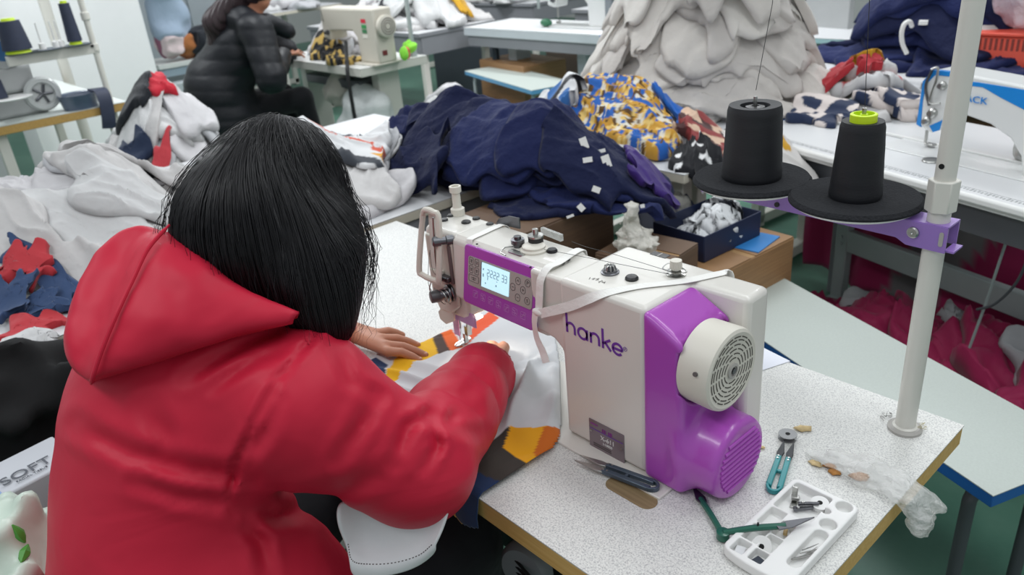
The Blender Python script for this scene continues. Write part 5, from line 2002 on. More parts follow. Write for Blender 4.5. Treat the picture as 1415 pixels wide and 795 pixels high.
drop(fd, 'striped_garment', (-1.9, .70), (.18, .12), .6, .018, .022, 399, PRINT, 'white garment with orange and dark stripes on the heap behind the hair', 'garment', None, colf=BAND, n=60)
# ------------------------------------------------------------------ right side: boxes, bench, the blue and white machine
def atp(px, py, o, n):
    """sight line through a photo pixel meets the plane through o with normal n"""
    d = raydir(px, py)
    n = np.array(n, float)
    return CAM + d * (((np.array(o) - CAM) @ n) / (d @ n))


CARD = m_wood('brown cardboard', '#8d6a48', '#a47d55', (2, 2, 40))
CARDD = m_wood('dark brown cardboard', '#5f4a3c', '#705844', (2, 2, 40))


def carton(label, c, size, rz, mat=CARD, flaps=False, tape=True):
    t = thing('cardboard_box', label, 'cardboard box', (c[0], c[1], c[2]), None, rz)
    lx, ly, lz = size
    part('body', MB().box((0, 0, lz / 2), size), mat, t, local=True, bevel=.004)
    if tape:
        part('tape_strip', MB().box((0, 0, lz + .0006), (lx * .98, .05, .001)), simple('packing tape', '#b08d63', .3), t, local=True)
    part('flap', MB().box((0, ly * .26, lz + .002), (lx * .99, ly * .46, .003)), mat, t, local=True)
    part('flap', MB().box((0, -ly * .26, lz + .002), (lx * .99, ly * .46, .003)), mat, t, local=True)
    return t


# carton under the navy scrap box
carton('brown cardboard box under the navy box of scraps', (-.975, 1.32, -T), (.38, .40, T - .178), -.06)
carton('dark brown cardboard box below the right end of the navy heap', (-1.25, .92, -T), (.26, .36, T - .004), 0, CARDD)
# a blue sheet between the two boxes
solo('blue_sheet', MB().box((-.855, 1.40, -.1725), (.12, .14, .003), rz=.1), simple('blue plastic sheet', '#2f7fc4', .4), 'blue plastic sheet under the corner of the navy box of scraps', 'sheet')

# navy box of scraps
NB = simple('navy cardboard', '#1d2745', .5, var=.06)
sb = thing('scrap_box', 'open navy box full of white cloth scraps on the brown cardboard box', 'box', (-.955, 1.325, -.173), None, -.06)
bx, by, bz = .185, .26, .078
for nm, c, d in (('wall', (0, -by / 2, bz / 2), (bx, .004, bz)), ('wall', (0, by / 2, bz / 2), (bx, .004, bz)), ('wall', (-bx / 2, 0, bz / 2), (.004, by, bz)), ('wall', (bx / 2, 0, bz / 2), (.004, by, bz)), ('bottom', (0, 0, .002), (bx, by, .004))):
    part(nm, MB().box(c, d), NB, sb, local=True, bevel=.001)
lidb = MB()
lidb.box((-.145, -.02, .06), (.08, .26, .006), R=Matrix.Rotation(.75, 3, 'Y'))
part('lid', lidb, NB, sb, local=True)
rn = random.Random(21)
SCRAP = [fabric('white scrap cloth', '#dcdee0', .8), fabric('dark scrap cloth', '#22252e', .8)]
fs = Field(-1.10, 1.15, -.80, 1.50, lambda X, Y: np.full_like(X, -.165), res=.006)
for i in range(26):
    cx, cy = -.955 + rn.uniform(-.062, .062), 1.325 + rn.uniform(-.095, .095)
    m = SCRAP[1] if i % 5 == 4 else SCRAP[0]
    drop(fs, 'cloth_scrap', (cx, cy), (rn.uniform(.020, .032), rn.uniform(.014, .022)), rn.uniform(-3, 3), .006, .016, 600 + i, m,
         'dark scrap of cloth in the open navy box' if i % 5 == 4 else 'white scrap of cloth in the open navy box', 'scrap', 'cloth scraps in the navy box', n=16, dens=2.2)


def crumple(name, label, c, r, seed, mat, cat, sc3=(1, 1, 1), fq=16, amp=.35, res=None, ears=()):
    c = np.array(c)

    def f(X, Y, Z):
        d = ell(c, np.array(sc3) * r, X, Y, Z)
        for p, q, r0, r1 in ears:
            d = smin(d, cone(c + np.array(p), c + np.array(q), r0, r1, X, Y, Z), r * .2)
        k = fq / r * .06
        return d + r * amp * (np.abs(vnoise(X * k, Y * k, Z * k, seed)) - .3) + r * amp * .4 * vnoise(X * k * 2.3, Y * k * 2.3, Z * k * 2.3, seed + 1)
    e = r * max(sc3) * 1.5 + (max(np.linalg.norm(q) for _, q, _, _ in ears) * .6 if ears else 0)
    return solo(name, surfnet(f, c - e, c + e, res or r / 13), mat, label, cat, smooth=60)


MILKY = m_clear('milky plastic film', '#e9e6dc', .25, .62, .8)
c = at(930, 285, 'z', -.115)
crumple('plastic_bag', 'clear grey plastic bag in the corner of the navy scrap box', (c[0], c[1], -.115), .048, 5, m_clear('grey film', '#c9c7bd', .15, .5), 'bag', (1.2, 1, .9))
c = at(1012, 293, 'z', -.11)
crumple('plastic_bag', 'shiny clear plastic bag at the far side of the navy scrap box', (c[0] - .01, c[1] + .01, -.11), .038, 6, m_clear('clear film', '#dfe6e3', .1, .4), 'bag', (1.1, .9, .8))
c = at(880, 318, 'y', .98)
crumple('plastic_bag', 'tied milky plastic bag standing between the machine and the navy box', (c[0] - .0, c[1], c[2] - .035), .052, 9, MILKY, 'bag', (1.15, .8, .62), amp=.55, fq=26, ears=(((-.02, 0, .015), (-.012, -.006, .085), .024, .014), ((.0, 0, .0), (.05, -.02, -.005), .026, .012)))
carton('small brown cardboard box that carries the tied milky bag', (c[0] + .0, c[1] + .04, -T), (.20, .20, T + c[2] - .068), .1, CARDD)

# bench with a blue edge beside the table


def bench(label, o, rz, lx, ly, z, top, edge, legm, edge_label):
    """o: near corner on the long side; lx long, ly deep"""
    t = thing('bench', label, 'bench', (o[0], o[1], -T), None, rz)
    h = T + z
    part('seat', MB().box((lx / 2, ly / 2, h - .016), (lx - .002, ly - .002, .028)), edge, t, local=True, bevel=.002, label=edge_label)
    part('seat_top', MB().box((lx / 2, ly / 2, h - .001), (lx, ly, .002)), top, t, local=True)
    for s in (.075, lx - .075):
        b = MB()
        p = [(s, .045, .0), (s, .045, h - .13), (s, .05, h - .075), (s, .075, h - .045), (s, ly - .075, h - .045), (s, ly - .05, h - .075), (s, ly - .045, h - .13), (s, ly - .045, 0)]
        b.tube(spline(p, 4), .0135, 12)
        part('leg_frame', b, legm, t, local=True)
    part('stretcher', MB().cyl((.075, ly / 2, h - .045), (lx - .075, ly / 2, h - .045), .010, n=12), legm, t, local=True)
    return t


BZ = -.30
c0, c1 = at(1372.7, 685.8, 'z', BZ), at(1052.2, 367.4, 'z', BZ)
u_ = at(1415, 566.9, 'z', BZ) - c1
ang = math.atan2(u_[1], u_[0])
u_ = u_ / np.linalg.norm(u_)
v_ = np.array([-u_[1], u_[0], 0])
L = (c0 - c1) @ u_ 
W_ = -((c0 - c1) @ v_)
o_ = c1 - v_ * W_
bench('low bench with a grey speckled top and blue edge beside the sewing table', o_, ang, L, W_, BZ, BENCHTOP, BLUEEDGE, DARKSTEEL, 'blue edge of the bench seat')

# the long table with the blue and white machine
JO = at(1240, 240, 'z', .0)
JU = at(1415, 286, 'z', 0) - at(1077, 195, 'z', 0)
JU /= np.linalg.norm(JU)
JV = np.array([-JU[1], JU[0], 0])
ja = math.atan2(JU[1], JU[0])
JS = JO - JU * .66
jt = worktable('long white sewing table carrying the blue and white machine', 0, 1.75, 0, .60, simple('white laminate', '#dadbdc', .35, var=.02), WHITEPL, apron=None, rz=ja, o=(JS[0], JS[1]), legs=False, thick=.035)
hh = T


def JL(n, c, d, m, **k):
    return part(n, MB().box(c, d), m, jt, local=True, **k)


JL('rounded_edge', (.875, -.004, hh - .012), (1.75, .018, .026), WHITEPL, bevel=.008, label='rounded white front edge')
JL('apron', (.90, .035, hh - .075), (1.68, .02, .085), DARKSTEEL, label='dark grey apron')
JL('end_edge', (-.003, .3, hh - .012), (.006, .598, .024), BLUEEDGE, label='blue end edge of the white table')
JL('blue_corner', (.022, .42, hh + .0006), (.044, .36, .001), simple('sky blue band', '#3f8fcf', .4), label='blue strip across the table end')
JL('bed_strip', (.875, .30, hh + .004), (1.75, .012, .009), WHITEPL, bevel=.003)
rul = MB()
for k in range(170):
    x_ = .02 + k * .010
    rul.box((x_, .022 + .0025 * (k % 2), hh + .0004), (.0035, .010 if k % 5 else .016, .0006))
rp = part('ruler_marks', rul, simple('grey ruler print', '#8e9092', .6), jt, local=True)
JL('ruler_line', (.875, .036, hh + .0004), (1.72, .0012, .0006), simple('ruler line', '#9a9c9e', .6))
for x_ in (.16, 1.6):
    JL('leg', (x_, .40, (hh - .04) / 2), (.055, .035, hh - .04), STEELP, bevel=.004)
    JL('leg', (x_ - .11, .50, (hh - .04) / 2), (.05, .035, hh - .04), GREYAP, bevel=.004)
    JL('foot_rail', (x_, .33, .03), (.06, .5, .05), STEELP, bevel=.004)
JL('long_rail', (.88, .40, .30), (1.40, .03, .085), STEELP, bevel=.004, label='grey steel rail between the table legs')
b = MB()
for zz_ in (.285, .315, .42, .44):
    b = MB().cyl((.16, .380, zz_), (.16, .377, zz_), .007, n=14)
    part('leg_bolt', b, STEELP, jt, local=True)
JL('apron_slot', (.77, .0245, hh - .072), (.075, .002, .03), BLACK, bevel=.004)
JL('inner_panel', (.9, .30, hh - .09), (1.5, .35, .01), DARKSTEEL)

NP = at(1283, 206, 'z', .0)
JB = simple('sky blue plastic', '#1f86d6', .3, coat=.3)
jm = thing('sewing_machine', 'white sewing machine with blue trim and needle raised on the long white table', 'sewing machine', (NP[0] + .25, NP[1], 0.0), None)


def jpoly(name, pts, y0, dep, mat, bevel=.004, parent=None, label=None):
    o = NP + JV * y0
    P3 = [atp(px, py, o, JV) - o for px, py in pts]
    return part(name, MB().prism([(p @ JU, p[2]) for p in P3], o, JU, (0, 0, 1), JV, dep), mat, parent or jm, bevel=bevel, seg=2, label=label)


JW = simple('white enamel', '#dfe0df', .3, var=.02, coat=.3)
jpoly('arm', [(1268, 172), (1277, 112), (1290, 97), (1312, 99), (1380, 112), (1430, 122), (1470, 130), (1470, 262), (1412, 246), (1410, 216), (1396, 192), (1368, 172), (1335, 160), (1306, 159), (1298, 180), (1285, 184)], -.05, .105, JW, .006)
jpoly('blue_edge_trim', [(1266, 172), (1275, 112), (1281, 106), (1275, 140), (1272, 176)], -.0515, .016, JB, .001, label='blue trim of the head')
jpoly('blue_top_trim', [(1276, 111), (1290, 97), (1313, 99), (1312, 106), (1292, 104), (1282, 114)], -.0515, .016, JB, .001)
jpoly('blue_side_panel', [(1334, 112), (1353, 114), (1415, 124), (1440, 128), (1440, 168), (1415, 152), (1382, 135), (1358, 121), (1334, 118)], -.0515, .002, JB, .001, label='blue side panel of the arm')
jpoly('blue_chip', [(1284, 174), (1302, 166), (1298, 180), (1289, 183)], -.0515, .002, JB, .0)
o = NP - JV * .0525
c = atp(1347, 138, o, JV)
text('maker_lettering', 'JACK', .026, tuple(c), tuple(JU), (0, 0, 1), JB, jm, .0008, sx=1.25)
for px, py, r in ((1304, 118, .012), (1290, 156, .014), (1282, 167, .012)):
    c = atp(px, py, NP - JV * .05, JV)
    part('tension_dial', MB().lathe(c, tuple(-JV), [(r, 0), (r, .008), (r * .6, .012), (r * .6, .02), (0, .02)], 18), STEEL, jm)
c = [atp(*q, NP - JV * .06, JV) for q in ((1287, 96), (1296, 94), (1294, 110), (1287, 130), (1285, 142), (1299, 143))]
part('take_up_lever', MB().tube(spline(c, 5), .0035, 8), STEEL, jm)
c = [atp(*q, NP - JV * .055, JV) for q in ((1289, 94), (1279, 120), (1284, 146))]
part('head_bracket', MB().tube(spline(c, 5), .004, 8), STEELD, jm)
p0, p1 = atp(1281, 180, NP, JV), atp(1279, 196, NP, JV)
part('needle_bar', MB().cyl(p0, p1, .005, n=10), STEEL, jm)
part('needle', MB().cyl(p1, NP + np.array([0, 0, .006]), .0022, .001, n=8), STEEL, jm)
part('presser_foot', MB().box(NP + np.array([.0, .01, .012]), (.03, .02, .008), rz=ja), STEEL, jm, bevel=.002)
part('bobbin_cover', MB().box(NP + JU * .0 + np.array([0, 0, .0012]), (.17, .11, .002), rz=ja), STEELD, jm, label='grey bed plate')
part('foot_disc', MB().lathe(at(1287, 222, 'z', .002), (0, 0, 1), [(.026, 0), (.024, .004), (0, .005)], 20), STEEL, jm)
part('bed', MB().box(NP + JU * .28 + JV * .0 + np.array([0, 0, .002]), (.80, .17, .004), rz=ja), JW, jm, bevel=.002)
c = at(1404, 222, 'z', 0)
part('pillar_foot', MB().tube(spline([c + np.array([0, 0, .07]), c + np.array([0, 0, .02]), c + JU * .03 + np.array([0, 0, .004])], 5), .012, 10), STEEL, jm)

# garments on that table, far side
fj = Field(-2.6, 1.6, .6, 3.6, lambda X, Y: np.zeros_like(X))
JG = 'garments on the long white table'
TRI = palette('#27334f', [('#d9cfca', 1, 1, .12)], 36, 0)
MIX = palette('#d3d3d4', [('#c43b40', .7, 2, .55), ('#d9a21f', .8, 2, .60), ('#22293a', .7, 2, .46)], 10, 0)


def onJ(px, py, z=0.02):
    p = at(px, py, 'z', z)
    return (p[0], p[1])


for i, (px, py, sx, sy, a, t_, am, m, lb, cf, n) in enumerate((
        (1150, 148, .19, .13, -.2, .02, .02, WHITES[0], 'white garment at the bottom of the pile on the long white table', None, 40),
        (1135, 158, .15, .09, -.3, .016, .016, PRINT, 'navy garment with pale triangles low on the long white table', TRI, 70),
        (1238, 150, .16, .10, -.3, .03, .018, PRINT, 'navy garment with pale triangles stacked beside the blue and white machine head', TRI, 70),
        (1236, 146, .155, .095, -.35, .018, .016, PRINT, 'topmost navy triangle garment beside the blue and white machine head', TRI, 70),
        (1175, 135, .17, .10, -.25, .03, .022, PRINT, 'white garment with red, navy and mustard bands on the long white table', MIX, 70),
        (1180, 128, .16, .11, -.5, .03, .03, WHITES[1], 'white garment curled over the banded one on the long white table', None, 50),
        (1195, 140, .03, .03, .2, .02, .016, RD, 'bright red cloth fold among the garments on the long white table', None, 30),
        (1150, 139, .05, .03, .1, .016, .014, RD, 'red cloth fold left of the mustard strip on the long white table', None, 30),
        (1192, 136, .05, .024, .1, .012, .010, fabric('mustard cloth', '#c99a26', .8), 'mustard strip of cloth among the garments on the long white table', None, 30),
        (1245, 122, .12, .06, -.5, .02, .022, WHITES[2], 'grey white garment end lying over the navy triangle stack', None, 40))):
    c = onJ(px, py)
    drop(fj, 'garment', c, (sx, sy), a, t_, am, 700 + i, m, lb, 'garment', JG, n=n, colf=cf)

# maroon cloth hanging behind the rail
MAR = fabric('maroon satin', '#9c2350', .55, wr=.25, wscale=6)
MARP = m_vcol('maroon and grey cloth', .6, .2, 6)
o = JS + JV * .53
b = MB()
gx = np.linspace(-.14, 1.7, 60)
gz = np.linspace(0, 1, 26)
vs, cc = [], []
for x_ in gx:
    topz = -.085 if x_ < .34 else -.085 - (x_ - .34) * .62
    for q in gz:
        zz_ = topz * (1 - q) + (-.70) * q
        w_ = .02 * math.sin(x_ * 17 + 2 * q) * (.3 + q) + .012 * math.sin(x_ * 41 + 5 * q)
        p = o + JU * x_ + JV * w_
        vs.append((p[0], p[1], min(zz_, topz)))
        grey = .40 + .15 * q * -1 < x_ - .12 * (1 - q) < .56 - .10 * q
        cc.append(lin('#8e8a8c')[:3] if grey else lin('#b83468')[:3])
nn_ = len(gz)
fsq = [(i * nn_ + j, (i + 1) * nn_ + j, (i + 1) * nn_ + j + 1, i * nn_ + j + 1) for i in range(len(gx) - 1) for j in range(nn_ - 1)]
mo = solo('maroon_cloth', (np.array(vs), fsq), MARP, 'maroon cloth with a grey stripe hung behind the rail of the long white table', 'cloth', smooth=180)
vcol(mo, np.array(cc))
md = mo.modifiers.new('thick', 'SOLIDIFY')
md.thickness = .003
fm = Field(-1.2, 1.6, 1.4, 3.2, lambda X, Y: np.full_like(X, -T))
for i in range(12):
    p = JS + JU * (.32 + .10 * i) + JV * (.20 + .07 * (i % 3))
    drop(fm, 'maroon_garment', (p[0], p[1]), (.24, .15), ja + .5 * math.sin(i), .02, .05, 730 + i, [MAR, MAR, WHITES[2]][i % 3],
         ('maroon garment in the pile on the floor under the long white table', 'maroon garment in the pile on the floor under the long white table', 'pale garment in the maroon pile on the floor')[i % 3], 'garment', 'garments on the floor under the long table', n=40)
b = MB()
c = [atp(*q, JS + JV * .15, JV) for q in ((1402, 300), (1385, 350), (1362, 420), (1340, 480), (1325, 510))]
solo('treadle_rod', MB().tube(c, .004, 8), STEELP, 'thin steel treadle rod slanting down under the long white table', 'rod')
c = [atp(*q, JS + JV * .12, JV) for q in ((1425, 345), (1405, 390), (1375, 420), (1350, 428))]
solo('cable', MB().tube(spline(c, 6), .004, 8), DARKSTEEL, 'grey cable curving under the long white table', 'cable')
p = at(1335, 330, 'y', 2.75)
carton('brown cardboard box behind the long white table, left of the blue bin', (p[0], 2.85, -T), (.34, .30, T - .12), -.3)
p = at(1395, 375, 'y', 2.65)
carton('brown cardboard box in front of the blue bin', (p[0] + .02, 2.68, -T), (.36, .22, T - .20), -.3)
p = at(1385, 325, 'y', 3.05)
BINB = simple('pale blue plastic', '#5fa3c4', .4)
bn = thing('bin', 'pale blue plastic bin behind the brown boxes', 'bin', (p[0], 3.15, -T))
part('tub', MB().lathe((p[0], 3.15, -T), (0, 0, 1), [(.15, 0), (.20, .56), (.215, .57), (.215, .59), (.19, .59), (.14, .02), (0, .02)], 32), BINB, bn)
part('handle', MB().tube(spline([(p[0] - .12, 2.98, -.22), (p[0] - .14, 2.93, -.28), (p[0] - .12, 2.98, -.36)], 5), .012, 8), BINB, bn)

# ---- the great white heap
wt = worktable('grey table under the great white garment heap', -2.25, -1.27, 1.62, 2.75, GREYTOP, CREAMEDGE, z=0, apron=None)
fw = Field(-2.9, 1.3, -.5, 3.3, lambda X, Y: np.where((X > -2.25) & (X < -1.05) & (Y > 1.62) & (Y < 2.75), 0, -.15))
rn = random.Random(33)
GW = 'off white garment in the great heap beyond the patterned garments'
for i in range(100):
    f = i / 99
    s_ = 1 - .62 * f
    cx = -1.58 + rn.uniform(-.42, .42) * s_
    cy = 2.17 + rn.uniform(-.32, .30) * s_
    drop(fw, 'white_garment', (cx, cy), (.23 * rn.uniform(.7, 1.2), .095 * rn.uniform(.8, 1.25)), .75 + rn.uniform(-.55, .55), .009, .020, 800 + i, WARMW[i % 3], GW, 'garment', 'white garments in the great heap', n=48, k=1.3)
SM = palette('#d2cecb', [('#c9971f', 1, 1, .45), ('#222835', 1.2, 1.2, .5)], 11, 0)
for i, (px, py, sx, sy) in enumerate(((1045, 20, .14, .09), (1040, 45, .13, .07), (1095, 100, .08, .11), (1090, 60, .09, .12))):
    c = atd(px, py, 2.62)
    drop(fw, 'printed_garment', (c[0], c[1]), (sx, sy), .4 * i, .014, .022, 880 + i, PRINT, 'white garment with mustard and dark patches on the far slope of the great heap', 'garment', 'printed garments on the great heap', colf=SM, n=50)
# ------------------------------------------------------------------ left: overlock table, pillar, boxes
YELEDGE = m_wood('yellow wood edge band', '#a8854a', '#c19c58')
LT = worktable('pale table with a yellow wood edge carrying the grey overlock machine', -5.9, -4.41, .10, .815, simple('pale mint laminate', '#cdd3cf', .4, var=.02), YELEDGE, thick=.045)
om = thing('overlock_machine', 'grey overlock machine with a round window on the yellow edged table', 'overlock machine', (-4.75, .33, 0))
GREYM = simple('pale grey cast metal', '#b9bbbb', .35, .3, var=.05)
part('base', MB().box((-4.78, .32, .06), (.40, .30, .12)), GREYM, om, bevel=.02)
part('body', MB().prism([(-.20, 0), (.19, 0), (.20, .14), (.12, .19), (.02, .22), (-.02, .30), (-.20, .30)], (-4.78, .22, .12), (1, 0, 0), (0, 0, 1), (0, 1, 0), .22), GREYM, om, bevel=.02)
part('motor', MB().lathe((-4.60, .33, .34), (1, 0, 0), [(.09, -.1), (.10, 0), (.085, .03), (.05, .035), (0, .035)], 32), GREYM, om)
part('motor_ring', MB().lathe((-4.562, .33, .34), (1, 0, 0), [(.05, 0), (.05, .004), (.035, .005), (0, .005)], 28), simple('blue badge ring', '#3f6c9c', .4), om)
part('window_ring', MB().lathe((-4.58, .45, .10), (1, 0, 0), [(.085, 0), (.09, .02), (.08, .035), (.06, .036), (.055, .02), (0, .02)], 36), simple('frosted plastic ring', '#c7cac9', .25), om)
hb_ = MB()
for k in range(5):
    t = 2 * math.pi * k / 5
    hb_.tube([(-4.555, .45, .10), (-4.555, .45 + .05 * math.cos(t), .10 + .05 * math.sin(t))], .008, 6)
part('fan', hb_, STEELD, om)
part('thread_plate', MB().box((-4.62, .17, .03), (.10, .10, .02)), STEELD, om, bevel=.003)
solo('white_tray', MB().lathe((-4.46, .28, .11), (0, 0, 1), [(.02, 0), (.10, .006), (.105, .012), (0, .010)], 30), WHITEPL, 'round white tray disc beside the overlock machine', 'tray')
t = thing('thread_cone', 'dark navy thread cone on the white tray disc at the left table', 'thread cone', (-4.50, .24, .122))
part('wound_thread', MB().lathe((-4.50, .24, .122), (0, 0, 1), [(.04, 0), (.033, .09), (.018, .092), (0, .092)], 28), NTHREAD, t)
# its thread stand
st_ = thing('thread_stand', 'white thread stand beside the pillar at the left table', 'thread stand', (-4.46, .745, 0))
part('pole', MB().tube([(-4.46, .745, 0), (-4.46, .745, .95)], .016, 12), WHITEPAINT, st_)
for zz_ in (.30, .46):
    part('collar', MB().cyl((-4.46, .745, zz_ - .02), (-4.46, .745, zz_ + .02), .022, n=16), WHITEPAINT, st_, bevel=.003)
part('spool_arm', MB().box((-4.46, .54, .295), (.035, .44, .05)), WHITEPAINT, st_, bevel=.004)
part('end_bolt', MB().cyl((-4.44, .73, .31), (-4.436, .73, .31), .008, n=10), BLACK, st_)
SLATEP = simple('slate plastic plate', '#4b5560', .5)
for yy_ in (.40, .52, .66):
    d_ = part('spool_disc', MB().lathe((-4.46, yy_, .322), (0, 0, 1), [(.02, 0), (.072, .002), (.075, .006), (0, .006)], 28), SLATEP, st_)
for yy_ in (.50, .565, .59):
    part('spool_pin', MB().lathe((-4.46, yy_, .328), (0, 0, 1), [(.018, 0), (.016, .03), (.004, .034), (.004, .13), (0, .132)], 12), WHITEPL, st_)
for yy_, rb, rt, h_, lb in ((.385, .068, .050, .14, 'wide dark navy thread cone on the left thread stand'), (.66, .036, .026, .19, 'slim dark navy thread cone with a yellow green base on the left thread stand')):
    t = thing('thread_cone', lb, 'thread cone', (-4.46, yy_, .329))
    part('wound_thread', MB().lathe((-4.46, yy_, .345), (0, 0, 1), [(rb, 0), (rb, .01), (rt, h_), (rt * .5, h_ + .001), (0, h_ + .001)], 28), NTHREAD, t)
    part('core', MB().lathe((-4.46, yy_, .329), (0, 0, 1), [(rb * .9, 0), (rb * .8, .017), (0, .017)], 24), YEL, t, label='yellow green cone base')
    part('core_top', MB().lathe((-4.46, yy_, .345 + h_), (0, 0, 1), [(rt * .7, 0), (rt * .6, .012), (0, .012)], 20), YEL, t)
tbx = thing('plastic_tub', 'low dark translucent tub at the corner of the yellow edged table', 'tub', (-4.50, .62, 0))
part('tub', MB().lathe((-4.50, .60, 0), (0, 0, 1), [(.085, 0), (.10, .075), (.103, .078), (.095, .072), (.08, .006), (0, .006)], 28), m_clear('smoky blue plastic', '#56647c', .25, .85, .3), tbx)
part('contents', MB().lathe((-4.50, .60, .008), (0, 0, 1), [(.078, 0), (.088, .05), (.05, .058), (0, .055)], 20), simple('dark blue contents', '#2c3549', .7, var=.4, scale=60), tbx)
c = [(-4.48, .68, .08), (-4.42, .70, .075), (-4.392, .70, .03), (-4.39, .69, -.06), (-4.40, .68, -.12)]
solo('dark_cloth_strip', MB().ribbon(spline(c, 6), [(0, .2, 1)] * 2 + [(1, 0, .5)] * 0 + [tuple(q) for q in spline([(0, 0, 1), (.3, 0, 1), (1, 0, .3), (1, 0, 0), (1, 0, 0)], 6)][2:], .07, .01), NTHREAD, 'dark cloth strip hanging over the yellow wood edge', 'cloth')

colm = MB().box((-6.60, 1.18, .84), (.30, 1.02, 3.2), rz=.12)
struct('column', colm, simple('white column paint', '#eceded', .75, var=.02), bevel=.004)
struct('trim_1', MB().box((-6.25, .20, .84), (.16, .42, 3.2), rz=.12), simple('pale grey panel', '#c6c9cb', .7, var=.02))
pp = at(66, 20, 'x', -5.9)
solo('conduit_pipe', MB().cyl((-5.9, pp[1], -T), (-5.9, pp[1], 2.3), .035, n=16), WHITEPAINT, 'white vertical pipe beside the pillar at the far left', 'pipe')

# second white heap, on a low crate between the tables
cr = thing('crate', 'grey crate under the white garment heap by the white pillar', 'crate', (-3.3, .66, -T))
part('tub', MB().box((-3.3, .66, -.47), (.9, .62, .58)), GREYAP, cr, bevel=.02)
part('rim', MB().prism(rrect(.96, .68, .05), (-3.3, .66, -.20), (1, 0, 0), (0, 1, 0), (0, 0, 1), .03), GREYAP, cr, bevel=.006)
f2 = Field(-4.3, .0, -2.3, 1.5, lambda X, Y: np.where((np.abs(X + 3.3) < .48) & (np.abs(Y - .66) < .34), -.17, -.40))
rn = random.Random(44)
for i in range(30):
    s_ = 1 - .5 * i / 29
    drop(f2, 'white_garment', (-3.28 + rn.uniform(-.36, .30) * s_, .62 + rn.uniform(-.22, .22) * s_), (.36 * rn.uniform(.8, 1.1), .11 * rn.uniform(.8, 1.2)), -.3 + rn.uniform(-.5, .5), .009, .020, 900 + i, WHITES[i % 4],
         'white garment in the heap between the yellow edged table and the black coat', 'garment', 'white garments by the pillar', n=44, dens=.7)
for i, (px, py, dd, sx, sy, hx, lb) in enumerate(((132, 112, 3.45, .08, .06, '#d59a2c', 'mustard cloth at the top of the heap by the white pillar'), (212, 112, 3.75, .09, .06, '#c22a3a', 'bright red cloth at the top of the heap by the white pillar'),
                                               (180, 112, 3.75, .13, .06, '#23262c', 'black cloth at the top of the heap by the white pillar'), (150, 122, 3.5, .08, .06, '#27324a', 'navy cloth at the top of the heap by the white pillar'),
                                               (187, 170, 3.35, .16, .028, '#b43a42', 'red strip of cloth running down the heap by the white pillar'))):
    c = atd(px, py, dd)
    drop(f2, 'cloth_piece', (c[0], c[1]), (sx, sy), (-.2, .3, .1, .5, -.9)[i], .012, .016, 930 + i, fabric('accent cloth', hx, .8), lb, 'cloth', None, n=30)

# shelf and clear box behind the pillar
sf = thing('shelf_unit', 'pale shelf over a clear storage box behind the black coat', 'shelf', (-6.9, 2.15, -T))
SFM = simple('pale shelf board', '#cfd2cf', .5)
z0 = at(250, 84, 'x', -6.9)
yl, yr = at(214, 84, 'x', -6.9)[1], at(292, 84, 'x', -6.9)[1]
part('board', MB().box((-7.1, (yl + yr) / 2, z0[2] - .02), (.5, yr - yl, .04)), SFM, sf, bevel=.004)
part('back_rail', MB().box((-6.88, (yl + yr) / 2, z0[2] - .08), (.03, yr - yl, .06)), simple('blue grey rail', '#8fa0ac', .5), sf)
for yy_ in (yl + .03, yr - .03):
    part('leg', MB().box((-6.9, yy_, (z0[2] - .04 - T) / 2), (.05, .05, z0[2] - .04 + T)), GREYAP, sf)
    part('leg', MB().box((-7.3, yy_, (z0[2] - .04 - T) / 2), (.05, .05, z0[2] - .04 + T)), GREYAP, sf)
bx_ = thing('storage_box', 'clear storage box with purple cloth inside under the pale shelf', 'box', (-7.05, (yl + yr) / 2, -T))
part('tub', MB().box((-7.05, (yl + yr) / 2 + .02, z0[2] - .52), (.42, (yr - yl) * .78, .72)), m_clear('cloudy clear plastic', '#c4ccd0', .3, .8, .2), bx_, bevel=.02)
part('contents', MB().box((-6.87, (yl + yr) / 2 + .02, z0[2] - .50), (.09, (yr - yl) * .5, .10)), fabric('purple cloth', '#7c5a94', .8), bx_, bevel=.03)
for i, (px, py, r, hx, lb, s3) in enumerate(((222, 55, .10, '#8a5a6e', 'mauve box end standing on the pale shelf', (.5, .5, 1.6)), (236, 60, .13, '#d9c7c8', 'pale pink bag on the shelf behind the black coat', (1, .9, 1)), (258, 62, .12, '#a86a3e', 'brown bag on the shelf behind the black coat', (1, .8, .9)),
                                            (275, 58, .15, '#22252c', 'black bag on the shelf beside the black coat', (1, .9, 1)), (232, 24, .24, '#9fb0c4', 'pale blue cloth hanging over the shelf', (.5, .7, 1.1)))):
    c = at(px, py, 'x', -6.95)
    crumple('cloth_bundle' if i > 3 else ('storage_bag' if i else 'box_file'), lb, c, r, 50 + i, fabric('bundle cloth', hx, .7), 'bag' if 0 < i < 4 else ('box' if i == 0 else 'cloth'), s3, amp=.3 if i else .05)
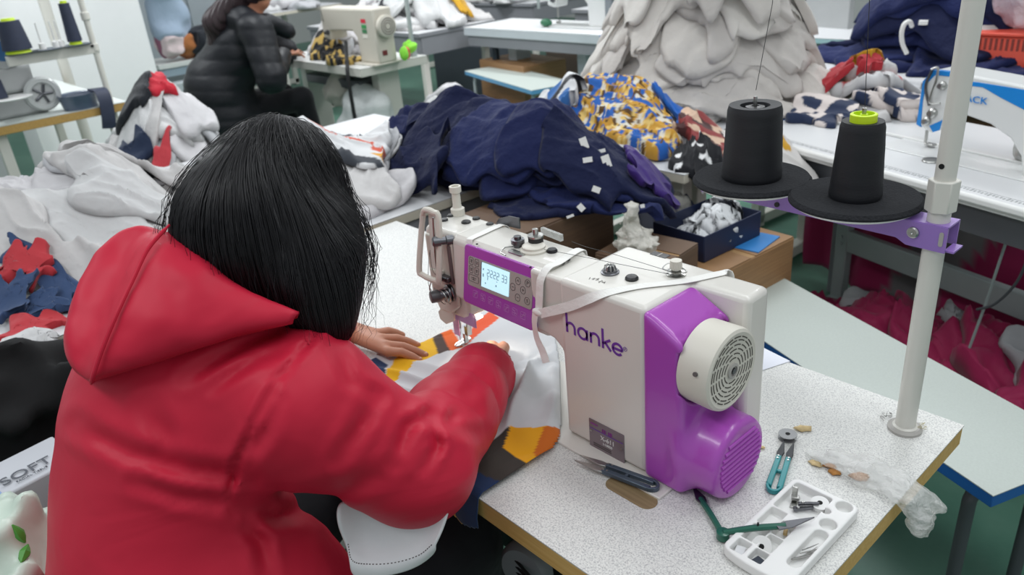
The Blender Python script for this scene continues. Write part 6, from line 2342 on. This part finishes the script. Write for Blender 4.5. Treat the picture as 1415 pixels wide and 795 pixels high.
# cabinet further back
cb = thing('cabinet', 'grey cabinet in the far corner behind the shelf', 'cabinet', (-8.6, 3.0, -T))
part('body', MB().box((-8.6, 2.75, .1), (.5, 1.1, 1.7)), simple('grey cabinet paint', '#9aa3aa', .5), cb, bevel=.01)
part('door', MB().box((-8.34, 2.5, .1), (.02, .5, 1.6)), simple('grey cabinet door', '#a3abb1', .5), cb, bevel=.004)
part('door', MB().box((-8.34, 3.03, .1), (.02, .5, 1.6)), simple('grey cabinet door', '#a3abb1', .5), cb, bevel=.004)
ft = worktable('white table with garments in the far corner behind the black coat', -8.2, -7.0, 3.0, 3.8, GREYTOP, CREAMEDGE, z=.12)
f3 = Field(-8.5, 2.7, -6.7, 4.1, lambda X, Y: np.full_like(X, .12))
for i in range(6):
    drop(f3, 'white_garment', (-7.5 + rn.uniform(-.3, .3), 3.35 + rn.uniform(-.2, .2)), (.3, .2), rn.uniform(-1, 1), .025, .04, 940 + i, WHITES[i % 4], 'white garment on the table in the far corner behind the black coat', 'garment', 'garments in the far corner', n=24)

# ------------------------------------------------------------------ person in the black coat at the cream machine
COAT = fabric('black quilted nylon', '#12151b', .5, wr=.25, wscale=8, spec=.35, sheen=.0)
HAIR2 = m_hair('dark brown hair', '#241a1c', '#33262a')
p2 = thing('person', 'person in a black puffer coat with long brown hair, hands at the cream machine', 'person', (-4.75, 1.5, -T))
pel, che, nek, hed = (np.array(q) for q in ((-4.78, 1.50, -.25), (-4.68, 1.64, .10), (-4.60, 1.72, .34), (-4.555, 1.77, .47)))
fac = np.array([.25, .85, -.35]); fac /= np.linalg.norm(fac)
rt2 = np.cross(fac, (0, 0, 1)); rt2 /= np.linalg.norm(rt2)
up2 = np.cross(rt2, fac)
HM2 = np.stack([rt2, fac, up2], 1)
shr, shl = nek + np.array([.18, -.07, -.09]), nek + np.array([-.19, .03, -.09])
elr, ell2 = np.array([-4.29, 1.63, -.01]), np.array([-4.82, 2.0, .06])
wrr, wrl = np.array(at(392, 76, 'y', 1.90)), np.array(at(388, 70, 'y', 1.98))
wrr = wrr + (.0, .0, .0)


def fingers(wr, dr, side, n=4):
    dr = dr / np.linalg.norm(dr)
    sd = np.cross(dr, (0, 0, 1))
    sd /= np.linalg.norm(sd)
    kn = [wr + dr * .085 + sd * (i - 1.5) * .02 + np.array((0, 0, .005)) for i in range(4)]
    tp = [k + dr * L + np.array((0, 0, -.03)) for k, L in zip(kn, (.06, .072, .07, .055))]
    th = [wr + dr * .03 - sd * .03 * side, wr + dr * .06 - sd * .05 * side, wr + dr * .095 - sd * .045 * side]
    return kn, tp, th


dR, dL = np.array([-.12, .6, -.05]), np.array([.35, .5, -.05])
kR, tR, hR = fingers(wrr, dR, 1)
kL, tL, hL = fingers(wrl, dL, -1)


def f_p2(X, Y, Z):
    d = ell(hed + up2 * .02, (.074, .092, .09), X, Y, Z, HM2)
    d = smin(d, ell(hed - up2 * .05 + fac * .035, (.055, .056, .06), X, Y, Z, HM2), .03)
    d = smin(d, cone(hed + fac * .088 + up2 * .01, hed + fac * .1 - up2 * .02, .006, .011, X, Y, Z), .01)
    for s in (-1, 1):
        d = smin(d, ell(hed + rt2 * (.033 * s) + fac * .081 + up2 * .006, (.016, .009, .01), X, Y, Z, HM2), .008)
        d = smin(d, ell(hed + rt2 * (.077 * s) - up2 * .01, (.008, .018, .03), X, Y, Z, HM2), .006)
    d = smin(d, ell(hed + fac * .088 - up2 * .055, (.021, .009, .007), X, Y, Z, HM2), .006)
    d = smin(d, cone(hed - up2 * .05 - fac * .03, nek, .052, .06, X, Y, Z), .03)
    d = smin(d, cone(nek + (0, 0, -.05), che, .08, .1, X, Y, Z), .05)
    d = smin(d, cone(che, pel, .1, .11, X, Y, Z), .05)
    for sh, el, wr in ((shr, elr, wrr), (shl, ell2, wrl)):
        d = smin(d, cone(nek + (0, 0, -.07), sh, .05, .045, X, Y, Z), .04)
        d = smin(d, np.minimum(cone(sh, el, .045, .038, X, Y, Z), cone(el, wr, .037, .024, X, Y, Z)), .02)
    for s in (-1, 1):
        hp = pel + np.array([.09 * s, .04, 0]); k_n = hp + np.array([.04 * s + .05, .42, .02]); an = k_n + np.array([0, .06, -.43])
        d = smin(d, np.minimum(cone(hp, k_n, .07, .055, X, Y, Z), cone(k_n, an, .052, .038, X, Y, Z)), .03)
        d = smin(d, cone(an + (0, 0, -.05), an + (0, .15, -.06), .036, .03, X, Y, Z), .03)
    d = smin(d, hand(X, Y, Z, wrr, kR, tR, hR, (0, 0, 1)), .012)
    return smin(d, hand(X, Y, Z, wrl, kL, tL, hL, (0, 0, 1)), .012)


va = surfnet(f_p2, (-5.1, 1.2, -.76), (-4.1, 2.35, .62), .0125)
hbx = (np.minimum(wrr, wrl) - .13, np.maximum(wrr, wrl) + np.array([.13, .21, .07]))
hbx = (np.array([-4.62, 1.86, -.02]), np.array([-4.22, 2.2, .18]))
ca = va[0][va[1]].mean(1)
kp = ~np.all((ca > hbx[0] + .001) & (ca < hbx[1] - .001), 1)
part('body', joinmeshes([(va[0], va[1][kp]), surfnet(f_p2, hbx[0], hbx[1], .0045)]), SKIN, p2, smooth=180)


def f_coat(X, Y, Z):
    d = ell(che + (-.01, -.03, .02), (.20, .165, .22), X, Y, Z, Matrix.Rotation(-.25, 3, 'X'))
    d = smin(d, ell(pel + (0, -.02, .14), (.24, .20, .24), X, Y, Z), .09)
    d = smin(d, ell(pel + (0, -.0, -.02), (.27, .24, .18), X, Y, Z), .07)
    for sh, el, wr in ((shr, elr, wrr), (shl, ell2, wrl)):
        d = smin(d, cone(nek + (0, -.02, -.08), sh, .095, .095, X, Y, Z), .06)
        a_ = smin(cone(sh, el, .098, .088, X, Y, Z), cone(el, el + (wr - el) * .93, .085, .052, X, Y, Z), .03)
        d = smin(d, a_, .04)
    # hood lying on the shoulders
    d = smin(d, ell(nek + (-.01, -.075, -.01), (.15, .09, .075), X, Y, Z), .03)
    d = smin(d, cone(nek + (.12, .05, -.05), nek + (.14, .16, -.12), .05, .04, X, Y, Z), .03)
    q = np.abs(np.sin((Z + .12 * Y) * 34))
    d = d - .006 * np.sqrt(q) + .006 * wr_noise(X, Y, Z, 9, 41)
    d = smax(d, -cone(nek + (.0, .02, .0), nek + (.02, .05, .2), .07, .09, X, Y, Z), .01)
    return smax(d, -.40 - Z, .02)


part('coat', surfnet(f_coat, (-5.15, 1.1, -.42), (-4.1, 2.2, .46), .0105), COAT, p2, smooth=180, label='black quilted puffer coat')
tl_ = MB()


def f_tr2(X, Y, Z):
    d = 9.0
    for s in (-1, 1):
        hp = pel + np.array([.09 * s, .04, 0]); k_n = hp + np.array([.04 * s + .05, .42, .02]); an = k_n + np.array([0, .06, -.43])
        d = smin(d, smin(cone(hp, k_n, .095, .075, X, Y, Z), cone(k_n, an + (0, 0, .04), .072, .055, X, Y, Z), .02), .03)
    return d


part('trousers', surfnet(f_tr2, (-5.1, 1.35, -.74), (-4.4, 2.2, -.1), .013), DARKTR, p2, smooth=180)
for s in (-1, 1):
    hp = pel + np.array([.09 * s, .04, 0]); k_n = hp + np.array([.04 * s + .05, .42, .02]); an = k_n + np.array([0, .06, -.43])
    part('shoe', surfnet(lambda X, Y, Z: smax(cone(an + (0, -.02, -.055), an + (0, .15, -.06), .052, .042, X, Y, Z), -.757 - Z, .004), an + (-.09, -.12, -.09), an + (.09, .25, .02), .010), BLACK, p2, smooth=180)


def f_hair2(X, Y, Z):
    d = ell(hed + up2 * .02 - fac * .012, (.092, .104, .108), X, Y, Z, HM2)
    b0 = hed - fac * .075 - up2 * .02
    d = smin(d, cone(b0, nek + (-.07, -.20, -.03), .075, .078, X, Y, Z), .05)
    d = smin(d, cone(nek + (-.07, -.20, -.03), nek + (-.10, -.235, -.20), .078, .045, X, Y, Z, ((0, 1, 0), 1.4)), .03)
    s_ = .004 * np.sin(X * 260 + 3 * np.sin(Z * 20))
    d = d + s_
    return smax(d, -ell(hed + fac * .115 - up2 * .03, (.06, .06, .085), X, Y, Z, HM2), .015)


part('hair', surfnet(f_hair2, (-4.9, 1.36, .05), (-4.4, 1.95, .64), .0075), HAIR2, p2, smooth=180, label='long brown hair falling over the coat')
sto = thing('stool', 'dark stool under the person in the black coat', 'stool', (-4.78, 1.5, -T))
part('seat', MB().box((-4.78, 1.48, -.40), (.36, .34, .04)), DARKSTEEL, sto, bevel=.01)
for sx in (-1, 1):
    for sy in (-1, 1):
        part('leg', MB().cyl((-4.78 + .14 * sx, 1.48 + .13 * sy, -.42), (-4.78 + .17 * sx, 1.48 + .16 * sy, -T), .014, n=10), DARKSTEEL, sto)
sto2 = thing('stool', 'wooden stool under the person in the red jacket', 'stool', (-.65, -.42, -T))
part('seat', MB().box((-.65, -.42, -.345), (.36, .30, .035)), m_wood('stool wood', '#7d6040', '#91724e'), sto2, bevel=.006)
for sx in (-1, 1):
    for sy in (-1, 1):
        part('leg', MB().cyl((-.65 + .14 * sx, -.42 + .11 * sy, -.36), (-.65 + .15 * sx, -.42 + .12 * sy, -T), .016, n=10), DARKSTEEL, sto2)

# cream machine and its table
ct = worktable('cream edged sewing table in front of the person in the black coat', -5.05, -3.90, 2.02, 2.52, simple('pale table laminate', '#d2d3d0', .4, var=.02), simple('cream plastic edge', '#c9c7bf', .4), thick=.05, legs=False)
for lx_ in (.09, 1.02):
    part('leg', MB().box((lx_, .25, .36), (.08, .16, .70)), simple('cream grey steel', '#bdbcb4', .4), ct, local=True, bevel=.006)
    part('foot', MB().box((lx_, .25, .02), (.09, .46, .04)), simple('cream grey steel', '#bdbcb4', .4), ct, local=True, bevel=.006)
part('under_tray', MB().box((.6, .25, .62), (.7, .30, .06)), DARKSTEEL, ct, local=True, bevel=.01)


def lockstitch(label, o, rz, s, m, m_end, wheel, extra=None):
    """plain flat bed machine, needle end on -x; o is the middle of the bed"""
    t = thing('sewing_machine', label, 'sewing machine', o, None, rz)

    def P(n, b, mt, **k):
        return part(n, b, mt, t, local=True, **k)
    P('bed', MB().box((0, 0, .006), (.52 * s, .18 * s, .012)), m, bevel=.003)
    P('body', MB().prism([(.08, .0), (.26, .0), (.26, .285), (-.25, .285), (-.27, .26), (-.27, .12), (-.20, .105), (-.19, .16), (.04, .165), (.075, .13)], (0, -.06 * s, .01), (s, 0, 0), (0, 0, s), (0, 1, 0), .12 * s), m, bevel=.012, seg=3)
    if m_end is not m:
        P('end_cover', MB().box((.245 * s, 0, .15 * s), (.05 * s, .135 * s, .27 * s)), m_end, bevel=.01)
    w = P('hand_wheel', MB().lathe((.262 * s, 0, .20 * s), (1, 0, 0), [(.05 * s, 0), (.058 * s, .006), (.058 * s, .03 * s), (.045 * s, .036 * s), (0, .036 * s)], 32), wheel)
    rg = MB()
    for r in (.018, .030, .042):
        rg.ribbon([(.262 * s + .0362 * s, r * s * math.cos(k / 20 * 2 * math.pi), .20 * s + r * s * math.sin(k / 20 * 2 * math.pi)) for k in range(21)], (1, 0, 0), .004 * s, .001)
    P('wheel_ring', rg, GREYD)
    P('needle_bar', MB().cyl((-.235 * s, 0, .12 * s), (-.235 * s, 0, .05 * s), .006 * s, n=10), STEEL)
    P('needle', MB().cyl((-.235 * s, 0, .05 * s), (-.235 * s, 0, .012), .002, n=8), STEEL)
    P('presser_foot', MB().box((-.235 * s, .0, .02 * s), (.02 * s, .03 * s, .012 * s)), STEEL, bevel=.002)
    P('tension_disc', MB().lathe((-.21 * s, -.06 * s, .16 * s), (0, -1, 0), [(.016, 0), (.016, .012), (.01, .014), (.01, .028), (0, .028)], 16), STEELD)
    P('take_up_guard', MB().tube([(-.262 * s, -.065 * s, .28 * s), (-.262 * s, -.075 * s, .31 * s), (-.235 * s, -.075 * s, .31 * s), (-.235 * s, -.065 * s, .22 * s)], .004, 8), STEEL)
    return t, P


CREAM2 = simple('aged cream enamel', '#c6c1b5', .4, var=.04)
cm, CP = lockstitch('aged cream sewing machine beside the hands of the person in the black coat', (-4.16, 2.20, .0), .03, 1.12, CREAM2, CREAM2, CREAM2)
for k, (hx, zz_) in enumerate((('#d8364a', .235), ('#3f9a5a', .205), ('#46825a', .18), ('#e6e2d8', .155))):
    CP('sticker', MB().box((.18, -.0685, zz_ * 1.1), (.05, .001, .022)), simple('sticker ink', hx, .5), label=('red', 'green', 'green', 'white')[k] + ' sticker')
CP('wheel_plate', MB().box((.2925, -.02, .07), (.004, .035, .03)), simple('maroon plate', '#6a2a2a', .5), bevel=.001)
pt = thing('thread_stand', 'slim grey thread stand pole at the corner of the cream edged table', 'thread stand', (-3.96, 2.46, 0))
part('pole', MB().cyl((-3.96, 2.46, 0), (-3.96, 2.46, 1.0), .014, n=12), STEELP, pt)
part('clamp', MB().cyl((-3.96, 2.46, 0), (-3.96, 2.46, .05), .024, n=12), STEELP, pt)
NEON = fabric('neon green cloth', '#8fe04a', .7)
crumple('neon_ribbon', 'neon green ribbon tied round the thread stand pole', (-3.97, 2.45, .06), .045, 71, NEON, 'ribbon', (1.1, .9, .8))
crumple('neon_spool', 'neon green spool behind the cream machine wheel', (-3.83, 2.30, .05), .04, 72, NEON, 'spool', (.7, .7, 1.1), amp=.1)
crumple('red_spool', 'small red thread spool standing behind the cream machine', (-3.92, 2.38, .035), .034, 73, simple('red thread', '#d2394a', .6), 'spool', (.7, .7, 1.2), amp=.1)
f4 = Field(-5.4, 1.9, -3.6, 2.8, lambda X, Y: np.zeros_like(X))
rn = random.Random(55)
for i in range(9):
    drop(f4, 'white_garment', (-4.62 + rn.uniform(-.22, .2), 2.36 + rn.uniform(-.08, .10)), (.2, .11), rn.uniform(-1, 1), .016, .03, 960 + i, WHITES[i % 4], 'white garment lying behind the hands of the person in the black coat', 'garment', 'garments at the cream machine', n=28)
LEO = palette('#1d1d1f', [('#b79a55', 1, 1, .3)], 45, 0)
drop(f4, 'spotted_garment', (-4.50, 2.16), (.14, .08), .2, .03, .03, 975, PRINT, 'black and gold spotted garment in the hands of the person in the black coat', 'garment', None, n=60, colf=LEO)
drop(f4, 'dark_garment', (-4.22, 2.10), (.16, .06), .3, .02, .03, 976, PRINT, 'dark patterned garment under the needle of the cream machine', 'garment', None, n=50, colf=LEO)
c = [(-4.12, 2.08, .14), (-4.05, 2.03, .08), (-4.02, 2.005, .02), (-4.0, 1.985, -.05), (-3.985, 1.975, -.3), (-3.975, 1.975, -.6), (-3.96, 1.97, -.75)]
solo('black_cable', MB().tube(spline(c, 6), .012, 8), BLACK, 'black cable hanging over the edge of the cream edged table', 'cable')
c = [(-3.99, 1.99, -.28), (-4.1, 1.96, -.42), (-4.25, 1.97, -.46), (-4.42, 2.0, -.44)]
solo('grey_cable', MB().tube(spline(c, 6), .008, 8), DARKSTEEL, 'grey cable looping under the cream edged table', 'cable')
c = at(468, 125, 'y', 2.15)
crumple('cloth_bag', 'pale cloth bag hanging under the cream edged table', c, .11, 81, fabric('pale bag cloth', '#b9b5ac', .8), 'bag', (1, .8, 1.1), ears=(((0, 0, .05), (.02, 0, .16), .06, .03),))
c = at(510, 165, 'y', 2.15)
crumple('plastic_bag', 'clear bag of white scraps under the cream edged table', c, .24, 82, m_clear('scrap film', '#dfe3e3', .2, .75), 'bag', (1, .8, 1.1))
c = at(500, 115, 'y', 2.3)
crumple('motor_bundle', 'grey wrapped motor under the cream edged table', c, .13, 83, simple('grey wrap', '#6f7174', .4), 'motor', (1.1, .8, .8), amp=.15)
f5 = Field(-6.2, 2.2, -3.2, 4.4, lambda X, Y: np.full_like(X, -T))
for i in range(16):
    s_ = 1 - .5 * i / 15
    drop(f5, 'white_garment', (-4.55 + rn.uniform(-.5, .35) * s_, 3.25 + rn.uniform(-.25, .25) * s_), (.36, .22), rn.uniform(-1, 1), .012, .025, 980 + i, WHITES[i % 4], 'white garment in the heap on the floor right of the cream table leg', 'garment', 'garments on the floor behind the cream table', n=34, dens=.7)

# ------------------------------------------------------------------ far tables
carton('large brown cardboard box behind the blue edged bench at the back', (-4.35, 3.75, -T), (.62, .40, .50), -.15)
bench('bench with a pale blue edge in front of the brown box at the back', tuple(at(735, 125, 'z', BZ)[:2] - (np.array([1.1, -.30]) / 1.14 * 1.1)), -.27, 1.1, .34, BZ, BENCHTOP, simple('pale blue edge band', '#5d9bc4', .4), STEELP, 'pale blue edge of the bench seat')
bt_ = thing('bottle', 'slim dark bottle standing on the brown box at the back', 'bottle', (-4.55, 3.66, -.26))
part('bottle_body', MB().lathe((-4.55, 3.66, -.258), (0, 0, 1), [(.03, 0), (.03, .12), (.012, .15), (.012, .18), (0, .18)], 16), simple('dark bottle plastic', '#20303c', .3), bt_)

ft1 = worktable('white table with a blue corner carrying the far white and blue machine', -4.75, -3.28, 3.52, 4.05, simple('far white laminate', '#d8d9da', .35, var=.02), simple('pale edge', '#c4cbd0', .4), thick=.06, legs=False, apron=GREYAP, ah=.08)
part('blue_corner', MB().box((1.45, .27, .73), (.045, .545, .062)), BLUEEDGE, ft1, local=True, label='blue end of the table top', bevel=.006)
for lx_ in (.36, 1.1):
    part('leg', MB().box((lx_, .25, .35), (.09, .16, .70)), simple('grey blue steel', '#a9b1b6', .4), ft1, local=True, bevel=.006)
    part('foot', MB().box((lx_, .25, .02), (.10, .5, .04)), simple('grey blue steel', '#a9b1b6', .4), ft1, local=True, bevel=.006)
fmn, FP = lockstitch('white sewing machine with a dark display on the blue cornered far table', (-3.72, 3.82, 0), .0, 1.15, JW, simple('grey end cover', '#83898f', .4), simple('grey wheel', '#90969a', .4))
FP('display', MB().box((-.06, -.0745, .26), (.16, .006, .09)), simple('dark display', '#3a5664', .3), bevel=.004, label='dark display')
FP('display_frame', MB().box((-.06, -.0735, .26), (.19, .006, .115)), simple('pale blue frame', '#a9cfe2', .4), bevel=.004)
crumple('green_spool', 'green and dark bobbin case beside the far machine needle', (-4.02, 3.72, .03), .04, 91, simple('dark green plastic', '#2c6a4a', .4), 'spool', (1.3, .8, .7), amp=.1)
solo('thread_spool', MB().lathe((-3.36, 3.72, 0), (0, 0, 1), [(.04, 0), (.035, .14), (.02, .15), (0, .15)], 20), simple('white thread', '#d9d9d6', .7), 'white thread cone behind the far white machine', 'thread cone')
solo('far_rod', MB().cyl((-3.5, 3.98, 0), (-3.5, 3.98, .9), .012, n=10), WHITEPAINT, 'white thread pole standing behind the far white machine', 'pole')

# tables with heaps along the back
far = ((-6.6, -4.85, 3.15, 3.95, 0.0, 'grey table with white garments right of the cream machine'), (-7.4, -5.4, 4.9, 5.8, .0, 'far table with a pale heap beyond the cream machine'), (-4.6, -3.0, 4.6, 5.5, .0, 'far table with white garments behind the blue cornered table'))
for x0, x1, y0, y1, z_, lb in far:
    worktable(lb, x0, x1, y0, y1, GREYTOP, GREYAP, apron=GREYAP, ah=.14)
rn = random.Random(77)
for gi, (x0, x1, y0, y1, n_, lb, gp) in enumerate(((-6.3, -4.95, 3.25, 3.9, 20, 'white garment heaped on the grey table right of the cream machine', 'white garments on the back table'),
                                               (-7.2, -5.6, 5.0, 5.6, 16, 'pale garment on the far table beyond the cream machine', 'pale garments on the far table'),
                                               (-4.5, -3.1, 4.7, 5.3, 16, 'white garment on the far table behind the blue cornered table', 'white garments behind the far machine'))):
    fq = Field(x0 - .4, y0 - .4, x1 + .4, y1 + .4, lambda X, Y: np.zeros_like(X), res=.02)
    for i in range(n_):
        drop(fq, 'white_garment', (rn.uniform(x0 + .15, x1 - .15), rn.uniform(y0 + .1, y1 - .1)), (.34, .19), rn.uniform(-1, 1), .02, .04, 1000 + 40 * gi + i, WHITES[i % 4], lb, 'garment', gp, n=30, dens=.8)
    if gi == 0:
        drop(fq, 'dark_striped_garment', (-5.35, 3.32), (.2, .10), .5, .02, .04, 1200, PRINT, 'white and black striped garment on the grey back table', 'garment', None, n=44, colf=palette('#d6d6d6', [('#20242c', .6, 2, .1)], 9, 0))
        drop(fq, 'mustard_garment', (-5.05, 3.75), (.10, .08), .3, .02, .03, 1201, fabric('mustard cloth', '#c99a2e', .8), 'mustard garment end at the right of the grey back table', 'garment', None, n=24)
for i, (x_, y_) in enumerate(((-6.0, 3.9), (-5.0, 4.6))):
    solo('table_pole', MB().cyl((x_, y_, 0.0), (x_, y_, .9), .014, n=10), STEELP, ('thin grey pole among the garments on the grey back table', 'thin grey pole between the back tables')[i], 'pole')
# dark storage under the back tables
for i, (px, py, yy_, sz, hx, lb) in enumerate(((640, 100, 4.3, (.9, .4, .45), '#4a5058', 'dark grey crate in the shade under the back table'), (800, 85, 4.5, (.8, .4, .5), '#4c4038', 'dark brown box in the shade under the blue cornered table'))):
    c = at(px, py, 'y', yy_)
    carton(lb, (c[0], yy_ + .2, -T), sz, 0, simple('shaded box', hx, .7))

# right back: navy heap, red basket, boards
nt = worktable('pale grey table under the navy heap at the back on the right', -1.75, -.35, 2.75, 3.75, GREYTOP, CREAMEDGE, rz=-.10)
fn = Field(-2.3, 2.4, .3, 4.2, lambda X, Y: np.zeros_like(X), res=.016)
rn = random.Random(88)
for i in range(20):
    s_ = 1 - .45 * i / 19
    drop(fn, 'navy_garment', (-1.13 + rn.uniform(-.34, .42) * s_, 3.38 + rn.uniform(-.18, .18) * s_), (.32, .19), rn.uniform(-.8, .8), .013, .024, 1300 + i, NAVY[i % 3], 'navy garment in the heap at the back behind the blue and white machine', 'garment', 'navy garments in the back heap', n=44, dens=.8)
c = [atd(*q) for q in ((1253, 74, 3.60), (1247, 60, 3.58), (1246, 45, 3.56), (1250, 33, 3.56), (1257, 30, 3.58), (1260, 36, 3.62))]
solo('looped_cord', MB().tube(spline(c, 6), .009, 8), WHITEPL, 'white cord looped over the navy heap at the back', 'cord')
c = atd(1274, 31, hit(1274, 31) - .01)
solo('white_tag', MB().box((c[0], c[1] + .02, c[2]), (.035, .08, .016), rz=.3), WHITEPL, 'small white tag on the navy heap at the back', 'tag')
rb_ = thing('basket', 'red plastic basket at the far right behind the blue and white machine', 'basket', (-.60, 3.25, 0))
c = at(1400, 55, 'y', 3.2)
REDPL = simple('red orange plastic', '#d8523f', .4)
part('rim', MB().box((c[0] + .02, 3.25, c[2] + .03), (.30, .26, .012)), REDPL, rb_, bevel=.003)
part('tub', MB().box((c[0] + .02, 3.25, (c[2] + .03) / 2 - .002), (.27, .23, c[2] + .02)), REDPL, rb_, bevel=.008)
for k in range(12):
    part('slot', MB().box((c[0] - .10 + .02 * k, 3.1335, c[2] - .01), (.008, .003, .045)), simple('slot shade red', '#7a3028', .6), rb_)
crumple('plastic_bag', 'pale pink clear bag standing on the red basket', (c[0] + .03, 3.24, c[2] + .17), .13, 95, m_clear('pink film', '#e2cdd6', .2, .65), 'bag', (1, .8, 1))
for i in range(4):
    p = onJ(1350 + 22 * i, 72 + 3 * (i % 2), .06)
    drop(fj, 'white_cloth', (p[0] - .05, p[1] + .05), (.16, .10), .3 * i, .05, .03, 1340 + i, WHITES[i % 3], 'white crumpled cloth behind the arm of the blue and white machine', 'cloth', 'white cloths behind the blue and white machine', n=34)
GB = simple('grey white board', '#a6a8a8', .6)
c = at(1145, 25, 'y', 4.3)
solo('board', MB().box((c[0], 4.3, -.1), (.32, .05, 1.3), rz=-.2), GB, 'grey white upright board behind the great white heap', 'board', bevel=.004)
c = at(1105, 15, 'y', 4.4)
solo('dark_curtain', MB().prism([(x_ * .06, .02 * math.sin(x_ * 1.7)) for x_ in range(8)] + [(x_ * .06, .02 * math.sin(x_ * 1.7) + .03) for x_ in range(7, -1, -1)], (c[0] - .25, 4.42, -.75), (1, 0, 0), (0, 1, 0), (0, 0, 1), 1.5), NAVY[1], 'dark navy cloth hung beside the grey white board', 'cloth')
wtb = worktable('pale blue edged table end behind the great white heap', -2.6, -1.7, 3.9, 4.4, GREYTOP, simple('mint edge', '#a9cdd2', .5), z=-.02)

# under the long table at the left: carton, bag, black lump for the shade
WC = simple('white carton board', '#b9bcc2', .6, var=.03)
ZT = -.06
cc = at(22, 648, 'z', ZT)
H2 = ZT + T
CB2 = thing('printed_carton', 'white carton with SOFT printed on it beside the red jacket', 'carton', (cc[0], cc[1], -T), None, 0)
p0, p1 = at(17, 660, 'z', ZT), at(48, 644, 'z', ZT)
ex_ = (p1 - p0) / np.linalg.norm(p1 - p0)
ey_ = np.cross((0, 0, 1), ex_)
ra = math.atan2(ex_[1], ex_[0])
part('body', MB().box((0, 0, H2 / 2 - .002), (.17, .115, H2 - .004), rz=ra), WC, CB2, local=True, bevel=.004)
q = np.array(cc) - ex_ * .062
part('blue_panel', MB().box((-ex_[0] * .062, -ex_[1] * .062, H2 - .0016), (.04, .113, .002), rz=ra), simple('pale blue print', '#7f9ac4', .5), CB2, local=True, label='pale blue printed panel')
ctr = (p0 + p1) / 2
text('box_lettering', 'SOFT', .036, tuple(ctr + ex_ * .004 + np.array((0, 0, -.0008))), tuple(ex_), tuple(ey_), simple('grey box print', '#50545c', .6), CB2, .0004)
text('box_lettering', 'FACIAL TISSUE', .008, tuple(ctr + ex_ * .006 - ey_ * .020 + np.array((0, 0, -.0008))), tuple(ex_), tuple(ey_), simple('grey box print', '#50545c', .6), CB2, .0004)
c = at(12, 770, 'x', -.86)
gb = crumple('printed_bag', 'white bag with a green leaf print on the floor beside the red jacket', (c[0] - .03, c[1] - .03, c[2] - .04), .13, 111, simple('pale mint film', '#c9d8cb', .35, var=.05), 'bag', (.9, 1.0, .9), amp=.45, fq=24)
lf = MB()
for px, py, a_, L_ in ((33, 690, 1.0, .07), (26, 738, 2.2, .07), (34, 765, 1.2, .06)):
    pts = []
    for k in range(5):
        qx, qy = px + math.cos(a_) * (k - 2) * L_ * 110, py - math.sin(a_) * (k - 2) * L_ * 110
        pts.append(np.array(atd(qx, qy, hit(qx, qy) - .002)))
    if max(np.linalg.norm(pts[k] - pts[k + 1]) for k in range(4)) < .06:
        lf.tube(pts, [.001, .006, .008, .005, .001], 6)
part('leaf_print', lf, simple('leaf green', '#4f9a3c', .5), gb)
dk = at(35, 560, 'x', -1.35)  # near-black lump added where only shade lies under the table
crumple('dark_shade_lump', 'large black lump added for the dark shade under the long table', (-1.50, dk[1] - .02, dk[2] - .06), .20, 112, simple('near black shade colour', '#070709', .9), 'bag', (.9, 1.2, .8), amp=.45, fq=24)
